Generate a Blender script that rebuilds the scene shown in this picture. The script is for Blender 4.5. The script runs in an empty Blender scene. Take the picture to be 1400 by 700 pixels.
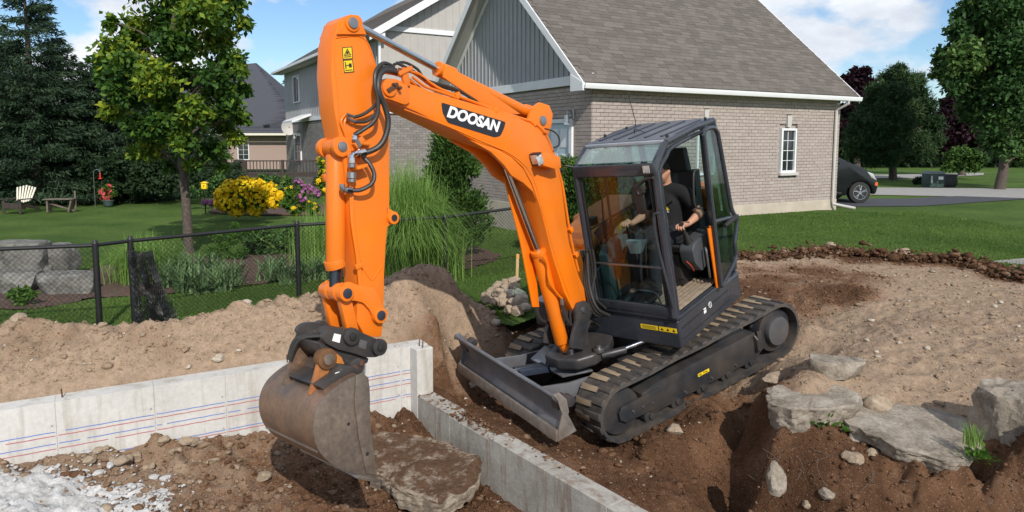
import bpy, bmesh, math, random
import numpy as np
from math import sin, cos, pi, radians, sqrt
from mathutils import Vector, Matrix, noise, Euler

random.seed(7); RNG = np.random.default_rng(7)
scene = bpy.context.scene
COL = scene.collection

# ------------------------------------------------------------------ camera, sky, sun, exposure
cam = bpy.data.objects.new('camera', bpy.data.cameras.new('camera')); COL.objects.link(cam)
cam.location = (0, 0, 1.75); cam.rotation_euler = (radians(90 - 5.6), 0, 0)
cam.data.sensor_width = 36; cam.data.lens = 950 / 1400 * 36
cam.data.shift_y = -62 / 1400
cam.data.clip_start = .05; cam.data.clip_end = 3000
scene.camera = cam
SUN_AZ, SUN_EL = 163.0, 36.5            # compass (from +Y towards +X)
world = bpy.data.worlds.new('World'); scene.world = world; world.use_nodes = True
wn = world.node_tree.nodes; wl = world.node_tree.links; wn.clear()
sky = wn.new('ShaderNodeTexSky'); sky.sky_type = 'NISHITA'; sky.sun_disc = False
sky.sun_elevation = radians(SUN_EL); sky.sun_rotation = radians(SUN_AZ)
sky.air_density = 1.0; sky.dust_density = .25; sky.ozone_density = 2.0
# clouds: a layer of cumulus seen in perspective, driven by the direction of view
tc = wn.new('ShaderNodeTexCoord'); sep = wn.new('ShaderNodeSeparateXYZ'); wl.new(tc.outputs['Generated'], sep.inputs[0])
mz = wn.new('ShaderNodeMath'); mz.operation = 'MAXIMUM'; wl.new(sep.outputs['Z'], mz.inputs[0]); mz.inputs[1].default_value = .0
cmb = wn.new('ShaderNodeCombineXYZ'); wl.new(sep.outputs['X'], cmb.inputs['X']); wl.new(sep.outputs['Y'], cmb.inputs['Y'])
ms = wn.new('ShaderNodeMath'); ms.operation = 'MULTIPLY'; wl.new(mz.outputs[0], ms.inputs[0]); ms.inputs[1].default_value = 1.9
wl.new(ms.outputs[0], cmb.inputs['Z'])
def wnoise(scale, detail, off, rough=.55):
    mp = wn.new('ShaderNodeMapping'); mp.inputs['Location'].default_value = off; wl.new(cmb.outputs[0], mp.inputs[0])
    n = wn.new('ShaderNodeTexNoise'); n.inputs['Scale'].default_value = scale; n.inputs['Detail'].default_value = detail
    n.inputs['Roughness'].default_value = rough; wl.new(mp.outputs[0], n.inputs['Vector']); return n
n1 = wnoise(4.2, 9, (3.1, .4, .2)); n2 = wnoise(9.0, 6, (1.1, 5.4, 3.2))
r1 = wn.new('ShaderNodeValToRGB'); r1.color_ramp.elements[0].position = .445; r1.color_ramp.elements[1].position = .53
wl.new(n1.outputs['Fac'], r1.inputs[0])
r2 = wn.new('ShaderNodeValToRGB'); wl.new(n2.outputs['Fac'], r2.inputs[0])
r2.color_ramp.elements[0].position = .3; r2.color_ramp.elements[0].color = (5.0, 5.5, 6.4, 1)
r2.color_ramp.elements[1].position = .62; r2.color_ramp.elements[1].color = (8.0, 8.3, 8.7, 1)
tint = wn.new('ShaderNodeMixRGB'); tint.blend_type = 'MULTIPLY'; tint.inputs[0].default_value = 1
wl.new(sky.outputs[0], tint.inputs[1]); tint.inputs[2].default_value = (.80, .93, 1.05, 1)
mixc = wn.new('ShaderNodeMixRGB'); wl.new(r1.outputs[0], mixc.inputs[0]); wl.new(tint.outputs[0], mixc.inputs[1]); wl.new(r2.outputs[0], mixc.inputs[2])
bg = wn.new('ShaderNodeBackground'); bg.inputs['Strength'].default_value = .125; wl.new(mixc.outputs[0], bg.inputs[0])
wo = wn.new('ShaderNodeOutputWorld'); wl.new(bg.outputs[0], wo.inputs[0])
sl = bpy.data.lights.new('sun', 'SUN'); sl.energy = 4.2; sl.angle = radians(.53); sl.color = (1.0, .95, .88)
sun = bpy.data.objects.new('sun', sl); COL.objects.link(sun)
sd = Vector((sin(radians(SUN_AZ)) * cos(radians(SUN_EL)), cos(radians(SUN_AZ)) * cos(radians(SUN_EL)), sin(radians(SUN_EL))))
sun.rotation_euler = sd.to_track_quat('Z', 'Y').to_euler(); sun.location = (5, -5, 20)
scene.view_settings.view_transform = 'Standard'; scene.view_settings.look = 'None'
scene.view_settings.exposure = 0; scene.view_settings.gamma = 1; scene.view_settings.use_curve_mapping = False
scene.cycles.max_bounces = 6; scene.cycles.transparent_max_bounces = 12

# ------------------------------------------------------------------ materials
class NT:
    def __init__(s, name):
        s.m = bpy.data.materials.new(name); s.m.use_nodes = True
        s.n = s.m.node_tree.nodes; s.l = s.m.node_tree.links; s.n.clear()
        s.out = s.n.new('ShaderNodeOutputMaterial'); s.b = s.n.new('ShaderNodeBsdfPrincipled')
        s.l.new(s.b.outputs[0], s.out.inputs[0]); s.tc = s.n.new('ShaderNodeTexCoord')
    def noise(s, scale, detail=5, rough=.55, co='Object', stretch=None, dist=0):
        n = s.n.new('ShaderNodeTexNoise'); n.inputs['Scale'].default_value = scale; n.inputs['Detail'].default_value = detail
        n.inputs['Roughness'].default_value = rough; n.inputs['Distortion'].default_value = dist
        v = s.tc.outputs[co]
        if stretch:
            mp = s.n.new('ShaderNodeMapping'); mp.inputs['Scale'].default_value = stretch; s.l.new(v, mp.inputs[0]); v = mp.outputs[0]
        s.l.new(v, n.inputs['Vector']); return n.outputs['Fac']
    def vor(s, scale, co='Object', feat='F1'):
        n = s.n.new('ShaderNodeTexVoronoi'); n.inputs['Scale'].default_value = scale; n.feature = feat
        s.l.new(s.tc.outputs[co], n.inputs['Vector']); return n
    def ramp(s, fac, stops):
        r = s.n.new('ShaderNodeValToRGB'); e = r.color_ramp.elements
        while len(e) < len(stops): e.new(.5)
        for k, (p, c) in enumerate(stops):
            e[k].position = p; e[k].color = (*c, 1) if len(c) == 3 else c
        s.l.new(fac, r.inputs[0]); return r.outputs[0]
    def mix(s, fac, a, b, mode='MIX'):
        m = s.n.new('ShaderNodeMixRGB'); m.blend_type = mode
        for k, x in ((0, fac), (1, a), (2, b)):
            if isinstance(x, (int, float)): m.inputs[k].default_value = x if k == 0 else (x, x, x, 1)
            elif isinstance(x, tuple): m.inputs[k].default_value = (*x, 1)
            else: s.l.new(x, m.inputs[k])
        return m.outputs[0]
    def math(s, op, a, b=0.0):
        m = s.n.new('ShaderNodeMath'); m.operation = op
        for k, x in ((0, a), (1, b)):
            if isinstance(x, (int, float)): m.inputs[k].default_value = x
            else: s.l.new(x, m.inputs[k])
        return m.outputs[0]
    def attr(s, name):
        a = s.n.new('ShaderNodeAttribute'); a.attribute_name = name; return a.outputs['Fac']
    def rnd(s):     # random value per piece: stored per face, plus the object's own
        o = s.n.new('ShaderNodeObjectInfo'); return s.math('FRACT', s.math('ADD', s.attr('rnd'), o.outputs['Random']))
    def bump(s, h, strength=.3, dist=.01, prev=None):
        b = s.n.new('ShaderNodeBump'); b.inputs['Strength'].default_value = strength; b.inputs['Distance'].default_value = dist
        s.l.new(h, b.inputs['Height'])
        if prev is not None: s.l.new(prev, b.inputs['Normal'])
        s.l.new(b.outputs[0], s.b.inputs['Normal']); return b.outputs[0]
    def set(s, col=None, rough=.6, metal=0, spec=.5, coat=0):
        for k, x in (('Base Color', col), ('Roughness', rough), ('Metallic', metal), ('Specular IOR Level', spec), ('Coat Weight', coat)):
            if x is None: continue
            if isinstance(x, (int, float)): s.b.inputs[k].default_value = x
            elif isinstance(x, tuple): s.b.inputs[k].default_value = (*x, 1)
            else: s.l.new(x, s.b.inputs[k])
        return s.m
def simple(name, c, rough=.5, metal=0, var=.12, scale=8, bump=.0, spec=.5, coat=0, dirt=None, dirt_amt=.5):
    t = NT(name); n = t.noise(scale, 6)
    lo = tuple(x * (1 - var) for x in c); hi = tuple(min(1, x * (1 + var)) for x in c)
    col = t.ramp(n, [(.3, lo), (.7, hi)])
    if dirt:
        d = t.noise(scale * .45, 9, .65); f = t.ramp(d, [(.5 - .12, (0, 0, 0)), (.72, (dirt_amt,) * 3)])
        col = t.mix(f, col, dirt)
    rr = t.math('ADD', t.math('MULTIPLY', t.noise(scale * 2.3, 5), .25), rough - .12)
    if bump: t.bump(t.noise(scale * 6, 4), bump, .004)
    return t.set(col, rr, metal, spec, coat)
M = {}
M['orange'] = simple('orange_paint', (.80, .178, .004), .36, 0, .06, 2.2, coat=.08, spec=.35, dirt=(.36, .17, .07), dirt_amt=.34, bump=.04)
M['orange2'] = simple('orange_paint_dusty', (.70, .19, .015), .42, 0, .1, 6, dirt=(.22, .12, .06), dirt_amt=.5)
M['cabpaint'] = simple('charcoal_paint', (.026, .031, .042), .28, 0, .12, 4, coat=.4, dirt=(.12, .10, .085), dirt_amt=.14)
M['black'] = simple('black_plastic', (.014, .014, .015), .5, 0, .2, 8, dirt=(.10, .08, .06), dirt_amt=.2)
M['roofgrey'] = simple('grey_roof_paint', (.075, .085, .105), .35, .2, .1, 4, dirt=(.2, .19, .17), dirt_amt=.3)
M['steelblack'] = simple('black_painted_steel', (.028, .031, .037), .42, .2, .2, 7, dirt=(.15, .11, .075), dirt_amt=.45)
M['bladesteel'] = simple('worn_blade_steel', (.21, .22, .245), .36, .55, .22, 5, dirt=(.25, .19, .14), dirt_amt=.35, bump=.1)
M['edge'] = simple('scraped_cutting_edge', (.33, .30, .27), .45, .6, .25, 12, dirt=(.2, .12, .07), dirt_amt=.6, bump=.2)
M['chrome'] = simple('chrome_rod', (.62, .63, .66), .13, 1, .05, 4)
M['steel'] = simple('bare_steel', (.34, .34, .35), .35, .9, .1, 9, dirt=(.15, .12, .1))
M['rubber'] = simple('black_rubber', (.020, .020, .021), .62, 0, .2, 9, dirt=(.11, .085, .06), dirt_amt=.4, bump=.15)
M['hose'] = simple('hose_rubber', (.028, .026, .024), .45, 0, .2, 30, bump=.3)
M['trackshoe'] = simple('track_rubber_dusty', (.032, .031, .031), .7, 0, .25, 14, dirt=(.17, .125, .085), dirt_amt=.45, bump=.3)
M['lugmud'] = simple('dusty_lug_face', (.29, .215, .135), .9, 0, .2, 16, dirt=(.09, .07, .055), dirt_amt=.5, bump=.4)
M['yellow'] = simple('yellow_sticker', (.80, .56, .01), .45, 0, .04, 5)
M['decalblack'] = simple('black_decal', (.016, .017, .022), .35, 0, .05, 5)
M['white'] = simple('white_print', (.82, .82, .80), .5, 0, .03, 5)
M['lamplens'] = simple('lamp_lens', (.55, .56, .55), .12, .4, .2, 40)
M['fabric'] = simple('black_cloth', (.007, .007, .008), .9, 0, .3, 10, bump=.2)
M['seat'] = simple('seat_vinyl', (.022, .022, .024), .6, 0, .2, 10)
M['console'] = simple('console_grey', (.055, .060, .066), .55, 0, .1, 10)
M['tealreflection'] = simple('painted_teal_reflection', (.055, .085, .085), .5, 0, .1, 10)  # teal of the glass reflection, put into a flat colour
M['skin'] = simple('skin', (.50, .26, .17), .5, 0, .08, 14)
M['hair'] = simple('brown_hair', (.030, .018, .012), .7, 0, .3, 60)
M['whitetrim'] = simple('white_trim', (.74, .75, .75), .5, 0, .04, 3)
M['soffit'] = simple('soffit', (.50, .48, .45), .6, 0, .05, 3)
M['whiteplastic'] = simple('cream_plastic', (.72, .68, .55), .5, 0, .06, 6)
M['darkwood'] = simple('dark_stained_wood', (.045, .032, .026), .7, 0, .25, 9)
M['greywood'] = simple('weathered_wood', (.13, .105, .085), .8, 0, .3, 14, bump=.2)
M['stake'] = simple('pine_stake', (.50, .34, .16), .7, 0, .15, 20)
M['fenceblack'] = simple('black_vinyl', (.012, .012, .013), .45, 0, .2, 9)
M['carpaint'] = simple('black_car_paint', (.006, .007, .011), .22, 0, .1, 2, coat=.4)
M['tyre'] = simple('tyre', (.02, .02, .02), .8, 0, .1, 8)
M['alloy'] = simple('alloy', (.55, .56, .58), .25, .9, .05, 8)
M['red'] = simple('red_plastic', (.5, .03, .02), .4)
M['box_green'] = simple('dark_green_box', (.035, .065, .060), .6, 0, .2, 4)
M['found'] = simple('parged_foundation', (.46, .40, .32), .85, 0, .12, 3, bump=.2)
M['bark'] = simple('bark', (.085, .066, .052), .9, 0, .4, 22, bump=.6)
M['rebar'] = simple('rusty_rebar', (.11, .05, .03), .8, .2, .3, 30)

def glass(name, tint, refl=.9, k=.022):
    t = NT(name); t.n.remove(t.b)
    tr = t.n.new('ShaderNodeBsdfTransparent'); tr.inputs[0].default_value = (*tint, 1)
    gl = t.n.new('ShaderNodeBsdfGlossy'); gl.inputs['Roughness'].default_value = .02; gl.inputs[0].default_value = (refl, refl, refl, 1)
    fr = t.n.new('ShaderNodeLayerWeight'); fr.inputs[0].default_value = .5
    f = t.math('ADD', t.math('MULTIPLY', t.math('POWER', fr.outputs['Facing'], 4.0), .6), k)
    mx = t.n.new('ShaderNodeMixShader'); t.l.new(f, mx.inputs[0]); t.l.new(tr.outputs[0], mx.inputs[1]); t.l.new(gl.outputs[0], mx.inputs[2])
    t.l.new(mx.outputs[0], t.out.inputs[0]); return t.m
M['cabglass'] = glass('cab_glass', (.72, .82, .82), .9, .04)
M['darkglass'] = simple('window_glass', (.016, .020, .024), .05, 0, .1, 2, spec=.8)

def leafmat(name, stops, trans=.28, rough=.5):
    t = NT(name); col = t.ramp(t.attr('rnd'), stops); t.set(col, rough + .1, 0, .18)
    tl = t.n.new('ShaderNodeBsdfTranslucent'); t.l.new(col, tl.inputs[0])
    mx = t.n.new('ShaderNodeMixShader'); mx.inputs[0].default_value = trans
    t.l.new(t.b.outputs[0], mx.inputs[1]); t.l.new(tl.outputs[0], mx.inputs[2]); t.l.new(mx.outputs[0], t.out.inputs[0]); return t.m
M['maple'] = leafmat('broad_leaves', [(0, (.020, .055, .014)), (.4, (.040, .10, .018)), (.65, (.085, .17, .022)), (.85, (.20, .28, .025)), (1, (.30, .34, .03))], .34)
M['spruce'] = leafmat('spruce_needles', [(0, (.012, .028, .014)), (.6, (.026, .052, .026)), (1, (.050, .084, .042))], .08)
M['pine'] = leafmat('pine_needles', [(0, (.018, .044, .019)), (.6, (.046, .090, .034)), (1, (.085, .14, .048))], .10)
M['darktree'] = leafmat('dark_leaves', [(0, (.010, .024, .010)), (1, (.030, .058, .020))], .15)
M['bigleaf'] = leafmat('mid_green_leaves', [(0, (.020, .056, .018)), (.6, (.060, .13, .034)), (1, (.15, .23, .05))], .22)
M['purple'] = leafmat('purple_leaves', [(0, (.012, .006, .010)), (1, (.045, .017, .026))], .2)
M['cedar'] = leafmat('cedar_sprays', [(0, (.022, .055, .014)), (.6, (.055, .115, .024)), (1, (.115, .19, .038))], .15)
M['reed'] = leafmat('ornamental_grass_blades', [(0, (.09, .18, .035)), (.5, (.21, .36, .075)), (1, (.40, .55, .18))], .38)
M['iris'] = leafmat('iris_leaves', [(0, (.06, .12, .045)), (1, (.22, .33, .14))], .25)
M['herb'] = leafmat('herb_leaves', [(0, (.03, .085, .015)), (1, (.11, .22, .03))], .3)
M['lawnblade'] = leafmat('lawn_blades', [(0, (.050, .105, .018)), (.6, (.092, .165, .030)), (1, (.17, .25, .06))], .25, .6)
M['yellowpetal'] = leafmat('yellow_petals', [(0, (.82, .48, .006)), (1, (.95, .70, .02))], .2)
M['purplepetal'] = leafmat('mauve_petals', [(0, (.30, .07, .24)), (1, (.62, .25, .52))], .2)
M['pinkpetal'] = leafmat('pink_petals', [(0, (.55, .04, .07)), (1, (.80, .16, .16))], .2)
M['flowereye'] = simple('flower_eye', (.06, .03, .01), .8)

def dirtmat(name, pale, brown, damp):
    t = NT(name)
    f = t.attr('brown')                                   # soil type laid down per vertex: pale subsoil or dark topsoil
    n = t.noise(1.7, 10, .68, dist=.3); n2 = t.noise(14, 9, .72); n3 = t.noise(70, 5, .7)
    w = t.math('ADD', f, t.math('MULTIPLY', t.math('SUBTRACT', n, .5), 1.5))
    w = t.math('ADD', w, t.math('MULTIPLY', t.math('SUBTRACT', n2, .5), .9))
    c = t.ramp(w, [(.25, pale), (.55, tuple((a + b) / 2 for a, b in zip(pale, brown))), (.75, brown), (1.0, damp)])
    c = t.mix(1, c, t.ramp(n2, [(.28, (.62,) * 3), (.5, (.95,) * 3), (.72, (1.25,) * 3)]), 'MULTIPLY')
    c = t.mix(1, c, t.ramp(n3, [(.25, (.70,) * 3), (.75, (1.2,) * 3)]), 'MULTIPLY')
    v = t.vor(55); c = t.mix(t.ramp(v.outputs['Distance'], [(.10, (.5,) * 3), (.22, (0,) * 3)]), c, tuple(min(1, x * 1.35) for x in pale))
    b = t.bump(n3, .55, .012); b = t.bump(n2, .55, .05, b); 
    return t.set(c, .95, 0, .15)
M['dirt'] = dirtmat('soil', (.345, .250, .172), (.165, .088, .048), (.092, .046, .024))
def stonemat(name, a, b, c, scale=3.0, co='Object'):
    t = NT(name); n = t.noise(scale, 10, .7, co, dist=.6); n2 = t.noise(scale * 9, 8, .7, co)
    col = t.ramp(n, [(.32, a), (.5, b), (.68, c)])
    col = t.mix(1, col, t.ramp(n2, [(.3, (.68,) * 3), (.7, (1.2,) * 3)]), 'MULTIPLY')
    b_ = t.bump(n2, .6, .02); t.bump(n, .5, .05, b_); return t.set(col, .85, 0, .25)
M['rockgrey'] = stonemat('grey_rock', (.14, .115, .088), (.31, .265, .21), (.43, .385, .32), 4)
M['rocktan'] = stonemat('dusty_tan_rock', (.22, .16, .11), (.36, .28, .20), (.46, .39, .31))
M['rockpale'] = stonemat('pale_rock', (.30, .25, .18), (.48, .41, .32), (.60, .54, .45), 6)
M['boulder'] = stonemat('armour_stone', (.09, .088, .08), (.19, .185, .165), (.30, .29, .26), 7)
M['slabrock'] = stonemat('broken_concrete_slab', (.14, .080, .046), (.30, .205, .130), (.54, .46, .37), 2.6)
def concmat(name):
    t = NT(name); n = t.noise(1.6, 9, .65); n2 = t.noise(22, 8, .7); st = t.noise(2.2, 6, .6, stretch=(3.5, 3.5, .35))
    col = t.ramp(n, [(.3, (.49, .475, .44)), (.55, (.57, .555, .52)), (.75, (.62, .61, .58))])
    col = t.mix(1, col, t.ramp(n2, [(.3, (.86,) * 3), (.7, (1.07,) * 3)]), 'MULTIPLY')
    col = t.mix(1, col, t.ramp(st, [(.34, (.74, .71, .66)), (.5, (1,) * 3)]), 'MULTIPLY')
    v = t.vor(16); col = t.mix(t.ramp(v.outputs['Distance'], [(.03, (.55,) * 3), (.06, (0,) * 3)]), col, (.22, .20, .18))
    b = t.bump(n2, .25, .01); return t.set(col, .85, 0, .3)
M['concrete'] = concmat('poured_concrete')
def lowwallmat():
    t = NT('stained_concrete'); n = t.noise(2.4, 10, .7); n2 = t.noise(25, 8, .7); st = t.noise(3.2, 7, .65, stretch=(3.0, 3.0, .4))
    col = t.ramp(n, [(.3, (.27, .25, .215)), (.6, (.42, .40, .36)), (.8, (.52, .50, .46))])
    col = t.mix(1, col, t.ramp(n2, [(.3, (.8,) * 3), (.7, (1.1,) * 3)]), 'MULTIPLY')
    col = t.mix(t.ramp(st, [(.50, (0,) * 3), (.68, (.75,) * 3)]), col, (.16, .095, .06))
    t.bump(n2, .4, .015); return t.set(col, .9, 0, .3)
M['lowwall'] = lowwallmat()
def piecemat(name, stops, rough=.85, grain=30, bump=.3, mul=None):
    t = NT(name); col = t.ramp(t.rnd(), stops); n = t.noise(grain, 6, .65)
    col = t.mix(1, col, t.ramp(n, [(.3, (.80,) * 3), (.7, (1.14,) * 3)]), 'MULTIPLY')
    if bump: t.bump(n, bump, .006)
    return t.set(col, rough, 0, .25)
M['brick'] = piecemat('beige_brick', [(0, (.365, .305, .270)), (.5, (.392, .332, .296)), (1, (.42, .36, .322))])
M['mortar'] = simple('mortar', (.325, .28, .25), .95, 0, .1, 20, bump=.2)
M['brickgrey'] = piecemat('greyer_brick', [(0, (.215, .195, .18)), (1, (.29, .27, .25))])
M['brickfar'] = piecemat('pinkish_brick', [(0, (.33, .24, .20)), (1, (.45, .35, .30))])
M['shingle'] = piecemat('brown_asphalt_shingle', [(0, (.112, .098, .086)), (.5, (.134, .117, .103)), (1, (.160, .140, .124))], .95, 60, .4)
M['shinglefar'] = piecemat('slate_grey_shingle', [(0, (.040, .042, .052)), (1, (.075, .078, .092))], .95, 30)
M['siding'] = simple('grey_siding', (.335, .34, .345), .6, 0, .05, 3)
M['sidingsunlit'] = simple('sunlit_beige_siding', (.42, .40, .37), .6, 0, .05, 3)  # sunlight on the wing's gable is put into this beige
M['asphalt'] = simple('dark_asphalt', (.050, .052, .062), .9, 0, .15, 6, bump=.2)
M['roadgrey'] = simple('old_road', (.30, .29, .27), .9, 0, .1, 4, bump=.2)
M['gravel'] = simple('gravel', (.28, .26, .24), .95, 0, .25, 40, bump=.5)
M['mulch'] = simple('mulch', (.085, .050, .036), .95, 0, .4, 30, bump=.8)
def lawnmat():
    t = NT('lawn_turf'); n = t.noise(.55, 6, .6); n2 = t.noise(9, 8, .7); n3 = t.noise(120, 4, .7)
    col = t.ramp(n, [(.28, (.052, .108, .022)), (.72, (.130, .198, .046))])
    col = t.mix(1, col, t.ramp(n2, [(.3, (.75,) * 3), (.7, (1.15,) * 3)]), 'MULTIPLY')
    col = t.mix(1, col, t.ramp(n3, [(.3, (.55,) * 3), (.7, (1.3,) * 3)]), 'MULTIPLY')
    t.bump(n3, .9, .03); return t.set(col, .9, 0, .1)
M['lawn'] = lawnmat()
M['blueline'] = simple('blue_chalk', (.12, .18, .50), .8)
M['redline'] = simple('red_chalk', (.42, .12, .14), .8)
M['formline'] = simple('form_joint', (.34, .30, .26), .9)
def cakedmat():
    t = NT('soil_caked_slab'); n = t.noise(5.5, 10, .75); n2 = t.noise(30, 8, .75); n3 = t.noise(12, 9, .75)
    pale = t.ramp(n3, [(.3, (.26, .195, .14)), (.55, (.42, .345, .265)), (.75, (.56, .49, .41))]); soil = t.ramp(n2, [(.3, (.085, .045, .026)), (.7, (.19, .112, .066))])
    g = t.n.new('ShaderNodeNewGeometry'); sp = t.n.new('ShaderNodeSeparateXYZ'); t.l.new(g.outputs['Normal'], sp.inputs[0])
    w = t.math('ADD', t.math('MULTIPLY', sp.outputs['Z'], .30), t.math('ADD', n, t.math('MULTIPLY', n2, .22)))
    col = t.mix(t.ramp(w, [(.80, (0, 0, 0)), (.90, (1, 1, 1))]), pale, soil); b = t.bump(n2, .8, .03); t.bump(n3, .7, .06, b); return t.set(col, .95, 0, .15)
M['caked'] = cakedmat()
M['powder'] = stonemat('lime_powder', (.36, .345, .32), (.55, .545, .53), (.68, .68, .67), 6)
M['bucketrust'] = None
def bucketmat(name, base, rust, amt):
    # rust, bare scraped streaks and a soil film
    t = NT(name); n = t.noise(3.2, 10, .7, dist=.5); n2 = t.noise(30, 8, .7); sc = t.noise(5, 8, .75, stretch=(1, 9, 1))
    col = t.ramp(n, [(.32, base), (.5, rust), (.68, tuple(x * 1.35 for x in rust))])
    col = t.mix(t.ramp(sc, [(.55, (0,) * 3), (.75, (amt,) * 3)]), col, (.30, .235, .18))
    col = t.mix(1, col, t.ramp(n2, [(.3, (.75,) * 3), (.7, (1.15,) * 3)]), 'MULTIPLY')
    t.bump(n2, .25, .006); return t.set(col, t.math('ADD', t.math('MULTIPLY', n2, .4), .22), .55, .5)
M['bucket'] = bucketmat('rusty_bucket_steel', (.145, .120, .102), (.25, .155, .10), .9)
M['bucketside'] = bucketmat('worn_side_plate', (.145, .128, .115), (.22, .175, .14), .9)
M['lipsteel'] = simple('ground_worn_lip', (.24, .21, .185), .4, .7, .2, 14, dirt=(.15, .1, .07))
M['bucketpaint'] = simple('chipped_orange', (.62, .20, .02), .5, 0, .2, 8, dirt=(.13, .07, .045), dirt_amt=1.0)

# ------------------------------------------------------------------ mesh building
def link(o, parent=None):
    COL.objects.link(o)
    if parent is not None: o.parent = parent
    return o
def tag(o, label=None, cat=None, group=None, kind=None):
    if label: o['label'] = label
    if cat: o['category'] = cat
    if group: o['group'] = group
    if kind: o['kind'] = kind
    return o
def empty(name, loc=(0, 0, 0), rotz=0, label=None, cat=None, group=None):
    o = bpy.data.objects.new(name, None); o.location = loc; o.rotation_euler = (0, 0, rotz); link(o)
    return tag(o, label, cat, group)
def spline(pts, k=6):
    P = [Vector(p) for p in pts]; out = []
    for i in range(len(P) - 1):
        a = P[max(i - 1, 0)]; b = P[i]; c = P[i + 1]; d = P[min(i + 2, len(P) - 1)]
        for j in range(k):
            t = j / k; t2 = t * t; t3 = t2 * t
            out.append(.5 * ((2 * b) + (c - a) * t + (2 * a - 5 * b + 4 * c - d) * t2 + (3 * b - a - 3 * c + d) * t3))
    out.append(P[-1]); return out
def round_poly(pts, r, n=4):
    out = []; L = len(pts)
    for i in range(L):
        p = Vector(pts[i][:2]); a = Vector(pts[i - 1][:2]) - p; b = Vector(pts[(i + 1) % L][:2]) - p
        rr = pts[i][2] if len(pts[i]) > 2 else r
        k = min(rr, a.length * .45, b.length * .45)
        if k < 1e-4: out.append(tuple(p)); continue
        s = p + a.normalized() * k; e = p + b.normalized() * k
        for j in range(n + 1):
            t = j / n; out.append(tuple((1 - t) ** 2 * s + 2 * t * (1 - t) * p + t * t * e))
    return out
class MB:
    def __init__(s, X=None): s.v = []; s.f = []; s.X = X; s.mi = []
    def add(s, vs, fs, X=None):
        o = len(s.v); X = X if X is not None else s.X
        for p in vs:
            p = Vector(p); s.v.append(X @ p if X is not None else p)
        s.f += [[i + o for i in f] for f in fs]; return s
    def box(s, c, d, R=None, X=None):
        h = [x / 2 for x in d]; vs = []
        for k in range(8):
            p = Vector((h[0] * (1 if k & 1 else -1), h[1] * (1 if k & 2 else -1), h[2] * (1 if k & 4 else -1)))
            if R is not None: p = R @ p
            vs.append(p + Vector(c))
        return s.add(vs, [(0, 2, 3, 1), (4, 5, 7, 6), (0, 1, 5, 4), (2, 6, 7, 3), (0, 4, 6, 2), (1, 3, 7, 5)], X)
    def prism(s, poly, plane, a, b, X=None):
        if plane == 'Y': g = lambda p, t: (p[0], t, p[1])
        elif plane == 'X': g = lambda p, t: (t, p[0], p[1])
        else: g = lambda p, t: (p[0], p[1], t)
        n = len(poly); area = sum(poly[i - 1][0] * poly[i][1] - poly[i][0] * poly[i - 1][1] for i in range(n))
        if area < 0: poly = poly[::-1]
        if plane == 'Y': a, b = max(a, b), min(a, b)
        else: a, b = min(a, b), max(a, b)
        vs = [g(p, a) for p in poly] + [g(p, b) for p in poly]
        fs = [list(range(n))[::-1], list(range(n, 2 * n))] + [(i, (i + 1) % n, n + (i + 1) % n, n + i) for i in range(n)]
        return s.add(vs, fs, X)
    def tube(s, pts, r, n=8, X=None, cap=True):
        P = [Vector(p) for p in pts]; m = len(P); R = r if hasattr(r, '__len__') else [r] * m
        t0 = (P[1] - P[0]).normalized(); u = t0.orthogonal().normalized(); vs = []; fs = []
        for i in range(m):
            t = (P[min(i + 1, m - 1)] - P[max(i - 1, 0)]).normalized()
            u = (u - t * u.dot(t)); u = u.normalized() if u.length > 1e-6 else t.orthogonal().normalized(); w = t.cross(u)
            for j in range(n):
                a = 2 * pi * j / n; vs.append(P[i] + (u * cos(a) + w * sin(a)) * R[i])
        for i in range(m - 1):
            for j in range(n):
                fs.append((i * n + j, i * n + (j + 1) % n, (i + 1) * n + (j + 1) % n, (i + 1) * n + j))
        if cap: fs += [list(range(n))[::-1], list(range((m - 1) * n, m * n))]
        return s.add(vs, fs, X)
    def cyl(s, p0, p1, r, n=16, r1=None, X=None): return s.tube([p0, p1], [r, r if r1 is None else r1], n, X)
    def build(s, name, mat, parent=None, bevel=0, seg=2, smooth=True, angle=35):
        me = bpy.data.meshes.new(name); me.from_pydata([tuple(p) for p in s.v], [], s.f); me.validate()
        if bevel:
            bm = bmesh.new(); bm.from_mesh(me)
            es = [e for e in bm.edges if len(e.link_faces) == 2 and e.calc_face_angle(0) > radians(28)]
            try: bmesh.ops.bevel(bm, geom=es, offset=bevel, segments=seg, profile=.6, affect='EDGES', clamp_overlap=True)
            except Exception: pass
            bm.to_mesh(me); bm.free()
        if smooth: me.shade_smooth(); me.set_sharp_from_angle(angle=radians(angle))
        mats = mat if isinstance(mat, (list, tuple)) else [mat]
        for m_ in mats: me.materials.append(m_)
        return link(bpy.data.objects.new(name, me), parent)
def npmesh(name, verts, faces, mat, parent=None, rnd=None, smooth=False, attrs=None):
    """verts (n,3), faces (m,k) as arrays; rnd per face"""
    me = bpy.data.meshes.new(name); verts = np.asarray(verts, np.float32); faces = np.asarray(faces, np.int32); m, k = faces.shape
    me.vertices.add(len(verts)); me.vertices.foreach_set('co', verts.ravel())
    me.loops.add(m * k); me.loops.foreach_set('vertex_index', faces.ravel())
    me.polygons.add(m); me.polygons.foreach_set('loop_start', np.arange(0, m * k, k, dtype=np.int32)); me.polygons.foreach_set('loop_total', np.full(m, k, np.int32))
    if smooth: me.polygons.foreach_set('use_smooth', np.ones(m, bool))
    me.update(calc_edges=True)
    if rnd is not None:
        a = me.attributes.new('rnd', 'FLOAT', 'FACE'); a.data.foreach_set('value', np.asarray(rnd, np.float32))
    for an, av in (attrs or {}).items():
        a = me.attributes.new(an, 'FLOAT', 'POINT'); a.data.foreach_set('value', np.asarray(av, np.float32))
    me.materials.append(mat); return link(bpy.data.objects.new(name, me), parent)
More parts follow.
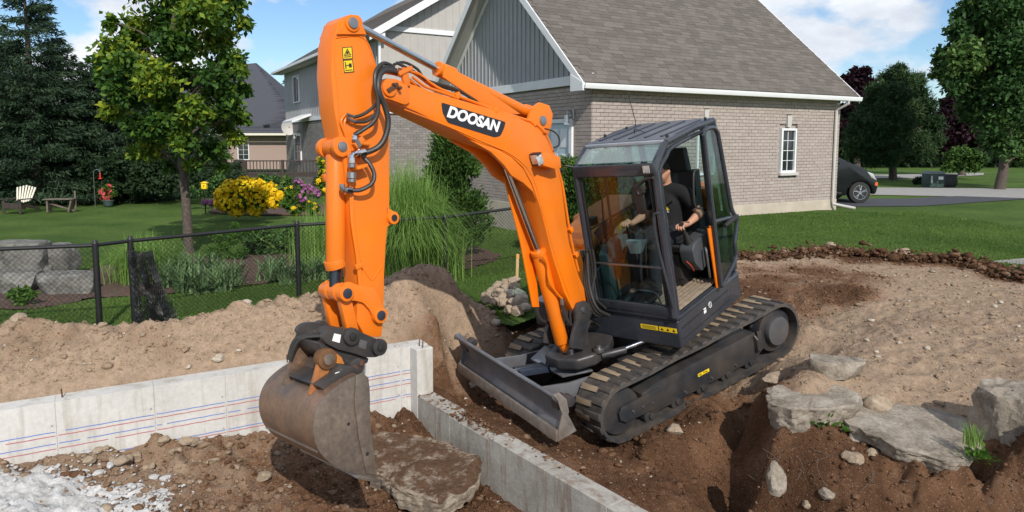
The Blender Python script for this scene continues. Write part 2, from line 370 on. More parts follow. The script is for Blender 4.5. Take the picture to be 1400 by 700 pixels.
def unit(a): return a / np.maximum(np.linalg.norm(a, axis=-1, keepdims=True), 1e-9)
def leaves(P, size, aspect=.55, up=.3, rng=RNG, dirs=None, flat=None):
    """one folded diamond leaf per point; returns verts, faces"""
    n = len(P); S = size * rng.uniform(.7, 1.3, (n, 1)) if np.isscalar(size) else np.asarray(size).reshape(-1, 1)
    d = unit(rng.normal(size=(n, 3)) + np.array([0, 0, -up])) if dirs is None else unit(dirs)
    s = unit(np.cross(d, rng.normal(size=(n, 3)))); 
    if flat is not None: s = unit(np.cross(d, rng.normal(size=(n, 3)) * flat + np.array([0, 0, 1.0])))
    nn = np.cross(d, s)
    a = P; b = P + d * S * .45 + s * S * aspect * .5 + nn * S * .06; c = P + d * S; e = P + d * S * .45 - s * S * aspect * .5 + nn * S * .06
    V = np.stack([a, b, c, e], 1).reshape(-1, 3); Fc = np.arange(n * 4).reshape(n, 4); return V, Fc
def blades(P, h, lean=.4, w=.006, rng=RNG):
    n = len(P); H = h * rng.uniform(.5, 1.3, (n, 1)); th = rng.uniform(0, 2 * pi, n)
    s = np.stack([np.cos(th), np.sin(th), np.zeros(n)], 1) * w; l = rng.normal(size=(n, 3)) * lean; l[:, 2] = 1
    V = np.stack([P - s, P + s, P + unit(l) * H], 1).reshape(-1, 3); return V, np.arange(n * 3).reshape(n, 3)
def fbm(X, Y, scale, octs=5, seed=0, gain=.5):
    """value noise on arrays"""
    rg = np.random.default_rng(seed); out = np.zeros_like(X, dtype=float); amp = 1; tot = 0; f = 1 / scale
    for o in range(octs):
        T = rg.uniform(-1, 1, (256, 256)); x = X * f + 37.3 * o; y = Y * f + 11.7 * o
        xi = np.floor(x).astype(int); yi = np.floor(y).astype(int); xf = x - xi; yf = y - yi
        xf = xf * xf * (3 - 2 * xf); yf = yf * yf * (3 - 2 * yf)
        g = lambda a, b: T[a % 256, b % 256]
        out += amp * ((g(xi, yi) * (1 - xf) + g(xi + 1, yi) * xf) * (1 - yf) + (g(xi, yi + 1) * (1 - xf) + g(xi + 1, yi + 1) * xf) * yf)
        tot += amp; amp *= gain; f *= 2
    return out / tot
def ico(sub):
    bm = bmesh.new(); bmesh.ops.create_icosphere(bm, subdivisions=sub, radius=1)
    v = np.array([x.co[:] for x in bm.verts]); f = np.array([[y.index for y in x.verts] for x in bm.faces]); bm.free(); return v, f
ICO = {k: ico(k) for k in (1, 2, 3, 4, 5)}
def slab(name, pts, th, mat, seed=0, rough=.018, batter=.06, N=110, parent=None):
    """a flat broken rock: pts are the corners (x, y, z) of its upper face, th its thickness; layered, chipped sides"""
    P = np.array(pts, float); c = P.mean(0); L = np.linalg.norm(np.roll(P, -1, 0) - P, axis=1); cum = np.concatenate([[0], np.cumsum(L)]); t = np.linspace(0, cum[-1], N, endpoint=False)
    Q = np.concatenate([P, P[:1]]); E = np.stack([np.interp(t, cum, Q[:, k]) for k in range(3)], 1)
    def nz(p, f, o): return np.array([noise.fractal(Vector(q) * f + Vector((seed * 3.1, o, 0)), .9, 2.1, o) for q in p])
    out = unit(np.c_[(E - c)[:, :2], np.zeros(N)]); E = E + out * (nz(E, 5, 5) * .045)[:, None]; rows = []
    for s in np.linspace(.04, 1, 22): R_ = c + (E - c) * s; R_[:, 2] += nz(R_, 3.5, 6) * rough * (1 - .3 * s) - .010 * (s > .985); rows.append(R_)
    for k, u in enumerate(np.linspace(.06, 1, 12)):
        step = .5 * u + .5 * np.floor(u * 3 + nz(E, 1.6, 3) * 2.2) / 3; R_ = E.copy(); R_[:, 2] -= u * th; R_ += out * ((.025 - batter * .9 * step) + nz(R_, 7, 6) * .034)[:, None]; rows.append(R_)
    V = np.concatenate(rows + [c[None] - [[0, 0, th]], rows[0].mean(0)[None]]); m = len(rows); ii = np.arange(m * N).reshape(m, N); F = []
    for r in range(m - 1):
        a, b = ii[r], np.roll(ii[r], -1); d, e = ii[r + 1], np.roll(ii[r + 1], -1); F += [np.stack([a, d, e], 1), np.stack([a, e, b], 1)]
    F += [np.stack([ii[-1], np.full(N, m * N), np.roll(ii[-1], -1)], 1), np.stack([np.roll(ii[0], -1), np.full(N, m * N + 1), ii[0]], 1)]; F = np.concatenate(F)
    w = V - c; cr = ((P[1:, 0] - P[:-1, 0]) * (P[1:, 1] + P[:-1, 1])).sum() + (P[0, 0] - P[-1, 0]) * (P[0, 1] + P[-1, 1])
    if cr > 0: F = F[:, ::-1]
    o = npmesh(name, w, F, mat, parent, smooth=True); o.data.set_sharp_from_angle(angle=radians(24)); o.location = c; return o
def rock(name, loc, dims, rotz=0, mat=None, seed=0, sub=3, cuts=9, rough=.10, tilt=(0, 0), parent=None, flat=False):
    """a boulder: an icosphere cut by random planes, then roughened"""
    v, f = ICO[sub]; v = v.copy(); rg = np.random.default_rng(seed)
    for k in range(cuts):
        n = unit(rg.normal(size=3)); dd = rg.uniform(.62, .88); s = v @ n - dd; v -= np.outer(np.maximum(s, 0), n)
    if flat:
        for n, dd in (((0, 0, 1), .5), ((0, 0, -1), .5), ((1, .1, 0), .72), ((-1, .15, 0), .75), ((.1, 1, .1), .7), ((0, -1, -.1), .72)):
            n = unit(np.array(n, float)); s = v @ n - dd; v -= np.outer(np.maximum(s, 0), n)
    v = v / np.abs(v).max(0)
    R_ = Euler((tilt[0], tilt[1], rotz)).to_matrix(); d = np.array(dims) / 2; w = v * d
    nn = np.array([noise.fractal(Vector(p) * 2.6 + Vector((seed, 0, 0)), .85, 2.1, 4 if sub < 4 else 7) - .6 * abs(noise.noise(Vector(p) * 5.5 + Vector((0, seed, 0)))) * (sub > 3) for p in v])
    w += unit(v) * (nn[:, None] * rough * d.mean() * 2)
    w = w @ np.array(R_).T
    o = npmesh(name, w, f, mat, parent, smooth=True); o.data.set_sharp_from_angle(angle=radians(28)); o.location = loc; return o

# ------------------------------------------------------------------ the lie of the land
def tps_fit(P):
    P = np.array(P, float); n = len(P); X = P[:, :2]; r = np.linalg.norm(X[:, None] - X[None], axis=2)
    K = np.where(r > 0, r ** 2 * np.log(r + 1e-9), 0) + np.eye(n) * .004
    A = np.zeros((n + 3, n + 3)); A[:n, :n] = K; A[:n, n] = 1; A[:n, n + 1:] = X; A[n, :n] = 1; A[n + 1:, :n] = X.T
    w = np.linalg.solve(A, np.concatenate([P[:, 2], np.zeros(3)])); return X, w
def tps(fit, x, y):
    X, w = fit; sh = x.shape; q = np.stack([x.ravel(), y.ravel()], 1); out = np.empty(len(q))
    for i in range(0, len(q), 40000):
        r = np.linalg.norm(q[i:i + 40000, None] - X[None], axis=2)
        out[i:i + 40000] = (np.where(r > 0, r ** 2 * np.log(r + 1e-9), 0) @ w[:-3]) + w[-3] + q[i:i + 40000] @ w[-2:]
    return out.reshape(sh)
EXC_T = Vector([1.479,7.455,-0.718])
EXC_R = Matrix([[-0.85,0.489,-0.198],[-0.472,-0.872,-0.128],[-0.235,-0.016,0.972]])
def exc(x, y, z): return EXC_T + EXC_R @ Vector((x, y, z))
# where the soil has been surveyed (x, y, z)
OUT = [[-4.954,6.053,0.03],[-4.65,6.174,0.05],[-4.43,6.294,0.1],[-4.125,6.294,0.1],[-3.797,6.138,0.06],[-3.527,6.124,0.03],[-3.165,6.256,0.0],[-2.874,6.69,0.04],[-2.74,7.098,0.06],[-2.362,7.351,0.08],[-2.061,7.405,0.1],[-1.772,7.706,0.1],[-1.421,7.822,0.16],[-1.049,7.857,0.17],[-0.694,8.115,0.03],[-0.493,8.363,-0.15],[-5.732,7.003,-0.5],[-5.366,7.124,-0.5],[-5.099,7.244,-0.5],[-4.748,7.244,-0.5],[-4.385,7.088,-0.5],[-4.074,7.074,-0.5],[-3.646,7.206,-0.5],[-3.282,7.64,-0.5],[-3.107,8.048,-0.5],[-2.667,8.301,-0.5],[-2.325,8.355,-0.5],[-1.99,8.656,-0.5],[-1.594,8.772,-0.5],[-1.176,8.807,-0.5],[-0.775,9.065,-0.5],[-0.549,9.313,-0.5]]
OUT += [[-3.941,5.694,-0.12],[-3.501,5.894,-0.12],[-3.097,6.107,-0.12],[-2.587,6.496,-0.06],[-2.189,6.79,-0.03],[-1.923,6.606,-0.2],[-1.328,7.283,0.0],[-0.799,7.444,-0.12],[-1.075,7.139,-0.2],[-0.499,7.725,-0.36],[-0.662,7.674,-0.6],[-0.177,8.244,-0.52],[-0.513,7.923,-0.72],[-0.731,7.5,-0.88],[-0.335,7.746,-0.88],[-0.64,7.887,-0.84],[-0.789,7.267,-0.92],[-0.332,8.831,-0.42]]
OUT += [(.3, 9.1, -.42), (-.2, 8.9, -.46), (1.0, 9.6, -.32), (1.9, 9.9, -.12)]
OUT += [[-4.3,5.3,-0.36],[-3.2,5.95,-0.36],[-2.4,6.35,-0.36],[-1.6,6.85,-0.38],[-1.0,7.3,-0.6],[-0.7,7.1,-0.88]]
for X_ in (-1.35, -.5, .5, 1.15):
    for Y_ in (-1.0, 0, 1.0): OUT.append(tuple(exc(X_, Y_, -.10)))
OUT += [tuple(exc(1.32, .85, -.0)), tuple(exc(1.32, -.85, -.0)), tuple(exc(-1.75, .8, -.04)), tuple(exc(-1.75, -.8, -.04)), tuple(exc(.9, 1.12, .03)), tuple(exc(.3, 1.2, -.02)), tuple(exc(-.4, 1.2, -.04)), tuple(exc(-1.2, 1.2, -.05))]
OUT += [[-0.434,6.65,-0.88],[0.0,6.499,-0.93],[0.268,6.127,-0.95],[0.563,5.713,-0.93],[0.85,5.525,-1.0],[1.015,5.112,-1.0],[0.925,6.04,-0.98],[1.278,5.82,-1.08],[1.507,5.462,-1.22],[1.607,6.127,-0.95],[1.897,6.22,-0.78],[1.8,5.964,-1.15],[2.042,6.127,-0.95],[1.876,6.637,-0.8]]
OUT += [[2.087,5.993,-0.62],[2.175,5.978,-0.48],[2.548,6.188,-0.42],[2.572,6.608,-0.42],[2.959,6.364,-0.34],[3.634,6.742,-0.24],[3.311,7.514,-0.22],[3.938,8.559,-0.12],[3.634,9.734,-0.06],[3.622,10.629,-0.02],[4.57,10.736,0.02],[5.896,10.064,0.02],[6.366,8.511,0.02],[4.876,8.285,-0.06],[5.138,7.364,-0.1],[4.165,6.433,-0.22],[4.711,6.237,-0.16],[4.863,9.915,-0.04],[4.428,8.449,-0.05],[6.248,7.283,0.0]]
OUT += [[2.113,5.375,-0.57],[2.358,5.264,-0.54],[2.679,5.334,-0.54],[3.435,4.529,-0.53],[3.635,4.228,-0.5],[3.519,5.681,-0.42],[3.1,5.71,-0.38],[3.816,5.31,-0.38],[3.702,5.487,-0.42],[2.896,5.731,-0.42],[3.342,4.833,-0.6],[3.025,4.926,-0.6],[2.79,5.207,-0.58],[4.118,5.184,-0.3]]
OUT += [[2.1,5.303,-0.95],[2.331,5.036,-0.93],[2.648,4.8,-0.86],[3.049,4.598,-0.83],[3.415,4.407,-0.8],[2.29,4.926,-1.1],[2.098,5.27,-1.25],[2.627,4.735,-1.1],[3.04,4.557,-1.1],[3.494,4.238,-1.0]]
OUT += [[2.196,6.241,-1.0],[2.203,6.273,-1.3],[2.088,6.013,-1.45],[2.052,5.617,-1.5],[2.337,6.182,-1.15]]
OUT += [(1.2, 3.6, -1.4), (2.2, 3.2, -1.35), (3.5, 2.8, -1.2), (0, 3, -1.3), (-3, 2, -1.3), (5.5, 3, -.9), (8, 5, -.1), (10, 8, 0), (12, 5, 0), (-6, 5, -.1), (-6, 2, -.8), (3, 9.7, -.05), (2.2, 9.5, -.16)]
PIT = [[-4.011,5.22,-0.8],[-3.734,5.319,-0.8],[-3.389,5.476,-0.8],[-3.033,5.76,-0.88],[-2.51,6.053,-1.0],[-2.046,6.238,-1.02],[-1.147,6.568,-1.07],[-0.903,6.445,-1.2],[-0.706,6.442,-1.25],[-0.3,6.058,-1.3],[0.061,5.563,-1.32],[-0.369,5.572,-1.28],[-1.147,5.794,-1.2],[-1.755,5.923,-1.13],[-2.212,5.758,-1.05],[-2.652,5.491,-0.92],[-3.085,5.512,-0.93],[-3.409,5.165,-0.88],[-3.54,4.866,-0.84],[-2.959,4.965,-0.95],[-2.455,5.057,-1.0],[-1.765,5.333,-1.15],[-1.063,5.348,-1.22],[-1.325,6.045,-1.12]] + [(-4, 3.5, -.7), (-2, 3, -1.0), (0, 3, -1.35), (.6, 4, -1.35), (-1, 2, -1.2)]
FO = tps_fit(OUT); FP = tps_fit(PIT)
K = Vector((-.974, 6.949)); WD = Vector((sin(radians(-120.3)), cos(radians(-120.3)))); LD = Vector((sin(radians(143)), cos(radians(143))))   # corner of the footing, run of the back wall, run of the low wall
WN = Vector((WD.y, -WD.x)); LN = Vector((-LD.y, LD.x))
if WN.y > 0: WN = -WN                      # towards the pit
if LN.x > 0: LN = -LN
def outz(x, y):
    z = np.clip(tps(FO, x, y), -1.7, .4)
    return z
def roughness(x, y, a=1.0):
    rg = lambda s, q, o: 1 - np.abs(fbm(x, y, s, o, q)) * 2.4
    lump = np.clip((fbm(x, y, 1.5, 2, 77) + .35) * 1.4, .15, 1)
    bank = np.clip((5.12 - y) / .25, 0, 1) * np.clip((x - 1.5) / .4, 0, 1)
    mnd = np.clip((.2 - x) / .8, 0, 1) * np.clip((y - 5.2) / .5, 0, 1) * np.clip(np.maximum((-.95 - x) / .3, (y - 7.9) / .4), 0, 1)
    n = fbm(x, y, .9, 3, 3) * .05 + fbm(x, y, .28, 4, 5) * .045 + (rg(.22, 15, 3) - .5) * .045 * lump + mnd * (fbm(x, y, .55, 3, 19) * .14 + (rg(.30, 25, 3) - .5) * .085) + bank * ((rg(.34, 35, 4) - .5) * .15 + fbm(x, y, .12, 3, 36) * .05) + np.abs(fbm(x, y, .10, 4, 9)) * .035 + np.abs(fbm(x, y, .035, 2, 11)) * .012
    return n * a
def brown_at(x, y):
    """1 where the ground is fresh dark topsoil, 0 where it is pale dry subsoil"""
    b = np.zeros_like(x)
    def blob(cx, cy, r, v=1.0):
        d = np.hypot(x - cx, y - cy); return v * np.clip(1.6 - d / r * 1.2, 0, 1)
    for q in BROWN: b = np.maximum(b, blob(*q))
    return b
BROWN = [[2.286,5.218,0.35,0.85],[2.706,5.143,0.35,0.85],[3.004,4.882,0.4,0.9],[2.373,5.023,0.55,0.9],[2.799,4.791,0.6,0.9],[3.196,4.598,0.55,0.9],[2.121,5.057,0.55,1.0],[3.551,4.598,0.55,0.9],[4.55,7.057,0.35,0.35],[4.059,7.564,0.3,0.3],[4.586,6.205,0.25,0.4],[-3.378,6.267,0.3,0.3],[-4.172,6.041,0.4,0.35],[-1.944,6.966,0.4,0.3],[-1.062,7.057,0.4,0.35],[-0.456,6.999,0.7],[0.137,6.289,0.9],[1.011,5.758,1.3],[1.664,6.084,0.8],[1.824,6.448,0.7],[2.064,6.067,0.5],[4.148,9.25,1.0,0.72],[2.9,8.3,0.9,0.7],[3.3,9.3,0.9,0.7],[3.424,8.903,1.1,0.75],[5.31,10.389,0.5],[5.896,10.064,0.5],[6.448,9.757,0.5],[6.549,8.89,0.5],[4.077,8.468,0.45],[1.5,8.4,1.6],[0.8,7.4,0.9],[3.0,8.9,0.8],[1.1,4.2,0.7],[-0.3,6.9,0.5]]
def grid_sheet(name, x0, x1, y0, y1, step, zf, keep, mat, attrs=None):
    xs = np.arange(x0, x1, step); ys = np.arange(y0, y1, step); X, Y = np.meshgrid(xs, ys); Z = zf(X, Y)
    ny, nx = X.shape; idx = np.arange(nx * ny).reshape(ny, nx)
    F = np.stack([idx[:-1, :-1], idx[:-1, 1:], idx[1:, 1:], idx[1:, :-1]], -1).reshape(-1, 4)
    V = np.stack([X, Y, Z], -1).reshape(-1, 3)
    kp = keep(X, Y).ravel(); F = F[kp[F].all(1)]
    used = np.zeros(len(V), bool); used[F] = True; m = np.cumsum(used) - 1
    at = {k: f(X, Y).ravel()[used] for k, f in (attrs or {}).items()}
    return npmesh(name, V[used], m[F], mat, smooth=True, attrs=at)
def inpoly(x, y, poly):
    r = np.zeros(x.shape, bool); n = len(poly)
    for i in range(n):
        (x1, y1), (x2, y2) = poly[i - 1][:2], poly[i][:2]
        c = ((y1 > y) != (y2 > y)) & (x < (x2 - x1) * (y - y1) / (y2 - y1 + 1e-12) + x1); r ^= c
    return r
DIRT = [p[:2] for p in [[-5.568,6.803,0],[-5.215,6.924,0],[-4.958,7.044,0],[-4.617,7.044,0],[-4.261,6.888,0],[-3.959,6.874,0],[-3.544,7.006,0],[-3.196,7.44,0],[-3.03,7.848,0],[-2.603,8.101,0],[-2.27,8.155,0],[-1.944,8.456,0],[-1.557,8.572,0],[-1.149,8.607,0],[-0.829,10.344,-0.42],[-0.519,9.691,-0.42],[-0.299,8.714,-0.42],[0.0,8.39,-0.413],[0.35,8.75,0],[1.0,9.25,0],[2.0,9.7,0],[3.336,10.442,-0.0],[4.107,10.718,-0.0],[5.235,10.934,-0.0],[6.077,10.376,-0.0],[6.708,9.992,-0.0],[6.474,8.656,-0.0],[6.702,7.63,-0.0]]] + [(13, 8), (13, -4), (-11, -4), (-11, 4)]
K2 = K - LD * .15
PITPOLY = [tuple(K + WD * -.02), tuple(K + LD * 6), (K.x + LD.x * 6 - 8, -3), tuple(K + WD * 9 + Vector((0, -6))), tuple(K + WD * 9)]
def in_pit(x, y, off=.0):
    a = (x - K2.x) * WN.x + (y - K2.y) * WN.y; b = (x - K.x) * LN.x + (y - K.y) * LN.y
    return (a > off) & (b > off)
TOP_ = -.365
def ground_z(x, y):
    z = outz(x, y) + roughness(x, y) * np.where((x > 2.6) & (y > 5.7), .55, 1.0)
    a = -((x - K2.x) * WN.x + (y - K2.y) * WN.y); b = -((x - K.x) * LN.x + (y - K.y) * LN.y)
    z = np.where((a > 0) & (b < .1), np.minimum(z, TOP_ - .03 + 1.1 * np.maximum(0, a - .20)), z)
    return np.where((b > 0) & (a < .2), np.minimum(z, -.87 + .8 * np.maximum(0, b - .17)), z)
dirt_ground = grid_sheet('dirt_ground', -5.8, 10.5, 3.4, 12.5, .022, ground_z, lambda x, y: inpoly(x, y, DIRT) & ~in_pit(x, y, -.1) & (y > 3.4) & (np.abs(x) < y * .9 + 1.0), M['dirt'], {'brown': brown_at})
tag(dirt_ground, kind='structure')
def pit_z(x, y): return tps(FP, x, y) - .02 + roughness(x, y, 1.1)
def pit_brown(x, y):
    return np.clip(.66 + (x + 2.2) * .25, .42, .95)
pit_floor = grid_sheet('pit_floor', -5.6, 1.8, 3.4, 7.2, .02, pit_z, lambda x, y: in_pit(x, y, -.05), M['dirt'], {'brown': pit_brown})
tag(pit_floor, kind='structure')
# coarse earth that carries on out of the picture
mb = MB(); mb.add([(-230, -40, -1.8), (230, -40, -1.8), (230, 262, -1.8), (-230, 262, -1.8)], [(0, 1, 2, 3)])
tag(mb.build('ground', M['dirt']), kind='structure')
# lawn
def lawn_z(x, y):
    t = np.clip((x + .2) / 2.6, 0, 1); return fbm(x, y, 2.5, 2, 21) * .015 - .42 * (1 - t * t * (3 - 2 * t))
lawn = grid_sheet('lawn', -17, 19, 4.5, 18.1, .06, lawn_z, lambda x, y: (~inpoly(x, y, DIRT) | (~inpoly(x, y + .35, DIRT) & (x < .8))) & (y < 18.0) & (np.abs(x) < y * .85 + 3), M['lawn'])
tag(lawn, kind='structure')
xs = np.array([-230, -60, -20, -8, -3, -.2, .2, .6, 1, 1.4, 1.8, 2.1, 2.4, 3, 8, 20, 60, 230.]); ys = np.array([17.8, 20, 25, 30, 40, 60, 90, 140, 260.])
XX, YY = np.meshgrid(xs, ys); ii = np.arange(XX.size).reshape(XX.shape); tt = np.clip((XX + .2) / 2.6, 0, 1)
far = npmesh('far_lawn', np.stack([XX, YY, -.03 - .42 * (1 - tt * tt * (3 - 2 * tt))], -1).reshape(-1, 3), np.stack([ii[:-1, :-1], ii[:-1, 1:], ii[1:, 1:], ii[1:, :-1]], -1).reshape(-1, 4), M['lawn'], smooth=True); tag(far, kind='structure')
mb = MB(); mb.add([(-220, -40, -.48), (-10.5, -40, -.48), (-10.5, 18.2, -.48), (-220, 18.2, -.48), (12.9, -40, -.06), (220, -40, -.06), (220, 18.2, -.06), (12.9, 18.2, -.06)],
       [(0, 1, 2, 3), (4, 5, 6, 7)])
tag(mb.build('side_lawn', M['lawn']), kind='structure')

# ------------------------------------------------------------------ driveway, road, path
def strip(name, pts, z, mat, th=.02):
    mb = MB(); n = len(pts); vs = [(p[0], p[1], z) for p in pts]; mb.prism(vs, 'Z', z - th, z); return tag(mb.build(name, mat, smooth=False), kind='structure')
strip('driveway', [p[:2] for p in [[8.636,19.088,0.0],[11.43,19.312,0.0],[16.059,21.727,0.0],[20.673,22.775,-0.0],[29.657,23.42,0.0],[31.424,24.825,0.0],[22.19,24.458,0.0],[17.06,23.093,0.0],[14.664,22.775,-0.0],[12.388,21.727,0.0],[9.406,21.727,0.0]]], .004, M['asphalt'])
strip('road', [p[:2] for p in [[10.856,23.928,0.0],[14.624,22.712,0.0],[16.164,21.871,0.0],[26.003,20.513,0.0],[34.507,27.278,-0.0],[19.492,26.408,0.0],[13.976,27.055,0.0],[12.365,27.278,-0.0]]], .010, M['roadgrey'])
strip('footpath', [p[:2] for p in [[15.026,33.98,0.0],[19.88,34.331,0.0],[25.69,37.848,0.0],[27.232,40.13,0.0],[21.754,38.283,0.0],[16.358,37.006,0.0]]], .012, M['roadgrey'])
strip('gravel_patch', [p[:2] for p in [[7.06,10.116,0.0],[8.056,10.509,0.0],[8.952,10.509,0.0],[8.219,9.636,0.0],[7.364,9.87,0.0]]], .012, M['gravel'])
# mulch bed with an irregular edge, along and behind the fence
MULCH = [p[:2] for p in [[-7.36,9.031,-0.42],[-6.252,8.83,-0.42],[-5.831,9.551,-0.42],[-5.395,9.691,-0.42],[-4.842,9.834,-0.42],[-4.357,10.186,-0.42],[-3.476,10.849,-0.42],[-2.591,11.028,-0.42],[-1.667,11.151,-0.42],[-0.738,11.536,-0.42],[-0.139,13.027,-0.419],[-0.601,14.126,-0.42],[-1.613,15.187,-0.42],[-3.015,15.778,-0.42],[-4.045,14.637,-0.42],[-4.937,13.648,-0.42],[-5.446,12.783,-0.42],[-6.745,13.202,-0.42],[-7.176,12.019,-0.42],[-7.338,10.732,-0.42],[-8.279,10.186,-0.42]]]
mp_ = round_poly(MULCH, .3, 5)
tag(grid_sheet('mulch_bed', -12, 4, 7, 16, .035, lambda x, y: lawn_z(x, y) + .015 + fbm(x, y, .12, 3, 8) * .03, lambda x, y: inpoly(x + fbm(x, y, .3, 3, 2) * .1, y, mp_), M['mulch']), kind='structure')
MULCH2 = [p[:2] for p in [[-9.411,21.433,-0.42],[-7.916,20.778,-0.42],[-5.498,20.778,-0.42],[-5.27,21.661,-0.42],[-6.658,24.229,-0.42],[-10.489,24.817,-0.42]]]
mb = MB(); mb.prism(round_poly(MULCH2, .4, 5), 'Z', -.43, -.385); tag(mb.build('flower_bed', M['mulch'], smooth=False), kind='structure')

# grass blades standing on the lawn
def scatter(poly_test, x0, x1, y0, y1, n, dens=None):
    x = RNG.uniform(x0, x1, n); y = RNG.uniform(y0, y1, n); k = poly_test(x, y)
    if dens is not None: k &= RNG.random(n) < dens(x, y)
    return x[k], y[k]
x, y = scatter(lambda x, y: ~inpoly(x, y, DIRT) & ~inpoly(x, y, mp_) & (np.abs(x) < y * .8 + .3), -8, 10.5, 5.5, 17.5, 900000, lambda x, y: np.clip((6.5 / y) ** 1.6, 0, 1))
P = np.stack([x, y, lawn_z(x, y) - .005], 1); hgt = np.where(y[:, None] < 10, .042, .036)
V, F = blades(P, hgt, .6, np.clip(y[:, None] * .00055, .003, .02)); npb = npmesh('grass', V, F, M['lawnblade'], rnd=np.clip(RNG.normal(.5, .22, len(F)) + fbm(x, y, 1.2, 3, 4) * .5, 0, 1))
tag(npb, 'short mown green lawn grass around the garden and house', 'grass', kind='stuff')
# rough tufts along the edge where the soil meets the lawn
E = []
for i in range(len(DIRT) - 5):
    a, b = Vector(DIRT[i]), Vector(DIRT[i + 1])
    for k in range(int((b - a).length * 260)):
        p = a.lerp(b, random.random()); px_ = p.x + random.gauss(0, .035); py_ = p.y + random.gauss(0, .035) + .03; E.append((px_, py_, float(lawn_z(np.array([px_]), np.array([py_]))[0]) - .01))
E = np.array(E); V, F = blades(E, .10, .8, .003); tag(npmesh('edge_grass', V, F, M['lawnblade'], rnd=RNG.random(len(F))), 'ragged longer grass fringe along the edge of the soil', 'grass', kind='stuff')

# ------------------------------------------------------------------ clods and gravel strewn on the soil
def strew(name, n, test, zf, bx, smin, smax, power, mat, battr, label, sub=1, flat=.75):
    x = RNG.uniform(bx[0], bx[1], n); y = RNG.uniform(bx[2], bx[3], n); k = test(x, y); x = x[k]; y = y[k]; n = len(x)
    s = smin * (1 - RNG.random(n) * (1 - (smin / smax) ** power)) ** (-1 / power)
    z = zf(x, y) + s * .25
    bv, bf = ICO[sub]; base = np.stack([unit(bv) * (1 + np.random.default_rng(q).uniform(-.42, .42, (len(bv), 1))) for q in range(8)])
    W = base[RNG.integers(0, 8, n)] * np.stack([s * RNG.uniform(.7, 1.25, n), s * RNG.uniform(.7, 1.25, n), s * flat * RNG.uniform(.6, 1.1, n)], 1)[:, None]
    a = RNG.uniform(0, 2 * pi, n); ca, sa = np.cos(a)[:, None], np.sin(a)[:, None]
    W = np.stack([W[..., 0] * ca - W[..., 1] * sa, W[..., 0] * sa + W[..., 1] * ca, W[..., 2]], -1) + np.stack([x, y, z], 1)[:, None]
    F = (bf[None] + (np.arange(n) * len(bv))[:, None, None]).reshape(-1, 3)
    bb = np.clip(battr(x, y) + RNG.normal(0, .18, n), -.4, 1.2)
    o = npmesh(name, W.reshape(-1, 3), F, mat, attrs={'brown': np.repeat(bb, len(bv))}, rnd=np.repeat(RNG.random(n), len(bf)))
    return tag(o, label, 'soil clods', kind='stuff')
inv = lambda x, y: inpoly(x, y, DIRT) & ~in_pit(x, y, -.3) & (np.abs(x) < y * .78 + .2)
strew('soil_clods', 110000, lambda x, y: inv(x, y) & ((RNG.random(x.shape) < .35) | (x < 2.4) | (brown_at(x, y) > .4)), ground_z, (-5, 8.5, 4, 11.5), .005, .045, 2.7, M['dirt'], brown_at, 'loose soil clods and small stones over the dug ground')
strew('pit_clods', 42000, lambda x, y: in_pit(x, y, .02) & (np.abs(x) < y * .8), pit_z, (-5, 1.2, 3.8, 7), .005, .05, 2.2, M['dirt'], pit_brown, 'loose brown soil clods on the floor of the excavation')
pebm = piecemat('pale_pebbles', [(0, (.22, .17, .12)), (.7, (.36, .29, .21)), (1, (.50, .45, .37))])
strew('pebbles', 3000, lambda x, y: inv(x, y) & ((brown_at(x, y) < .45) | (RNG.random(x.shape) < .3)), ground_z, (-5, 8.5, 4, 11.5), .007, .035, 2.6, pebm, brown_at, 'pale pebbles scattered over the dug ground', 2)
strew('pit_pebbles', 260, lambda x, y: in_pit(x, y, .02) & (np.abs(x) < y * .8), pit_z, (-5, 1.2, 3.8, 7), .009, .05, 2.0, pebm, pit_brown, 'pale pebbles scattered on the excavation floor', 2)
berm = np.array([[3.509,10.464,0.03],[4.288,10.603,0.03],[4.917,10.746,0.03],[5.57,10.464,0.03],[5.899,10.069,0.03],[6.279,9.821,0.03],[6.463,9.47,0.03],[6.464,8.646,0.03]])[:, :2]
def bermtest(x, y):
    d = np.full(x.shape, 9.0)
    for i in range(len(berm) - 1):
        a, b = berm[i], berm[i + 1]; t = np.clip(((x - a[0]) * (b - a)[0] + (y - a[1]) * (b - a)[1]) / ((b - a) @ (b - a)), 0, 1)
        d = np.minimum(d, np.hypot(x - a[0] - t * (b - a)[0], y - a[1] - t * (b - a)[1]))
    return RNG.random(x.shape) < np.exp(-(d / .17) ** 2)
strew('berm_clods', 45000, bermtest, lambda x, y: ground_z(x, y) + np.abs(RNG.normal(0, .05, x.shape)), (2.5, 8.8, 7.6, 11.6), .012, .095, 2.1, M['dirt'], lambda x, y: np.full(x.shape, .92), 'ridge of lumpy brown soil clods along the lawn edge')

# ------------------------------------------------------------------ concrete foundation walls
def zrot(d): return math.atan2(d.y, d.x)
fw = empty('foundation_wall', (K2.x, K2.y, 0), zrot(WD), 'tall pale concrete foundation wall with blue and red chalk lines behind the bucket', 'foundation wall')
def panel(x0, x1, y0, y1, z0, z1, name, mat, par, bevel=.008):
    mb = MB(); mb.box(((x0 + x1) / 2, (y0 + y1) / 2, (z0 + z1) / 2), (x1 - x0, y1 - y0, z1 - z0)); return mb.build(name, mat, par, bevel, 1)
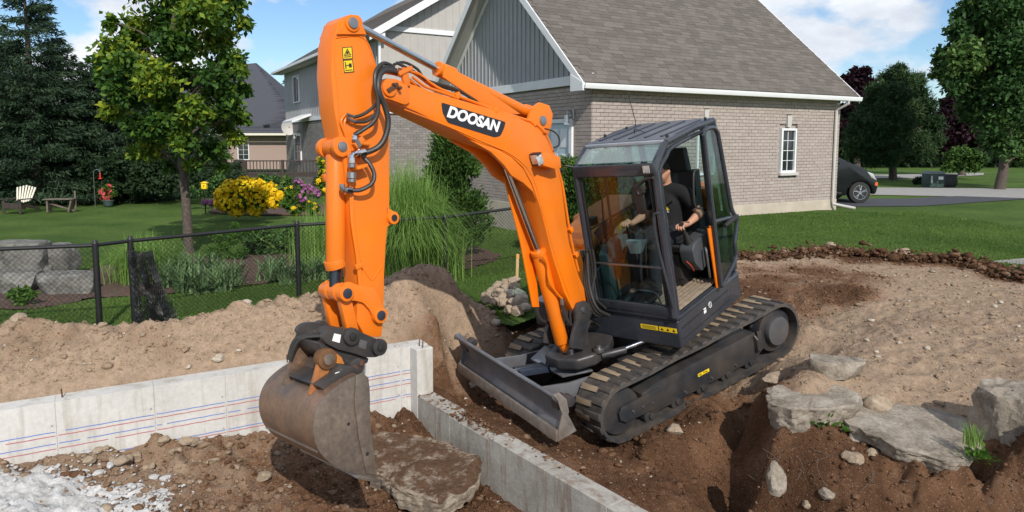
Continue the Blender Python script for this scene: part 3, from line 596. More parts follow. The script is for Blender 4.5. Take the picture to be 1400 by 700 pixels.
# local x runs left along the wall; the pit is on the -y side or +y side depending on the run
PS = 1 if (Matrix.Rotation(zrot(WD), 2) @ Vector((0, 1))).dot(WN) > 0 else -1
TOP = TOP_; edges = [-.20, .10, .98, 1.80, 2.38, 3.10, 3.9, 5.2, 6.6]
for i in range(len(edges) - 1):
    panel(edges[i] + .0008, edges[i + 1] - .0008, -PS * .20, 0, -1.6, TOP, 'wall_panel', M['concrete'], fw, .0008)
    for zz in (-.56, -.86):
        mb = MB(); mb.cyl((edges[i] + .03, -PS * .01, zz), (edges[i] + .03, PS * .0012, zz), .009, 10); mb.build('tie_hole', M['formline'], fw)

for zz, dz, mt in ((-.615, 0, 'blueline'), (-.648, .0, 'redline'), (-.715, 0, 'blueline'), (-.758, 0, 'redline'), (-.875, 0, 'blueline'), (-.90, 0, 'redline')):
    mb = MB()
    for i in range(len(edges) - 1):
        a, b = edges[i] + .01, edges[i + 1] - .01; m = 14
        pts = [(a + (b - a) * k / m, zz + (a + (b - a) * k / m) * .000 + .0012 * sin(k * 1.7 + i)) for k in range(m + 1)]
        for k in range(m):
            if random.random() < .04: continue
            (p, z1), (q, z2) = pts[k], pts[k + 1]; w = .0038
            mb.add([(p, PS * .0015, z1 - w), (q, PS * .0015, z2 - w), (q, PS * .0015, z2 + w), (p, PS * .0015, z1 + w)], [(0, 1, 2, 3)])
    mb.build('chalk_line', M[mt], fw, smooth=False)
for xx in (.25, 1.22, 3.05):
    mb = MB(); mb.cyl((xx, -PS * .1, TOP - .05), (xx + .006, -PS * .1, TOP + .075), .006, 8); mb.build('rebar_stub', M['rebar'], fw)
lw = None
lw = empty('low_foundation_wall', (K.x, K.y, 0), zrot(LD), 'low stained concrete foundation wall running under the blade to the bottom edge', 'foundation wall')
LS = 1 if (Matrix.Rotation(zrot(LD), 2) @ Vector((0, 1))).dot(LN) > 0 else -1
edges = [.002, .62, 1.28, 2.05, 2.75, 3.6, 4.6]
for i in range(len(edges) - 1):
    panel(edges[i] + .0015, edges[i + 1] - .0015, -LS * .19, 0, -1.8, -.85 - (.022 if i == 1 else 0), 'wall_panel', M['lowwall'], lw, .004)
panel(-.148, 0, -LS * .19, 0, -1.8, TOP - .003, 'corner_pier', M['concrete'], lw, .006)
for xx in (-.04, -.11):
    mb = MB(); mb.cyl((xx, -LS * .09, TOP - .05), (xx + .004, -LS * .09, TOP + .07), .006, 8); mb.build('rebar_stub', M['rebar'], lw)

# ------------------------------------------------------------------ the brick house
hs = empty('brick_house', (1.64, 14.38, 0), radians(30), 'beige brick house with brown shingle gable roof and grey vertical siding behind the excavator', 'house')
HL, HW, EZ, SL = 8.04, 7.3, 3.11, .89         # length, width, eave height, roof slope
FZ = .26
mb = MB(); mb.box((HL / 2, HW / 2, EZ / 2 + .1), (HL - .1, HW - .1, EZ - .25)); wall = mb.build('wall', M['mortar'], hs)
mb = MB(); mb.box((HL / 2, HW / 2, FZ / 2 - .3), (HL + .03, HW + .03, FZ + .6)); mb.build('foundation', M['found'], hs, .01, 1)
mb = MB(); mb.prism([(.05, EZ), (HW - .05, EZ), (HW / 2, EZ + SL * (HW / 2 - .05))], 'X', .06, HL - .06); mb.build('gable_core', M['siding'], hs)
def quad_bricks(parent, L, z0, z1, axis, holes, bl=.215, bh=.078, limit=300, order=None, mat='brick', name='brick', g=.008):
    """courses of brick laid in running bond on a wall face; the ones that show largest are bricks of their own"""
    cells = []
    rows = int((z1 - z0) / bh)
    for r in range(rows):
        z = z0 + r * bh; x = -bl / 2 if r % 2 else 0
        while x < L:
            a, b = max(0, x), min(L, x + bl); x += bl
            if b - a < .04: continue
            cuts = [(a, b)]
            for (hx0, hx1, hz0, hz1) in holes:
                if z + bh > hz0 + .01 and z < hz1 - .01:
                    nc = []
                    for (p, q) in cuts:
                        if q <= hx0 or p >= hx1: nc.append((p, q)); continue
                        if p < hx0: nc.append((p, hx0))
                        if q > hx1: nc.append((hx1, q))
                    cuts = nc
            cells += [(p, q, z) for p, q in cuts if q - p > .02]
    if order: cells.sort(key=order)
    full = [c for c in cells if abs(c[1] - c[0] - bl) < 1e-6]; rest = [c for c in cells if abs(c[1] - c[0] - bl) >= 1e-6]
    def geo(mb, c, org=(0, 0, 0)):
        p, q, z = c; pr = .012 + .004 * random.random()
        if axis == 'x': mb.box(((p + q) / 2 - org[0], .03 - pr - org[1], z + bh / 2 - org[2]), (q - p - g, .05, bh - g))
        else: mb.box((.03 - pr - org[0], (p + q) / 2 - org[1], z + bh / 2 - org[2]), (.05, q - p - g, bh - g))
    proto = []
    for k in range(4):
        b_ = MB(); geo(b_, (0, bl, 0)); o = b_.build(name, M[mat], None, .004, 1); proto.append(o.data); bpy.data.objects.remove(o)
    for c in full[:limit]:
        o = bpy.data.objects.new(name, random.choice(proto)); o.location = (c[0], 0, c[2]) if axis == 'x' else (0, c[0], c[2]); link(o, parent)
    mb = MB(); k0 = 0
    for c in full[limit:] + rest: geo(mb, c)
    if mb.v:
        o = mb.build('brickwork', M[mat], parent, smooth=False); a = o.data.attributes.new('rnd', 'FLOAT', 'FACE')
        v = np.repeat(RNG.random(len(mb.f) // 6 + 1), 6)[:len(mb.f)].astype(np.float32); a.data.foreach_set('value', v) if len(o.data.polygons) == len(mb.f) else None
        tag(o, kind='stuff')
    return cells
WX = 6.05; WIN = (WX - .30, WX + .30, 1.0, 2.12)
quad_bricks(wall, HL, FZ, 2.99, 'x', [(WIN[0] - .03, WIN[1] + .03, WIN[2] - .10, WIN[3] + .03), (WX - .09, WX + .09, WIN[3], WIN[3] + .30), (3.15, 3.3, 2.2, 2.5)], order=lambda c: c[0] + (0 if c[2] > .6 else 30))
DY0, DY1 = .75, 1.60
quad_bricks(wall, HW, FZ, 2.96, 'y', [(DY0 - .12, DY1 + .12, 0, 2.28)], limit=0)
# windows
def window(parent, c, w, h, axis, bars_v=1, bars_h=3, name='window', depth=.05, d=-1):
    """a framed window with panes on a wall face; c is its lower middle point on the face"""
    X = Matrix.Translation(c) @ (Matrix.Identity(4) if axis == 'x' else Matrix.Rotation(-pi / 2, 4, 'Z'))
    f = MB(X); t = .055
    f.box((-w / 2 + t / 2, 0, h / 2), (t, .09, h)); f.box((w / 2 - t / 2, 0, h / 2), (t, .09, h))
    f.box((0, 0, t / 2), (w - 2 * t, .088, t)); f.box((0, 0, h - t / 2), (w - 2 * t, .088, t))
    fr = f.build(name, M['whitetrim'], parent, .004, 1)
    g = MB(X); g.box((0, .02, h / 2), (w - 2 * t, .012, h - 2 * t)); g.build('pane', M['darkglass'], fr)
    b = MB(X)
    for k in range(1, bars_v + 1): b.box((-w / 2 + t + (w - 2 * t) * k / (bars_v + 1), .008, h / 2), (.016, .014, h - 2 * t))
    for k in range(1, bars_h + 1): b.box((0, .005, t + (h - 2 * t) * k / (bars_h + 1)), (w - 2 * t, .012, .014))
    b.build('glazing_bars', M['whitetrim'], fr); return fr
w_ = window(hs, (WX, 0, WIN[2]), .56, 1.10, 'x', 1, 3)
mb = MB(); mb.box((WX, -.03, WIN[2] - .035), (.68, .13, .07)); mb.build('sill', M['soffit'], w_, .006, 1)
mb = MB(); mb.prism([(WX - .065, 2.13), (WX + .065, 2.13), (WX + .085, 2.42), (WX - .085, 2.42)], 'Y', -.035, .02); mb.build('keystone', M['soffit'], hs)
mb = MB(); mb.prism([(3.16, 2.22), (3.27, 2.22), (3.285, 2.50), (3.145, 2.50)], 'Y', -.035, .02); mb.build('keystone', M['soffit'], hs)
w2 = window(hs, (3.215, 0, 1.0), .56, 1.16, 'x', 1, 3)
# pale side door in the gable wall
mb = MB(); 
for a, b in ((DY0 - .11, DY0), (DY1, DY1 + .11)): mb.box((-.01, (a + b) / 2, 1.13), (.10, .11, 2.25))
mb.box((-.01, (DY0 + DY1) / 2, 2.215), (.098, DY1 - DY0, .09)); dr = mb.build('door_frame', M['whitetrim'], hs, .005, 1)
mb = MB(); mb.box((.012, (DY0 + DY1) / 2, 1.09), (.05, DY1 - DY0, 2.16)); door = mb.build('door', simple('pale_blue_door', (.47, .58, .64), .45, 0, .04, 3), dr)
mb = MB()
for yy in (DY0 + .24, DY1 - .24):
    for zz, hh in ((.55, .6), (1.25, .5), (1.84, .4)): mb.box((-.016, yy, zz), (.012, .26, hh))
mb.build('door_moulding', M['whitetrim'], dr, .004, 1)
mb = MB(); mb.tube(spline([(-.02, .62, 2.33), (-.14, .62, 2.43), (-.20, .62, 2.34)], 5), .012, 8); mb.cyl((-.02, .62, 2.25), (-.03, .62, 2.45), .045, 12); wl_ = mb.build('wall_lamp', M['steel'], hs)
mb = MB(); mb.cyl((-.20, .62, 2.13), (-.20, .62, 2.33), .065, 12, .05); mb.build('lamp_shade', M['lamplens'], wl_)
# frieze boards, siding boards on the gable
mb = MB(); mb.box((-.02, HW / 2, 3.06), (.05, HW + .1, .20)); mb.build('frieze_board', M['whitetrim'], hs, .005, 1)
mb = MB(); mb.box((HL / 2, -.02, EZ - .08), (HL + .05, .05, .10)); mb.build('frieze_board', M['whitetrim'], hs, .005, 1)
y_ = .08; bw = .20
while y_ < HW - .1:
    y1_ = min(y_ + bw, HW - .08); zt = lambda y: EZ + .05 + SL * (min(y, HW - y) - .02)
    lo = 3.14; a, b = y_ + .006, y1_ - .006
    if zt(a) > lo + .02 or zt(b) > lo + .02:
        pl = [(a, lo), (b, lo), (b, max(lo, zt(b)))]
        if a < HW / 2 < b: pl.append((HW / 2, zt(HW / 2)))
        pl.append((a, max(lo, zt(a))))
        mb = MB(); mb.prism(pl, 'X', .055, .028); mb.build('siding_board', M['siding'], hs, smooth=False)
        mb = MB(); mb.box((.020, y_, (lo + zt(a)) / 2), (.026, .02, max(.02, zt(a) - lo - .02))); mb.build('batten', M['siding'], hs, smooth=False)
    y_ += bw
# roof: decks, shingles, rake boards, soffits, gutters
OV, RX0, RX1 = .26, -.42, HL + .42
roof = None
cs = 1 / sqrt(1 + SL * SL)
for side in (0, 1):
    mb = MB(); f = (lambda y: y) if side == 0 else (lambda y: HW - y)
    za = EZ + .06
    pts = [(f(-OV), za - OV * SL), (f(HW / 2), za + SL * HW / 2), (f(HW / 2), za + SL * HW / 2 - .07), (f(-OV), za - OV * SL - .07)]
    mb.prism(pts, 'X', RX0 + .03, RX1 - .03); o = mb.build('roof', M['shingle'], hs, smooth=False)
    roof = roof or o
    # rakes
    for xx in (RX0, RX1):
        mb = MB(); pts = [(f(-OV - .01), za - OV * SL + .015), (f(HW / 2), za + SL * (HW / 2) + .025), (f(HW / 2), za + SL * (HW / 2) - .21), (f(-OV - .01), za - OV * SL - .17)]
        mb.prism(pts, 'X', xx - .014, xx + .014); mb.build('rake_board', M['whitetrim'], hs, .004, 1)
    mb = MB(); pts = [(f(-OV), za - OV * SL - .085), (f(HW / 2), za + SL * (HW / 2) - .085), (f(HW / 2), za + SL * (HW / 2) - .11), (f(-OV), za - OV * SL - .11)]
    mb.prism(pts, 'X', RX0 + .02, .0); mb.build('soffit', M['soffit'], hs, smooth=False)
    # inner frieze against the wall following the slope
    mb = MB(); pts = [(f(.0), za - .13), (f(HW / 2), za + SL * (HW / 2) - .13), (f(HW / 2), za + SL * (HW / 2) - .28), (f(.0), za - .28)]
    mb.prism(pts, 'X', -.012, .024); mb.build('rake_frieze', M['whitetrim'], hs, .004, 1)
EAZ = EZ + .06 - OV * SL
mb = MB(); mb.box((HL / 2, -OV / 2 + .01, EAZ - .10), (HL + .8, OV - .01, .02)); mb.build('soffit', M['soffit'], hs)
gp = [(-OV - .005, EAZ - .12), (-OV - .07, EAZ - .12), (-OV - .09, EAZ - .06), (-OV - .09, EAZ - .015), (-OV - .08, EAZ - .015), (-OV - .07, EAZ - .05), (-OV - .005, EAZ - .05)]
mb = MB(); mb.prism(gp, 'X', RX0, RX1); mb.build('gutter', M['whitetrim'], hs, .003, 1)
mb = MB(); mb.prism([(-OV - .02, EAZ - .16), (.16, EAZ - .16), (.16, EAZ + .20), (-OV - .02, EAZ + .0)], 'X', RX0 - .02, RX0 + .035); mb.build('eave_return', M['whitetrim'], hs, .004, 1)
px = HL - .22
mb = MB(); mb.tube([(px + .1, -OV - .06, EAZ - .13), (px + .1, -OV - .06, EAZ - .19), (px, -.06, EAZ - .36), (px, -.06, .22), (px, -.08, .14), (px + .25, -.55, .05)], .038, 8); mb.build('downspout', M['soffit'], hs)
# asphalt shingles, overlapping courses
ex, sw = .135, .30; cells = []
nrow = int((HW / 2 + OV) / (ex * cs))
for r in range(nrow):
    x = RX0 + (sw / 2 if r % 2 else 0) - .15 * ((r * 7) % 3) / 3
    while x < RX1:
        a, b = max(RX0, x), min(RX1, x + sw); x += sw
        if b - a > .05: cells.append((r, a, b))
A_ = math.atan(SL)
def shingle(mb, r, a, b, org=None, j=0):
    X = Matrix.Translation((0, -OV + r * ex * cs, EAZ + r * ex * cs * SL)) @ Matrix.Rotation(A_ - .035, 4, 'X')
    if org: X = Matrix.Identity(4)
    mb.box(((a + b) / 2, ex * .62, .010 + j), (b - a - .006, ex * 1.25, .012), X=X)
protos = []
for k in range(3):
    b_ = MB(); shingle(b_, 0, 0, sw, True, k * .0016); o = b_.build('shingle', M['shingle']); protos.append(o.data); bpy.data.objects.remove(o)
fulls = [c for c in cells if abs(c[2] - c[1] - sw) < 1e-6]; fulls.sort(key=lambda c: c[0] * .35 + c[1])
for (r, a, b) in fulls[:300]:
    o = bpy.data.objects.new('shingle', random.choice(protos)); o.location = (a, -OV + r * ex * cs, EAZ + r * ex * cs * SL + .002); o.rotation_euler = (A_ - .035, 0, 0); link(o, roof)
mb = MB(); done = set(fulls[:300])
for c in cells:
    if c not in done: shingle(mb, *c, j=random.choice((0, .0016, .003)))
o = mb.build('shingle_courses', M['shingle'], roof, smooth=False); tag(o, kind='stuff'); a = o.data.attributes.new('rnd', 'FLOAT', 'FACE'); a.data.foreach_set('value', np.repeat(RNG.random(len(mb.f) // 6), 6).astype(np.float32))

# ------------------------------------------------------------------ the two-storey wing behind
h2 = empty('two_storey_house', (1.64 - .5 * 12.1 - .866 * .25, 14.38 + .866 * 12.1 - .5 * .25, 0), radians(30), 'two storey grey house with vertical siding over brick, behind the raised arm', 'house')
L2, W2, E2, S2 = 12.0, 15.3, 5.72, .62      # gable wall along x, long shaded wall along y
mb = MB(); mb.box((L2 / 2, W2 / 2, 1.1), (L2 - .1, W2 - .1, 3.4)); wall2 = mb.build('wall', M['mortar'], h2)
mb = MB(); mb.prism([(.04, 2.8), (.04, E2), (L2 / 2, E2 + S2 * (L2 / 2)), (L2 - .04, E2), (L2 - .04, 2.8)], 'Y', .04, W2 - .04); mb.build('upper_wall', M['sidingsunlit'], h2)
quad_bricks(wall2, 5.0, -.6, 2.78, 'x', [], limit=0, bl=.24, bh=.085, mat='brickgrey')
quad_bricks(wall2, W2, -.6, 2.78, 'y', [(4.2, 5.6, .7, 2.2), (11.8, 13.2, .8, 2.2)], limit=0, bl=.24, bh=.085, mat='brickgrey')
mb = MB(); mb.box((L2 / 2, -.02, 2.87), (L2 + .1, .06, .18)); mb.build('belt_board', M['whitetrim'], h2)
mb = MB(); mb.box((-.02, W2 / 2, 2.87), (.06, W2 + .04, .18)); mb.build('belt_board', M['whitetrim'], h2)
mb = MB(); mb.box((L2 / 2, -.03, E2 + .02), (L2 - .1, .06, .17)); mb.build('belt_board', M['whitetrim'], h2)
k = 0
while k * .28 < 7.0:
    a = .04 + k * .28; b = a + .28; zt = E2 + S2 * min(b, L2 - b) - .1
    mb = MB(); mb.box(((a + b) / 2, .012, (2.97 + E2 - .07) / 2), (.265, .022, E2 - .07 - 2.97)); mb.build('siding_board', M['sidingsunlit'], h2)
    mb = MB(); mb.box((a, .0, (2.97 + E2 - .07) / 2), (.03, .03, E2 - .07 - 2.97)); mb.build('batten', M['sidingsunlit'], h2)
    if zt - E2 > .15:
        mb = MB(); mb.box(((a + b) / 2, .012, (E2 + .11 + zt) / 2), (.265, .022, zt - E2 - .11)); mb.build('siding_board', M['sidingsunlit'], h2)
        mb = MB(); mb.box((a, .0, (E2 + .11 + zt) / 2), (.03, .03, zt - E2 - .11)); mb.build('batten', M['sidingsunlit'], h2)
    k += 1
for k in range(int(W2 / .3)):
    a = .04 + k * .3
    mb = MB(); mb.box((.012, a + .15, (2.97 + E2) / 2), (.022, .285, E2 - 2.97)); mb.build('siding_board', M['siding'], h2)  # greyer than the gable's siding: this wall's shade is put into the colour
    mb = MB(); mb.box((.0, a, (2.97 + E2) / 2), (.03, .03, E2 - 2.97)); mb.build('batten', M['siding'], h2)
for side in (0, 1):
    f = (lambda x: x) if side == 0 else (lambda x: L2 - x); za = E2 + .05
    mb = MB(); mb.prism([(f(-.5), za - .5 * S2), (f(L2 / 2), za + S2 * L2 / 2), (f(L2 / 2), za + S2 * L2 / 2 - .1), (f(-.5), za - .5 * S2 - .1)], 'Y', -.45, W2 + .45); rf = mb.build('roof', M['shingle'], h2, smooth=False)
    mb = MB(); mb.prism([(f(-.52), za - .5 * S2 + .03), (f(L2 / 2), za + S2 * L2 / 2 + .04), (f(L2 / 2), za + S2 * L2 / 2 - .30), (f(-.52), za - .5 * S2 - .24)], 'Y', -.50, -.46); mb.build('rake_board', M['whitetrim'], h2)
    if side == 0:
        for r in range(26):   # courses that show on the left slope
            x0 = -.5 + r * .155
            mb = MB(); X = Matrix.Translation((x0, W2 / 2, za + x0 * S2 + .006)) @ Matrix.Rotation(-math.atan(S2) + .04, 4, 'Y'); mb.box((.09, 0, .008), (.20, W2 + .9, .014), X=X); mb.build('shingle_course', M['shingle'], rf)
mb = MB(); mb.box((-.27, W2 / 2, E2 - .32), (.50, W2 + .8, .03)); mb.build('soffit', M['soffit'], h2)
mb = MB(); mb.box((-.56, W2 / 2, E2 - .27), (.12, W2 + .9, .12)); mb.build('gutter', M['whitetrim'], h2, .01, 1)
mb = MB(); mb.tube([(-.02, -.05, E2 - .4), (-.06, -.06, .1)], .05, 8); mb.build('downspout', M['whitetrim'], h2)
mb = MB(); mb.box((-.25, -.2, E2 - .28), (.6, .5, .12)); mb.build('eave_return', M['whitetrim'], h2)
window(h2, (-.03, 12.5, 3.75), 1.25, 1.35, 'y', 1, 0); window(h2, (-.03, 5.2, 3.75), 1.25, 1.35, 'y', 1, 0)
window(h2, (-.03, 12.5, .80), 1.4, 1.4, 'y', 1, 2); window(h2, (-.03, 4.9, .70), 1.3, 1.4, 'y', 1, 2)
mb = MB(); mb.prism([(-.9, 2.78), (0, 3.12), (0, 3.02), (-.9, 2.68)], 'Y', 9.8, 11.8); mb.build('porch_roof', M['whitetrim'], h2)
mb = MB(); mb.prism([(-.85, 2.55), (-.9, 2.72), (.2, 3.1), (.2, 2.9)], 'Y', W2 - .2, W2 + 1.6); mb.build('porch_roof', M['shinglefar'], h2)

# ------------------------------------------------------------------ the far brick bungalow on the left
GL0 = -.42
def at(u, d, z): return ((u - 700) / 950 * d, d, z)
bh_ = empty('brick_bungalow', at(395, 46, 0), radians(2), 'pinkish brick bungalow with dark slate hip roof far left behind the young tree', 'house')
mb = MB(); mb.box((-6.5, 4, 1.45), (13, 8, 2.9)); bw_ = mb.build('wall', M['brickfar'], bh_)
mb = MB(); mb.box((-6.5, -.02, 2.45), (13.0, .05, .10)); mb.build('soffit', M['soffit'], bh_)
v = [(-13.6, -.7, 2.35), (1.6, -.7, 2.35), (1.6, 9, 2.35), (-13.6, 9, 2.35), (-2.9, 3.2, 7.25), (-9.0, 4.2, 6.8)]
mb = MB(); mb.add(v, [(0, 1, 4, 5), (1, 2, 4), (2, 3, 5, 4), (3, 0, 5), (3, 2, 1, 0)]); rf = mb.build('roof', M['shinglefar'], bh_, smooth=False)
for r in range(30):
    t0, t1 = r / 30, (r + 1) / 30; L = lambda p, q, t: Vector(p).lerp(Vector(q), t)
    a, b = L(v[0], v[5], t0), L(v[1], v[4], t0); c, d_ = L(v[1], v[4], t1), L(v[0], v[5], t1); up = Vector((0, -.012, .014))
    mb = MB(); mb.add([a + up * 1.6, b + up * 1.6, c + up * .4, d_ + up * .4, a, b], [(0, 1, 2, 3), (4, 5, 1, 0)]); mb.build('shingle_course', M['shinglefar'], rf, smooth=False)
for (x, y, z) in ((-3.2, 1.35, 5.0), (-4.2, 2.0, 5.9)):
    mb = MB(); mb.box((x, y, z), (.35, .3, .2)); mb.build('roof_vent', M['black'], rf)
mb = MB(); mb.box((-6.0, -.78, 2.28), (15.2, .1, .14)); mb.build('gutter', M['whiteplastic'], bh_)
window(bh_, (-2.9, -.02, .60), .75, 1.35, 'x', 1, 3)
mb = MB(); mb.prism([(-3.05, 1.98), (-2.75, 1.98), (-2.7, 2.25), (-3.1, 2.25)], 'Y', -.06, .02); mb.build('keystone', M['soffit'], bh_)
# satellite dish on the two storey house
ds = empty('satellite_dish', at(397, 36.5, 2.55), 0, 'pale round satellite dish on the corner of the two storey house', 'satellite dish')
mb = MB(); 
for k in range(6):
    pass
prof = [(0, 0), (.14, .02), (.27, .05), (.38, .10)]; nseg = 24; vs = []; fs = []
for i, (r, h) in enumerate(prof):
    for j in range(nseg): a = 2 * pi * j / nseg; vs.append((r * cos(a), h, r * sin(a) * 1.1))
for i in range(3):
    for j in range(nseg): fs.append((i * nseg + j, i * nseg + (j + 1) % nseg, (i + 1) * nseg + (j + 1) % nseg, (i + 1) * nseg + j))
mb.add(vs, fs, Matrix.Rotation(pi + .4, 4, 'Z')); mb.build('dish', M['soffit'], ds)
mb = MB(); mb.tube([(0, 0, 0), (.2, .2, -.2), (.35, .5, -.1)], .03, 6); mb.build('bracket', M['black'], ds)
# deck with railing
dk = empty('deck_railing', at(322, 30, -.1), radians(5), 'dark brown timber deck with thin balusters in front of the far bungalow', 'deck')
mb = MB(); mb.box((2.0, 1.2, .42), (4.2, 2.4, .12)); mb.build('deck_floor', M['darkwood'], dk)
for x in (0, .42, 2.0, 3.9):
    mb = MB(); mb.box((x, 0, .55), (.11, .11, 1.1)); mb.build('post', M['darkwood'], dk)
mb = MB(); mb.box((2.0, 0, 1.06), (4.0, .09, .05)); mb.build('top_rail', M['darkwood'], dk)
mb = MB(); mb.box((2.0, 0, .52), (4.0, .05, .05)); mb.build('bottom_rail', M['darkwood'], dk)
for k in range(28):
    mb = MB(); mb.box((.07 + k * .14, 0, .79), (.03, .03, .5)); mb.build('baluster', M['darkwood'], dk)
mb = MB(); mb.box((.2, -.02, .6), (.36, .06, 1.05)); mb.build('gate_panel', M['darkwood'], dk)

# ------------------------------------------------------------------ the excavator
ex = bpy.data.objects.new('excavator', None); link(ex); tag(ex, 'orange and charcoal tracked mini excavator digging beside the new foundation', 'excavator')
ex.matrix_world = Matrix.Translation(EXC_T) @ EXC_R.to_4x4()
SW = 0.3035
XU = Matrix.Rotation(SW, 4, 'Z')                 # the slewed upper structure
def U(): return MB(XU)
def up3(pts, y): return [(p[0], y, p[1]) for p in pts]
def part(mb, name, mat, parent=None, bevel=0.0, **k): return mb.build(name, M[mat] if isinstance(mat, str) else mat, parent or ex, bevel, **k)
def hpath(pts, k=5): return spline(pts, k)

# --- crawler tracks
XR, XF, ZT, RR, RF = -1.13, .98, .236, .285, .265     # sprocket, idler, axle height, radii to the belt's middle
def track_path(n_end=14):
    P = []
    for k in range(n_end + 1):
        a = pi / 2 + pi * k / n_end; P.append((XR + RR * cos(a), ZT + RR * sin(a)))
    for k in range(1, 12): t = k / 12; P.append((XR + (XF - XR) * t, ZT - RR + (RR - RF) * t))
    for k in range(n_end + 1):
        a = -pi / 2 + pi * k / n_end; P.append((XF + RF * cos(a), ZT + RF * sin(a)))
    for k in range(1, 12): t = k / 12; P.append((XF + (XR - XF) * t, ZT + RF + (RR - RF) * t - .012 * sin(pi * t * 3) ** 2))
    return P
TP = [Vector(p) for p in track_path()]; cl = [0]
for i in range(len(TP)): cl.append(cl[-1] + (TP[(i + 1) % len(TP)] - TP[i]).length)
def track_at(s):
    s %= cl[-1]
    for i in range(len(TP)):
        if s <= cl[i + 1]:
            a, b = TP[i], TP[(i + 1) % len(TP)]; t = (s - cl[i]) / (cl[i + 1] - cl[i]); d = (b - a).normalized(); return a.lerp(b, t), d
    return TP[0], Vector((0, 1))
NL = 46
def make_track(side):
    y0, y1 = (.50, .90) if side > 0 else (-.90, -.50)
    m = len(TP); mb = MB(); N = []
    for i in range(m):
        d = (TP[(i + 1) % m] - TP[i - 1]).normalized(); N.append(Vector((d.y, -d.x)))
    for sgn in (1, -1):
        if (TP[0] + N[0] * .02 - Vector((0, ZT))).length >= (TP[0] - Vector((0, ZT))).length: break
        N = [-n for n in N]
    for i in range(m):
        for (yy, o) in ((y0, .0), (y1, .0), (y1 - .004, .030), (y0 + .004, .030)):
            p = TP[i] + N[i] * (o - .018); mb.v.append(Vector((p.x, yy, p.y)))
    for i in range(m):
        j = (i + 1) % m
        for q in range(4): mb.f.append([i * 4 + q, i * 4 + (q + 1) % 4, j * 4 + (q + 1) % 4, j * 4 + q])
    tr = mb.build('track', M['trackshoe'], ex, angle=50)
    # lug mesh: two offset chevron pads, local x along the belt, z outwards
    protos = []
    for k in range(2):
        lb = MB(); s = 1 if k else -1; w = (y1 - y0) / 2
        def pad(ya, yb, xa, skew):
            p = [(xa - .040, ya), (xa - .034 + skew, yb), (xa + .034 + skew, yb), (xa + .040, ya)]
            t = [(xa - .031, ya + .01 * (1 if yb > ya else -1)), (xa - .026 + skew, yb), (xa + .026 + skew, yb), (xa + .031, ya + .01 * (1 if yb > ya else -1))]
            o = len(lb.v); lb.v += [Vector((x, y, .008)) for x, y in p] + [Vector((x, y, .027)) for x, y in t]
            lb.f += [[o + 3, o + 2, o + 1, o], [o + 4, o + 5, o + 6, o + 7]] + [[o + q, o + (q + 1) % 4, o + 4 + (q + 1) % 4, o + 4 + q] for q in range(4)]
        pad(-w + .004, .045, .0, .030 * s); pad(w - .004, -.045, .053, -.030 * s)
        lo = lb.build('track_shoe', M['trackshoe'], None, .006, 2)
        lo.data.materials.append(M['lugmud'])
        for pg in lo.data.polygons:
            if pg.normal.z > .8: pg.material_index = 1
        protos.append(lo.data); bpy.data.objects.remove(lo)
    for k in range(NL):
        p, d = track_at(cl[-1] * k / NL); n = Vector((d.y, -d.x))
        if (p + n * .02 - Vector((max(XR, min(XF, p.x)), ZT))).length < (p - Vector((max(XR, min(XF, p.x)), ZT))).length: n = -n
        o = bpy.data.objects.new('track_shoe', protos[0]); yc = (y0 + y1) / 2
        ax = Vector((d.x, 0, d.y)); az = Vector((n.x, 0, n.y)); ay = az.cross(ax)
        o.matrix_local = Matrix(((ax.x, ay.x, az.x, p.x), (ax.y, ay.y, az.y, yc), (ax.z, ay.z, az.z, p.y), (0, 0, 0, 1))); link(o, tr)
    ys = y1 if side > 0 else y0; s = 1 if side > 0 else -1
    # track frame
    mb = MB(); poly = [(-.88, .10), (-.82, .335), (.55, .335), (.72, .30), (.72, .12), (.60, .05), (-.80, .04)]
    mb.prism(poly, 'Y', s * .56, s * .845); part(mb, 'track_frame', 'steelblack', tr, .012)
    mb = MB(); mb.prism([(.50, .10), (.50, .29), (.98, .285), (1.02, .24), (1.02, .17), (.96, .12)], 'Y', s * .845, s * .868); part(mb, 'idler_guard', 'steelblack', tr, .006)
    mb = MB(); mb.cyl((XF, s * .58, ZT), (XF, s * .83, ZT), .225, 28); part(mb, 'idler_wheel', 'steelblack', tr, .01)
    mb = MB(); mb.cyl((XR, s * .60, ZT), (XR, s * .82, ZT), .235, 28)
    for k in range(14):
        a = 2 * pi * k / 14; mb.box((XR + .235 * cos(a), s * .70, ZT + .235 * sin(a)), (.04, .05, .045), Matrix.Rotation(-a, 3, 'Y'))
    part(mb, 'sprocket', 'steelblack', tr, .008)
    mb = MB(); mb.cyl((XR, s * .80, ZT), (XR, s * .885, ZT), .155, 26); part(mb, 'motor_cover', simple('grey_motor_cover', (.075, .075, .078), .5, .1, .1, 6, dirt=(.16, .13, .1), dirt_amt=.4), tr, .014)
    for k in range(5):
        x = -.72 + k * .34; mb = MB(); mb.cyl((x, s * .58, .035), (x, s * .83, .035), .085, 18); mb.cyl((x, s * .83, .035), (x, s * .852, .035), .035, 12); part(mb, 'roller', 'steelblack', tr, .006)
    mb = MB()
    for x, z in ((.62, .17), (.74, .18), (.86, .19)): mb.cyl((x, s * .865, z), (x, s * .878, z), .014, 8)
    for x in (-.5, -.16, .2): mb.cyl((x, s * .84, .09), (x, s * .858, .09), .014, 8)
    tag(part(mb, 'bolts', 'steel', tr), kind='stuff')
    mb = MB(); mb.tube([(-.80, s * .85, .30), (-.80, s * .885, .27), (-.80, s * .885, .15), (-.80, s * .85, .12)], .016, 8); part(mb, 'tie_down', 'steelblack', tr)
    mb = MB(); mb.prism([(-.90, .12), (-.90, .33), (-.84, .335), (-.84, .10)], 'Y', s * .84, s * .858); part(mb, 'cover_plate', 'steelblack', tr, .004)
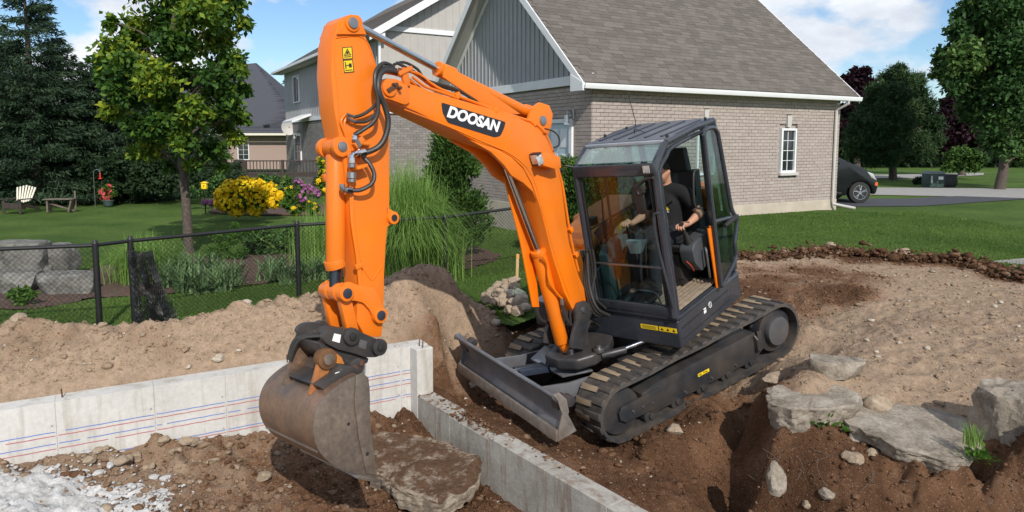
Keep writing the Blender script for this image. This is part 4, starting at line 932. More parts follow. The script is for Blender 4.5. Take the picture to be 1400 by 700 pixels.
    if side > 0:
        mb = MB(); mb.box((-.02, .8475, .195), (.075, .003, .032)); mb.box((-.10, .8475, .195), (.07, .003, .032)); st = part(mb, 'warning_sticker', 'yellow', tr)
        mb = MB()
        for xx in (-.10, -.02):
            mb.prism([(xx - .012, .186), (xx + .012, .186), (xx, .206)], 'Y', .8491, .8497); mb.box((xx + .022, .8495, .196), (.012, .0006, .014))
        part(mb, 'sticker_print', 'decalblack', st)
    return tr
make_track(1); make_track(-1)

# --- undercarriage
mb = MB(); mb.prism([(-.62, -.52), (-.35, -.30), (.35, -.30), (.62, -.52), (.62, .52), (.35, .30), (-.35, .30), (-.62, .52)], 'Z', .20, .47); mb.cyl((0, 0, .46), (0, 0, .56), .43, 32)
part(mb, 'centre_frame', 'steelblack', None, .01)
mb = MB(); mb.cyl((0, 0, .55), (0, 0, .665), .40, 40); part(mb, 'slew_ring', 'steelblack', None, .006)

# --- dozer blade
BX, BZ = 1.72, .385
bl_out = []
for k in range(13):
    t = k / 12; z = BZ + .39 * t; x = BX - .062 * sin(pi * min(1, t * 1.02)) ** .9 + (.012 if t > .9 else 0) + .035 * (1 - t) * (t < .25)
    bl_out.append((x, z))
bl_in = [(x - .022, z) for x, z in bl_out][::-1]
mb = MB(); mb.prism(bl_out + bl_in, 'Y', -.985, .985); bld = part(mb, 'dozer_blade', 'bladesteel', None, 0, angle=50)
mb = MB(); mb.cyl((BX - .005, -.99, BZ + .392), (BX - .005, .99, BZ + .392), .019, 14); part(mb, 'top_roll', 'bladesteel', bld)
mb = MB(); mb.prism([(BX + .062, BZ - .015), (BX + .040, BZ + .085), (BX + .018, BZ + .085), (BX + .040, BZ - .015)], 'Y', -.99, .99); part(mb, 'cutting_edge', 'edge', bld, .003)
for s in (-1, 1):
    mb = MB(); mb.prism([(BX + .045, BZ - .01), (BX + .012, BZ + .10), (BX - .045, BZ + .2), (BX - .03, BZ + .34), (BX + .005, BZ + .41), (BX - .06, BZ + .405), (BX - .115, BZ + .32), (BX - .115, BZ + .20), (BX - .10, BZ + .18), (BX - .15, BZ + .0)], 'Y', s * .985, s * 1.003)
    part(mb, 'end_plate', 'bladesteel' if s < 0 else 'edge', bld, .003)
    mb = MB(); mb.cyl((BX - .16, s * .90, BZ + .27), (BX - .16, s * .985, BZ + .27), .05, 14); mb.box((BX - .10, s * .9, BZ + .27), (.12, .10, .09)); part(mb, 'lifting_eye', 'steelblack', bld, .005)
    mb = MB(); mb.prism([(BX - .10, BZ + .02), (BX - .10, BZ + .24), (1.25, .52), (.60, .42), (.60, .24), (1.2, .30)], 'Y', s * .445, s * .475); part(mb, 'push_arm', 'bladesteel', bld, .006)
mb = MB(); mb.box((BX - .10, 0, BZ + .13), (.05, 1.5, .18)); part(mb, 'back_beam', 'steelblack', bld, .008)
mb = MB(); mb.prism([(-.30, 1.22), (.30, 1.22), (.44, .95), (-.44, .95)], 'Z', .50, .52, X=Matrix(((0, 1, 0, 0), (1, 0, 0, 0), (0, 0, 1, 0), (0, 0, 0, 1)))); 
mb.f = [f[::-1] for f in mb.f]; part(mb, 'arm_plate', 'bladesteel', bld, .004)
mb = MB(); mb.cyl((.55, 0, .34), (1.15, 0, .50), .058, 18); mb.cyl((1.15, 0, .50), (1.19, 0, .51), .066, 18); bc = part(mb, 'blade_cylinder', simple('blue_black_cylinder', (.030, .040, .060), .25, .2, .1, 5), None, .004)
mb = MB(); mb.cyl((1.19, 0, .51), (1.60, 0, .62), .03, 14); part(mb, 'rod', 'chrome', bc)
mb = MB(); mb.box((1.38, 0, .585), (.34, .15, .012), Matrix.Rotation(-.26, 3, 'Y')); mb.box((1.38, .07, .56), (.34, .012, .06), Matrix.Rotation(-.26, 3, 'Y')); mb.box((1.38, -.07, .56), (.34, .012, .06), Matrix.Rotation(-.26, 3, 'Y')); part(mb, 'cylinder_guard', simple('blue_black_guard', (.035, .045, .066), .25, .2, .1, 5), bc, .003)

# --- slewing deck and body
def arc_body(r, x0, yl, yr):
    P = [(x0, yr), (x0, yl), (-.30, yl)]
    a0 = math.asin(min(1, yl / r)); a1 = -math.asin(min(1, -yr / r)); n = 22
    for k in range(n + 1):
        a = a0 + (a1 - a0) * k / n; P.append((-r * cos(a) * 1.02, r * sin(a)))
    return P + [(-.30, yr)]
mb = U(); mb.prism(arc_body(1.10, .62, .90, -.92), 'Z', .665, .955); part(mb, 'deck_skirt', 'cabpaint', None, .03, seg=3)
mb = U(); mb.prism([(.64, -.035), (.64, .905), (.60, .925), (-.24, .925), (-.28, .90), (-.28, -.035)], 'Z', .957, 1.0); part(mb, 'cab_sill', 'cabpaint', None, .012)
mb = U(); mb.box((.10, .9035, .855), (.95, .003, .010)); mb.box((.10, .9035, .745), (.95, .003, .006)); part(mb, 'skirt_crease', 'black', None)
mb = U(); mb.box((.13, .903, .845), (.045, .004, .05)); part(mb, 'white_label', 'white', None)
mb = U(); mb.tube([(.02 + .028 * cos(a * pi / 8), .9035, .86 + .028 * sin(a * pi / 8)) for a in range(17)], .003, 6); mb.tube([(.005, .9035, .845), (.02, .9035, .88), (.035, .9035, .845)], .0025, 5); part(mb, 'round_emblem', 'white', None)
# yellow strip under the front sill, with its pictograms
ys = [[0.48,0.742],[0.669,0.748],[0.685,0.75],[0.873,0.749]]
mb = U(); w0 = sum(p[0] for p in ys[:2]) / 2; w1 = sum(p[0] for p in ys[2:]) / 2
mb.box((.6215, w0, .845), (.004, abs(ys[1][0] - ys[0][0]), .045)); mb.box((.6215, w1, .845), (.004, abs(ys[3][0] - ys[2][0]), .045)); stk = part(mb, 'warning_sticker', 'yellow', None)
mb = U()
for k in range(3):
    yy = ys[2][0] + (ys[3][0] - ys[2][0]) * (k + .5) / 3; mb.prism([(yy - .016, .832), (yy + .016, .832), (yy, .862)], 'X', .6236, .6242)
for k in range(4): mb.box((.624, ys[0][0] + (ys[1][0] - ys[0][0]) * .5, .832 + k * .009), (.0006, abs(ys[1][0] - ys[0][0]) * .8, .003))
part(mb, 'sticker_print', 'decalblack', stk)
# right hand hood and engine cover
mb = U(); mb.prism([(.30, -.16), (.42, -.22), (.48, -.40), (.44, -.80), (.30, -.90), (-.62, -.90), (-.95, -.62), (-1.08, -.2), (-1.08, -.16)], 'Z', .957, 1.50); part(mb, 'tank_cover', 'orange', None, .05, seg=3)
mb = U(); mb.prism([(-.2, 1.50), (-1.02, 1.50), (-1.0, 1.70), (-.25, 1.66)], 'Y', -.86, -.18); part(mb, 'engine_hood', 'orange2', None, .04, seg=3)
hw = [[0.335,1.819],[0.184,2.072],[-0.318,2.025],[-0.625,1.973],[-0.613,1.514]]
mb = U(); mb.prism([(.36, 1.48), (.36, 1.56), (.20, 1.66), (-.15, 1.74), (-.60, 1.78), (-.62, 1.48)], 'Y', -.62, -.12); hd = part(mb, 'hood_bulge', 'orange', None, .05, seg=3)
mb = U(); mb.prism([(.30, 1.56), (.15, 1.645), (-.15, 1.70), (-.5, 1.73), (-.5, 1.50), (.30, 1.50)], 'Y', -.113, -.118); part(mb, 'dusty_panel', simple('dusty_tan_panel', (.40, .25, .16), .6, 0, .1, 4), hd, .003)
mb = U(); mb.box((-.22, -.109, 1.635), (.26, .004, .11), Matrix.Rotation(.15, 3, 'Y')); ws = part(mb, 'warning_sticker', 'yellow', hd)
mb = U()
for k in range(4): mb.box((-.24 , -.1065, 1.665 - k * .020), (.16, .001, .006), Matrix.Rotation(.15, 3, 'Y'))
mb.prism([(-.115, 1.60), (-.155, 1.60), (-.135, 1.645)], 'Y', -.1065, -.1058); part(mb, 'sticker_print', 'decalblack', ws)
mb = U(); mb.cyl((.08, -.3, 1.67), (.08, -.3, 1.76), .05, 16); part(mb, 'fuel_cap', 'black', hd, .006)
# counterweight and rear cover, left side
cw = [(-1.10 * cos(a), 1.10 * sin(a)) for a in [(-1.0 + 1.92 * k / 16) for k in range(17)]]
mb = U(); mb.prism(cw + [(-.62, .80), (-.62, -.80)], 'Z', .957, 1.30); part(mb, 'counterweight', 'cabpaint', None, .03, seg=3)
cw2 = [(-1.03 * cos(a), 1.03 * sin(a)) for a in [(-.2 + 1.08 * k / 12) for k in range(13)]]
mb = U(); mb.prism(cw2 + [(-.64, .78), (-.64, -.2)], 'Z', 1.302, 1.86); part(mb, 'rear_cover', 'orange', None, .03, seg=3)
# --- cab
CY0, CY1 = -.035, .905
front = [(.63, .99), (.60, 1.70), (.575, 2.30), (.55, 2.40), (.46, 2.485), (.34, 2.565)]
for y, nm in ((CY1 - .03, 'front_pillar'), (CY0 + .03, 'front_pillar')):
    mb = U(); mb.tube(up3([tuple(p) for p in spline([(a, b, 0) for a, b in front], 4)], y) if False else [(p.x, y, p.y) for p in spline([(a, b, 0) for a, b in front], 4)], .036, 10)
    if y > 0: mb.tube([(p.x - .055, y + .006, p.y - .025) for p in spline([(a, b, 0) for a, b in front[:4]] + [(.43, 2.47, 0), (.30, 2.53, 0), (-.2, 2.545, 0), (-.34, 2.52, 0)], 4)], .022, 8)
    part(mb, nm, 'cabpaint', None)
for y in (CY1 - .03, CY0 + .03):
    mb = U(); mb.tube([(-.24, y, 1.0), (-.30, y, 1.7), (-.355, y, 2.50), (-.39, y, 2.57)], .034, 10); part(mb, 'middle_pillar', 'cabpaint', None)
    mb = U(); mb.tube([(-.60, y, 1.0), (-.62, y, 1.8), (-.58, y, 2.50), (-.56, y, 2.57)], .036, 10); part(mb, 'rear_pillar', 'cabpaint', None)
    mb = U(); mb.tube([(.34, y, 2.565), (-.2, y, 2.585), (-.58, y, 2.57)], .036, 10); part(mb, 'roof_rail', 'cabpaint', None)
mb = U(); mb.prism([(.345, CY0 + .01), (.345, CY1 - .01), (-.56, CY1 - .01), (-.60, CY1 - .06), (-.60, CY0 + .06), (-.56, CY0 + .01)], 'Z', 2.575, 2.605); rp = part(mb, 'roof_panel', 'roofgrey', None, .012)
for k in range(5):
    y = CY0 + .12 + k * .175; mb = U(); mb.box((-.13, y, 2.609), (.74, .032, .014)); part(mb, 'roof_rib', simple('dark_roof_rib', (.04, .045, .06), .4), rp, .006)
for x, y in ((.05, .02), (.28, .87), (-.45, .87), (-.3, .05)):
    mb = U(); mb.cyl((x, y, 2.60), (x, y, 2.635), .014, 8); part(mb, 'roof_stud', 'black', rp, .003)
mb = U(); mb.tube([(.02, .35, 2.61), (-.02, .36, 2.72), (-.05, .30, 3.02)], .004, 6); mb.tube(spline([(.02, .35, 2.63), (.06, .40, 2.66), (.05, .5, 2.62)], 4), .004, 5); part(mb, 'antenna', 'black', rp)
# roof window and header
mb = U(); mb.prism([(.355, 2.582), (.56, 2.455), (.555, 2.445), (.35, 2.572)], 'Y', CY0 + .05, CY1 - .05); part(mb, 'roof_window', glass('tinted_roof_glass', (.60, .76, .74), .95, .22), None)
mb = U(); mb.box((.355, (CY0 + CY1) / 2, 2.583), (.045, CY1 - CY0 - .06, .03)); part(mb, 'roof_bow', simple('pale_bow', (.30, .34, .38), .3), None, .008)
mb = U(); mb.box((.585, (CY0 + CY1) / 2, 2.385), (.05, CY1 - CY0 - .02, .115), Matrix.Rotation(-.12, 3, 'Y')); part(mb, 'front_header', 'cabpaint', None, .02, seg=3)
mb = U(); mb.box((.625, (CY0 + CY1) / 2, 1.045), (.05, CY1 - CY0 - .02, .09)); part(mb, 'front_sill', 'cabpaint', None, .015)
# front glass: upper pane, lower pane with its rail
mb = U(); mb.prism([(.603, 1.47), (.583, 2.33), (.589, 2.33), (.609, 1.47)], 'Y', CY0 + .06, CY1 - .07); part(mb, 'windscreen', 'cabglass', None)
mb = U(); mb.prism([(.625, 1.08), (.612, 1.46), (.620, 1.46), (.633, 1.08)], 'Y', CY0 + .06, CY1 - .07); lg = part(mb, 'lower_windscreen', 'cabglass', None)
mb = U(); mb.box((.618, (CY0 + CY1) / 2, 1.465), (.014, CY1 - CY0 - .12, .014)); part(mb, 'pane_rail', 'steel', lg)
for y in (CY0 + .075, CY1 - .085):
    mb = U(); mb.box((.60, y, 1.7), (.03, .03, 1.28), Matrix.Rotation(-.035, 3, 'Y')); part(mb, 'window_track', 'black', None, .004)
# right side window with its bars, rear window
mb = U(); mb.prism([(.56, 1.10), (.53, 2.30), (-.56, 2.50), (-.58, 1.55), (-.2, 1.1)], 'Y', CY0 + .012, CY0 + .018); part(mb, 'right_window', 'cabglass', None)
mb = U(); mb.tube([(.20, CY0 + .03, 1.2), (.12, CY0 + .03, 2.48)], .014, 8); mb.tube([(.60, CY0 + .05, 1.78), (.1, CY0 + .05, 1.80), (-.5, CY0 + .05, 1.80)], .010, 8); part(mb, 'window_bar', 'black', None)
mb = U(); mb.prism([(.62, 1.0), (.62, 1.30), (.3, 1.42), (-.58, 1.50), (-.58, 1.0)], 'Y', CY0, CY0 + .03); part(mb, 'right_panel', 'cabpaint', None, .006)
mb = U(); mb.prism([(CY0 + .05, 1.62), (CY1 - .05, 1.62), (CY1 - .06, 2.50), (CY0 + .06, 2.50)], 'X', -.605, -.599); part(mb, 'rear_window', 'cabglass', None)
mb = U(); mb.box((-.60, (CY0 + CY1) / 2, 1.31), (.04, CY1 - CY0 - .04, .64)); part(mb, 'rear_panel', 'cabpaint', None, .01)
mb = U(); mb.prism([(-.29, 1.0), (-.30, 1.50), (-.62, 1.50), (-.61, 1.0)], 'Y', CY1 - .045, CY1 - .02); part(mb, 'side_panel', 'cabpaint', None, .006)
mb = U(); mb.prism([(-.31, 1.52), (-.37, 2.50), (-.57, 2.50), (-.61, 1.52)], 'Y', CY1 - .036, CY1 - .030); part(mb, 'side_window', 'cabglass', None)
# orange strips of the engine cover showing beside the door jamb
mb = U(); sp = [[-0.089,1.617],[-0.158,1.595],[-0.204,0.995],[-0.093,0.992]]
mb.prism(sp, 'Y', .925, .94); mb.prism([(x - .05, z + .01) for x, z in sp], 'Y', .92, .932); part(mb, 'orange_trim', 'orange', None, .004)
# floor and mat
mb = U(); mb.box((.05, .43, 1.005), (1.1, .86, .02)); part(mb, 'floor', 'black', None)
fm = simple('muddy_floor_mat', (.26, .20, .14), .9, 0, .2, 20, dirt=(.1, .08, .06), bump=.3)
mb = U(); mb.box((.16, .60, 1.020), (.78, .56, .012)); mt = part(mb, 'floor_mat', fm, None, .004)
for k in range(11):
    mb = U(); mb.box((.16, .345 + k * .051, 1.030), (.76, .018, .012)); part(mb, 'mat_rib', fm, mt, .003)
# door, swung right back against the side
dp = [[-0.201,2.535],[-0.266,2.556],[-0.41,2.538],[-0.468,2.475],[-0.539,1.663],[-0.635,1.532],[-0.506,1.316],[-0.513,1.164],[-0.175,1.01],[-0.125,0.999]]
gp_ = [[-0.281,2.453],[-0.399,2.447],[-0.464,1.686],[-0.243,1.688],[-0.249,2.027]]
gp2 = [[-0.206,1.61],[-0.513,1.571],[-0.416,1.348],[-0.412,1.217],[-0.207,1.122]]
def ring(mb, pts, r, y): mb.tube([(p[0], y, p[1]) for p in pts] + [(pts[0][0], y, pts[0][1])], r, 8)
mb = U(); rp_ = round_poly(dp, .06, 4); ring(mb, rp_, .022, .97); dr_ = part(mb, 'door', 'cabpaint', None)
mb = U(); a, b = [[-0.159,1.662],[-0.645,1.568]]; mb.tube([(a[0], .97, a[1]), (b[0], .97, b[1])], .020, 8); part(mb, 'door_rail', 'cabpaint', dr_)
dg = glass('green_door_glass', (.62, .72, .68), .9, .05)
mb = U(); mb.prism([(p[0], p[1]) for p in rp_], 'Y', .966, .971); part(mb, 'door_glass', dg, dr_)
mb = U(); q = [[-0.571,1.576],[-0.441,1.579],[-0.31,1.569]]; mb.tube([(p[0], .995, p[1]) for p in q], [.03, .026, .02], 8); part(mb, 'door_latch', 'black', dr_)
mb = U(); h = [[-0.028,2.218],[0.062,2.2],[0.125,1.933],[0.047,1.859],[0.005,1.854]]; mb.tube(spline([(p[0], .955, p[1]) for p in h], 4), .010, 8); part(mb, 'grab_handle', 'black', None)
# grab rail on the front pillar, mirror and work lamp on it
h = [[0.633,2.295],[0.554,2.312],[0.671,2.206],[0.747,1.774],[0.717,1.313],[0.693,1.126],[0.622,1.095]]
h = [[0.807,2.21],[0.748,2.183],[0.735,2.237],[0.817,2.31],[0.919,2.334]]
mb = U(); mb.tube(spline([(.68, p[0], p[1]) for p in h], 5), .013, 8); part(mb, 'mirror_arm', 'black', None)
mb = U(); hh = [[0.884,2.004],[0.852,1.949],[0.849,1.673],[0.889,1.288],[0.897,1.11]]
mb.tube(spline([(.66, hh[0][0] + .03, hh[0][1])] + [(.67 if k < 4 else .66, p[0], p[1]) for k, p in enumerate(hh)], 5), .014, 8); part(mb, 'front_grab_rail', 'cabpaint', None)
lm = [[0.861,2.41]][0]
mb = U(); mb.box((.645, lm[0], lm[1]), (.07, .085, .085)); lmp = part(mb, 'work_lamp', 'black', None, .01)
mb = U(); mb.box((.682, lm[0], lm[1]), (.008, .068, .068)); part(mb, 'lamp_lens', 'lamplens', lmp, .003)
mr = [[0.025,2.565]][0]
mb = U(); mb.tube([(.55, CY0 + .02, 2.42), (.62, CY0 - .05, 2.46), (.62, CY0 - .15, 2.44)], .010, 8); mb.box((.62, CY0 - .14, 2.41), (.03, .12, .03)); part(mb, 'front_mirror', 'black', None, .005)
mi = [[0.737,2.146]][0]
mb = U(); mb.prism(round_poly([(mi[0] - .045, mi[1] - .15), (mi[0] + .05, mi[1] - .15), (mi[0] + .05, mi[1] + .13), (mi[0] - .045, mi[1] + .13)], .04), 'X', .655, .685); part(mb, 'side_mirror', 'black', None, .008)
mb = U(); mb.tube([(.56, .25, 2.20), (.55, .18, 1.75), (.57, .12, 1.60)], .008, 6); part(mb, 'wiper', 'black', None)
# --- inside the cab
mb = U(); mb.prism(round_poly([(.02, 1.38), (.06, 1.47), (-.36, 1.46), (-.46, 2.10), (-.56, 2.10), (-.50, 1.36)], .03), 'Y', .19, .67); seat = part(mb, 'seat', 'seat', None, .03, seg=3)
mb = U(); mb.prism(round_poly([(-.46, 2.09), (-.44, 2.34), (-.53, 2.34), (-.56, 2.09)], .03), 'Y', .28, .58); part(mb, 'headrest', 'seat', seat, .03, seg=3)
mb = U(); mb.box((-.22, .43, 1.20), (.5, .42, .34)); part(mb, 'seat_base', 'black', seat, .02)
for y, c in ((.76, 1), (.12, 0)):
    mb = U(); mb.prism(round_poly([(.06, 1.30), (.08, 1.44), (.02, 1.50), (-.40, 1.54), (-.42, 1.30), (-.05, 1.18)], .03), 'Y', y - .075, y + .075); cn = part(mb, 'console', 'console', None, .02, seg=3)
    mb = U(); X0 = Vector((.0, y, 1.49)); mb.tube([X0, X0 + Vector((.02, 0, .05)), X0 + Vector((.045, 0, .12)), X0 + Vector((.06, 0, .13))], [.048, .035, .020, .014], 12); part(mb, 'joystick_boot', 'black', cn)
    mb = U(); mb.tube([X0 + Vector((.05, 0, .11)), X0 + Vector((.07, 0, .17)), X0 + Vector((.085, 0, .225))], [.018, .022, .024], 10); part(mb, 'joystick', 'black', cn)
mb = U(); mb.tube(spline([(.05, .80, 1.22), (.12, .82, 1.30), (.16, .80, 1.36)], 4), .006, 6); part(mb, 'red_lever', simple('red_lever', (.45, .05, .03), .4), cn)
mb = U(); mb.tube(spline([(-.08, .88, 1.42), (-.06, .90, 1.38), (-.06, .90, 1.15), (-.10, .88, 1.10)], 4), .011, 8); part(mb, 'console_handle', 'steel', cn)
mb = U(); mb.prism([(.52, 1.02), (.50, 1.50), (.40, 1.58), (.10, 1.60), (.10, 1.02)], 'Y', .015, .13); part(mb, 'teal_reflection_block', 'tealreflection', None, .02)  # block coloured teal to stand for the reflection in the cab glass
mb = U(); mb.prism([(.40, 1.10), (.40, 1.36), (.18, 1.36), (.18, 1.10)], 'Y', .128, .133); part(mb, 'console_pocket', 'orange2', None)
tb = [[0.053,1.73]][0]
mb = U(); mb.box((.42, tb[0] + .02, tb[1]), (.03, .20, .13), Euler((.75, -.35, 0)).to_matrix()); mn = part(mb, 'monitor', 'black', None, .012)
mb = U(); mb.tube([(.36, tb[0] - .02, tb[1] - .16), (.40, tb[0], tb[1] - .03)], .014, 8); part(mb, 'monitor_stalk', 'black', mn)
for y in (.36, .50):
    mb = U(); mb.tube([(.42, y, 1.03), (.40, y, 1.40), (.34, y, 1.62)], .011, 8); mb.tube([(.34, y, 1.60), (.33, y, 1.70)], .018, 8); tl = part(mb, 'travel_lever', 'black', None)
    mb = U(); mb.box((.46, y, 1.06), (.16, .08, .02), Matrix.Rotation(.4, 3, 'Y')); part(mb, 'pedal', 'steelblack', tl, .005)
bgm = NT('clear_bag'); bgm.set((.42, .45, .46), .4, 0, .4)
bb = [[0.399,1.678],[0.615,1.687],[0.541,1.552],[0.433,1.546]]
mb = U(); mb.prism([tuple(p) for p in bb], 'X', .47, .53); part(mb, 'cup_holder', bgm.m, None, .012)
dc = [[0.599,1.216]][0]
mb = U(); mb.cyl((.52, dc[0], dc[1]), (.58, dc[0], dc[1]), .095, 24); spk = part(mb, 'round_heater', 'black', None, .01)
mb = U(); mb.cyl((.58, dc[0], dc[1]), (.59, dc[0], dc[1]), .05, 20); part(mb, 'heater_vent', 'console', spk, .004)
mb = U(); mb.tube(spline([(.57, dc[0] - .13, dc[1] - .02), (.61, dc[0] - .02, dc[1] + .0), (.60, dc[0] + .10, dc[1] - .02), (.58, dc[0] + .12, dc[1] - .12)], 4), .009, 7); part(mb, 'foot_rail', 'steel', None)
mb = U(); mb.box((.645, 0.193, 1.07), (.01, .05, .02)); part(mb, 'bolt', 'steel', None)

# --- swing bracket and swing cylinder
sb = [[0.994,1.196],[0.894,1.177],[0.831,1.104],[0.831,1.019],[0.914,0.946],[0.982,0.837],[1.039,0.724],[1.219,0.825],[1.168,0.923],[1.077,1.034],[1.06,1.133]]
for y0, y1 in ((.045, .085), (-.285, -.245)):
    mb = U(); mb.prism(sb, 'Y', y0, y1); part(mb, 'swing_bracket', 'steelblack', None, .01)
mb = U(); mb.cyl((sb[0][0] - .05, -.30, 1.104), (sb[0][0] - .05, .10, 1.104), .035, 16); part(mb, 'boom_foot_pin', 'steel', None, .004)
bs = [[1.045,-0.141],[0.851,-0.066],[0.824,0.113],[0.956,0.294],[1.117,0.323],[1.19,0.169],[1.162,-0.013]]
mb = U(); mb.prism([(1.22, -.30), (1.26, -.1), (1.20, .10), (1.05, .20), (.82, .22), (.62, .12), (.62, -.36), (.95, -.34)], 'Z', .58, .70); part(mb, 'swing_casting', 'steelblack', None, .03, seg=3)
mb = U(); mb.cyl((.88, -.1, .50), (.88, -.1, .96), .10, 20); part(mb, 'swing_post', 'steelblack', None, .01)
mb = U(); mb.cyl((.97, .20, .695), (.97, .20, .735), .055, 16); mb.cyl((.97, .20, .733), (.97, .20, .765), .03, 12); part(mb, 'swing_pin', 'steel', None, .004)
mb = U(); mb.cyl((1.1, -.05, .695), (1.1, -.05, .75), .04, 12); part(mb, 'grease_cap', 'steel', None, .004)
mb = U(); mb.cyl((.95, .20, .64), (.76, .36, .64), .036, 14); sc_ = part(mb, 'swing_cylinder', 'steelblack', None, .003)
mb = U(); mb.cyl((.80, .32, .645), (.55, .47, .66), .020, 14); part(mb, 'rod', 'chrome', sc_)
for k in range(6):
    y = -.22 + k * .045; mb = U(); mb.tube(spline([(.66, y, .80), (.80, y + .01, .86 + .01 * k), (.98, y + .02, .80), (1.06, y + .03, .92), (1.02, y + .02, 1.15)], 5), .016, 8); part(mb, 'hydraulic_hose', 'hose', None)
for k, y in enumerate((.035, .06, .085)):
    mb = U(); mb.tube(spline([(.70, y + .1, .95), (.82, y + .06, 1.02 + .03 * k), (.80, y, 1.3), (.72, y - .02, 1.5 + .05 * k)], 5), .017, 8); part(mb, 'hydraulic_hose', 'hose', None)
for k in range(5):
    y = -.02 + .028 * k; mb = U(); mb.tube(spline([(.66, y + .03, 1.0), (.70 + .02 * k, y, 1.2), (.68, y, 1.4), (.70 - .01 * k, y, 1.62)], 5), .014, 7); part(mb, 'hydraulic_hose', 'hose', None)

# --- boom
YB0, YB1 = -.23, .03
bp_ = [[2.623,3.597],[2.561,3.623],[2.478,3.604],[2.379,3.56],[2.099,3.425],[1.729,3.266],[1.334,3.099],[1.098,2.964],[0.947,2.809],[0.87,2.596],[0.861,2.325],[0.909,1.781],[0.862,1.427],[0.783,1.165],[0.768,1.049],[0.836,0.985],[0.941,0.999],[1.023,1.081],[1.115,1.354],[1.176,1.745],[1.209,2.209],[1.257,2.464],[1.329,2.626],[1.439,2.746],[1.57,2.844],[1.795,2.961],[2.099,3.163],[2.36,3.333],[2.536,3.435],[2.651,3.484],[2.673,3.542]]
mb = U(); mb.prism(bp_, 'Y', YB0, YB1); boom = part(mb, 'boom', 'orange', None, .012, seg=2, angle=30)
def weld(pts, y, r=.005, parent=None, mat='orange', nm='weld_seam', X=None):
    mb = U(); mb.tube(spline([(p[0], y, p[1]) for p in pts], 3), r, 6); return part(mb, nm, mat, parent or boom)
weld([[2.099,3.425],[2.207,3.32],[2.214,3.246]], YB1 + .0005, .003); weld([[1.304,3.073],[1.412,2.935],[1.509,2.829]], YB1 + .0005, .003)
weld([[2.464,3.371],[2.097,3.168],[1.744,2.955],[1.434,2.765],[1.238,2.527],[1.19,2.168],[1.139,1.687],[1.055,1.285]], YB1 + .001, .006)
# tip plate with its pin
tpl = [[2.638,3.608],[2.566,3.622],[2.488,3.588],[2.397,3.539],[2.413,3.415],[2.466,3.403],[2.58,3.464],[2.652,3.493],[2.675,3.551]]
for y0, y1 in ((.03, .055), (-.255, -.23)):
    mb = U(); mb.prism(round_poly(tpl, .03), 'Y', y0, y1); part(mb, 'tip_plate', 'orange', boom, .005)
tc_ = [[2.579,3.549]][0]
mb = U(); mb.cyl((tc_[0], -.265, tc_[1]), (tc_[0], .072, tc_[1]), .062, 24); part(mb, 'tip_boss', 'orange', boom, .006)
mb = U(); mb.box((tc_[0] - .02, .078, tc_[1]), (.11, .016, .028), Matrix.Rotation(.3, 3, 'Y')); mb.cyl((tc_[0] - .075, .07, tc_[1] - .015), (tc_[0] - .075, .10, tc_[1] - .015), .014, 8); mb.cyl((tc_[0] - .03, .07, tc_[1] + .02), (tc_[0] - .03, .10, tc_[1] + .02), .012, 8); part(mb, 'pin_keeper', 'rebar', boom, .003)
# boss and brackets for the boom cylinder
bo = [[1.12,2.658]][0]
mb = U(); mb.cyl((bo[0], .02, bo[1]), (bo[0], .085, bo[1]), .055, 20); part(mb, 'pin_boss', 'orange', boom, .006)
mb = U(); mb.cyl((bo[0], .08, bo[1]), (bo[0], .095, bo[1]), .034, 16); part(mb, 'pin', 'steel', boom, .003)
gus = [[1.898,3.016],[1.57,2.844],[1.439,2.746],[1.324,2.611],[1.261,2.452],[1.228,2.284],[1.261,2.383],[1.359,2.493],[1.485,2.594],[1.547,2.702],[1.669,2.849]]
for y0, y1 in ((-.01, .025), (-.225, -.19)):
    mb = U(); mb.prism(gus, 'Y', y0, y1); part(mb, 'cylinder_bracket', 'orange', boom, .005)
# arm cylinder bracket on top of the boom
ab = [[1.303,3.095],[1.113,3.003],[1.024,3.098],[0.911,3.13],[0.788,3.078],[0.76,2.99],[0.811,2.89],[0.907,2.787]]
for y0, y1 in ((-.035, .0), (-.20, -.165)):
    mb = U(); mb.prism(ab, 'Y', y0, y1); part(mb, 'cylinder_bracket', 'orange', boom, .006)
ap = [[0.919,2.962]][0]; rod = [[2.642,4.05],[1.952,3.614],[1.911,3.589],[0.868,2.986]]
mb = U(); mb.cyl((ap[0], -.21, ap[1]), (ap[0], .012, ap[1]), .045, 20); part(mb, 'pin', 'steel', boom, .004)
# the name on its black plate
dpl = [[2.096,3.355],[1.432,3.056],[1.464,3.011],[1.528,2.955],[1.6,2.959],[2.076,3.187],[2.106,3.27]]
mb = U(); mb.prism(round_poly(dpl, .02), 'Y', .0305, .0330); nm_ = part(mb, 'name_plate', 'decalblack', boom)
b1, b2, t1 = [[2.08,3.212],[1.514,2.952],[2.017,3.316]]
cu = bpy.data.curves.new('t', 'FONT'); cu.body = 'DOOSAN'; cu.size = 1; cu.offset = .042; cu.extrude = .004; cu.shear = .28; cu.space_character = 1.02
to = bpy.data.objects.new('t', cu); COL.objects.link(to); bpy.context.view_layer.update()
tm = bpy.data.meshes.new_from_object(to.evaluated_get(bpy.context.evaluated_depsgraph_get())); bpy.data.objects.remove(to)
xs_ = [v.co.x for v in tm.vertices]; ys_ = [v.co.y for v in tm.vertices]; mnx, mxx, mny, mxy = min(xs_), max(xs_), min(ys_), max(ys_)
O = Vector([2.077,3.234]); EX = Vector([1.533,2.982]) - O; EY = Vector([2.038,3.323]) - O
for v in tm.vertices:
    a = (v.co.x - mnx) / (mxx - mnx); b = (v.co.y - mny) / (mxy - mny); p = O + EX * a + EY * b; q = XU @ Vector((p.x, .0345 + (.0012 if v.co.z > 0 else -.0012), p.y)); v.co = q
tm.materials.append(M['white']); link(bpy.data.objects.new('lettering', tm), nm_)
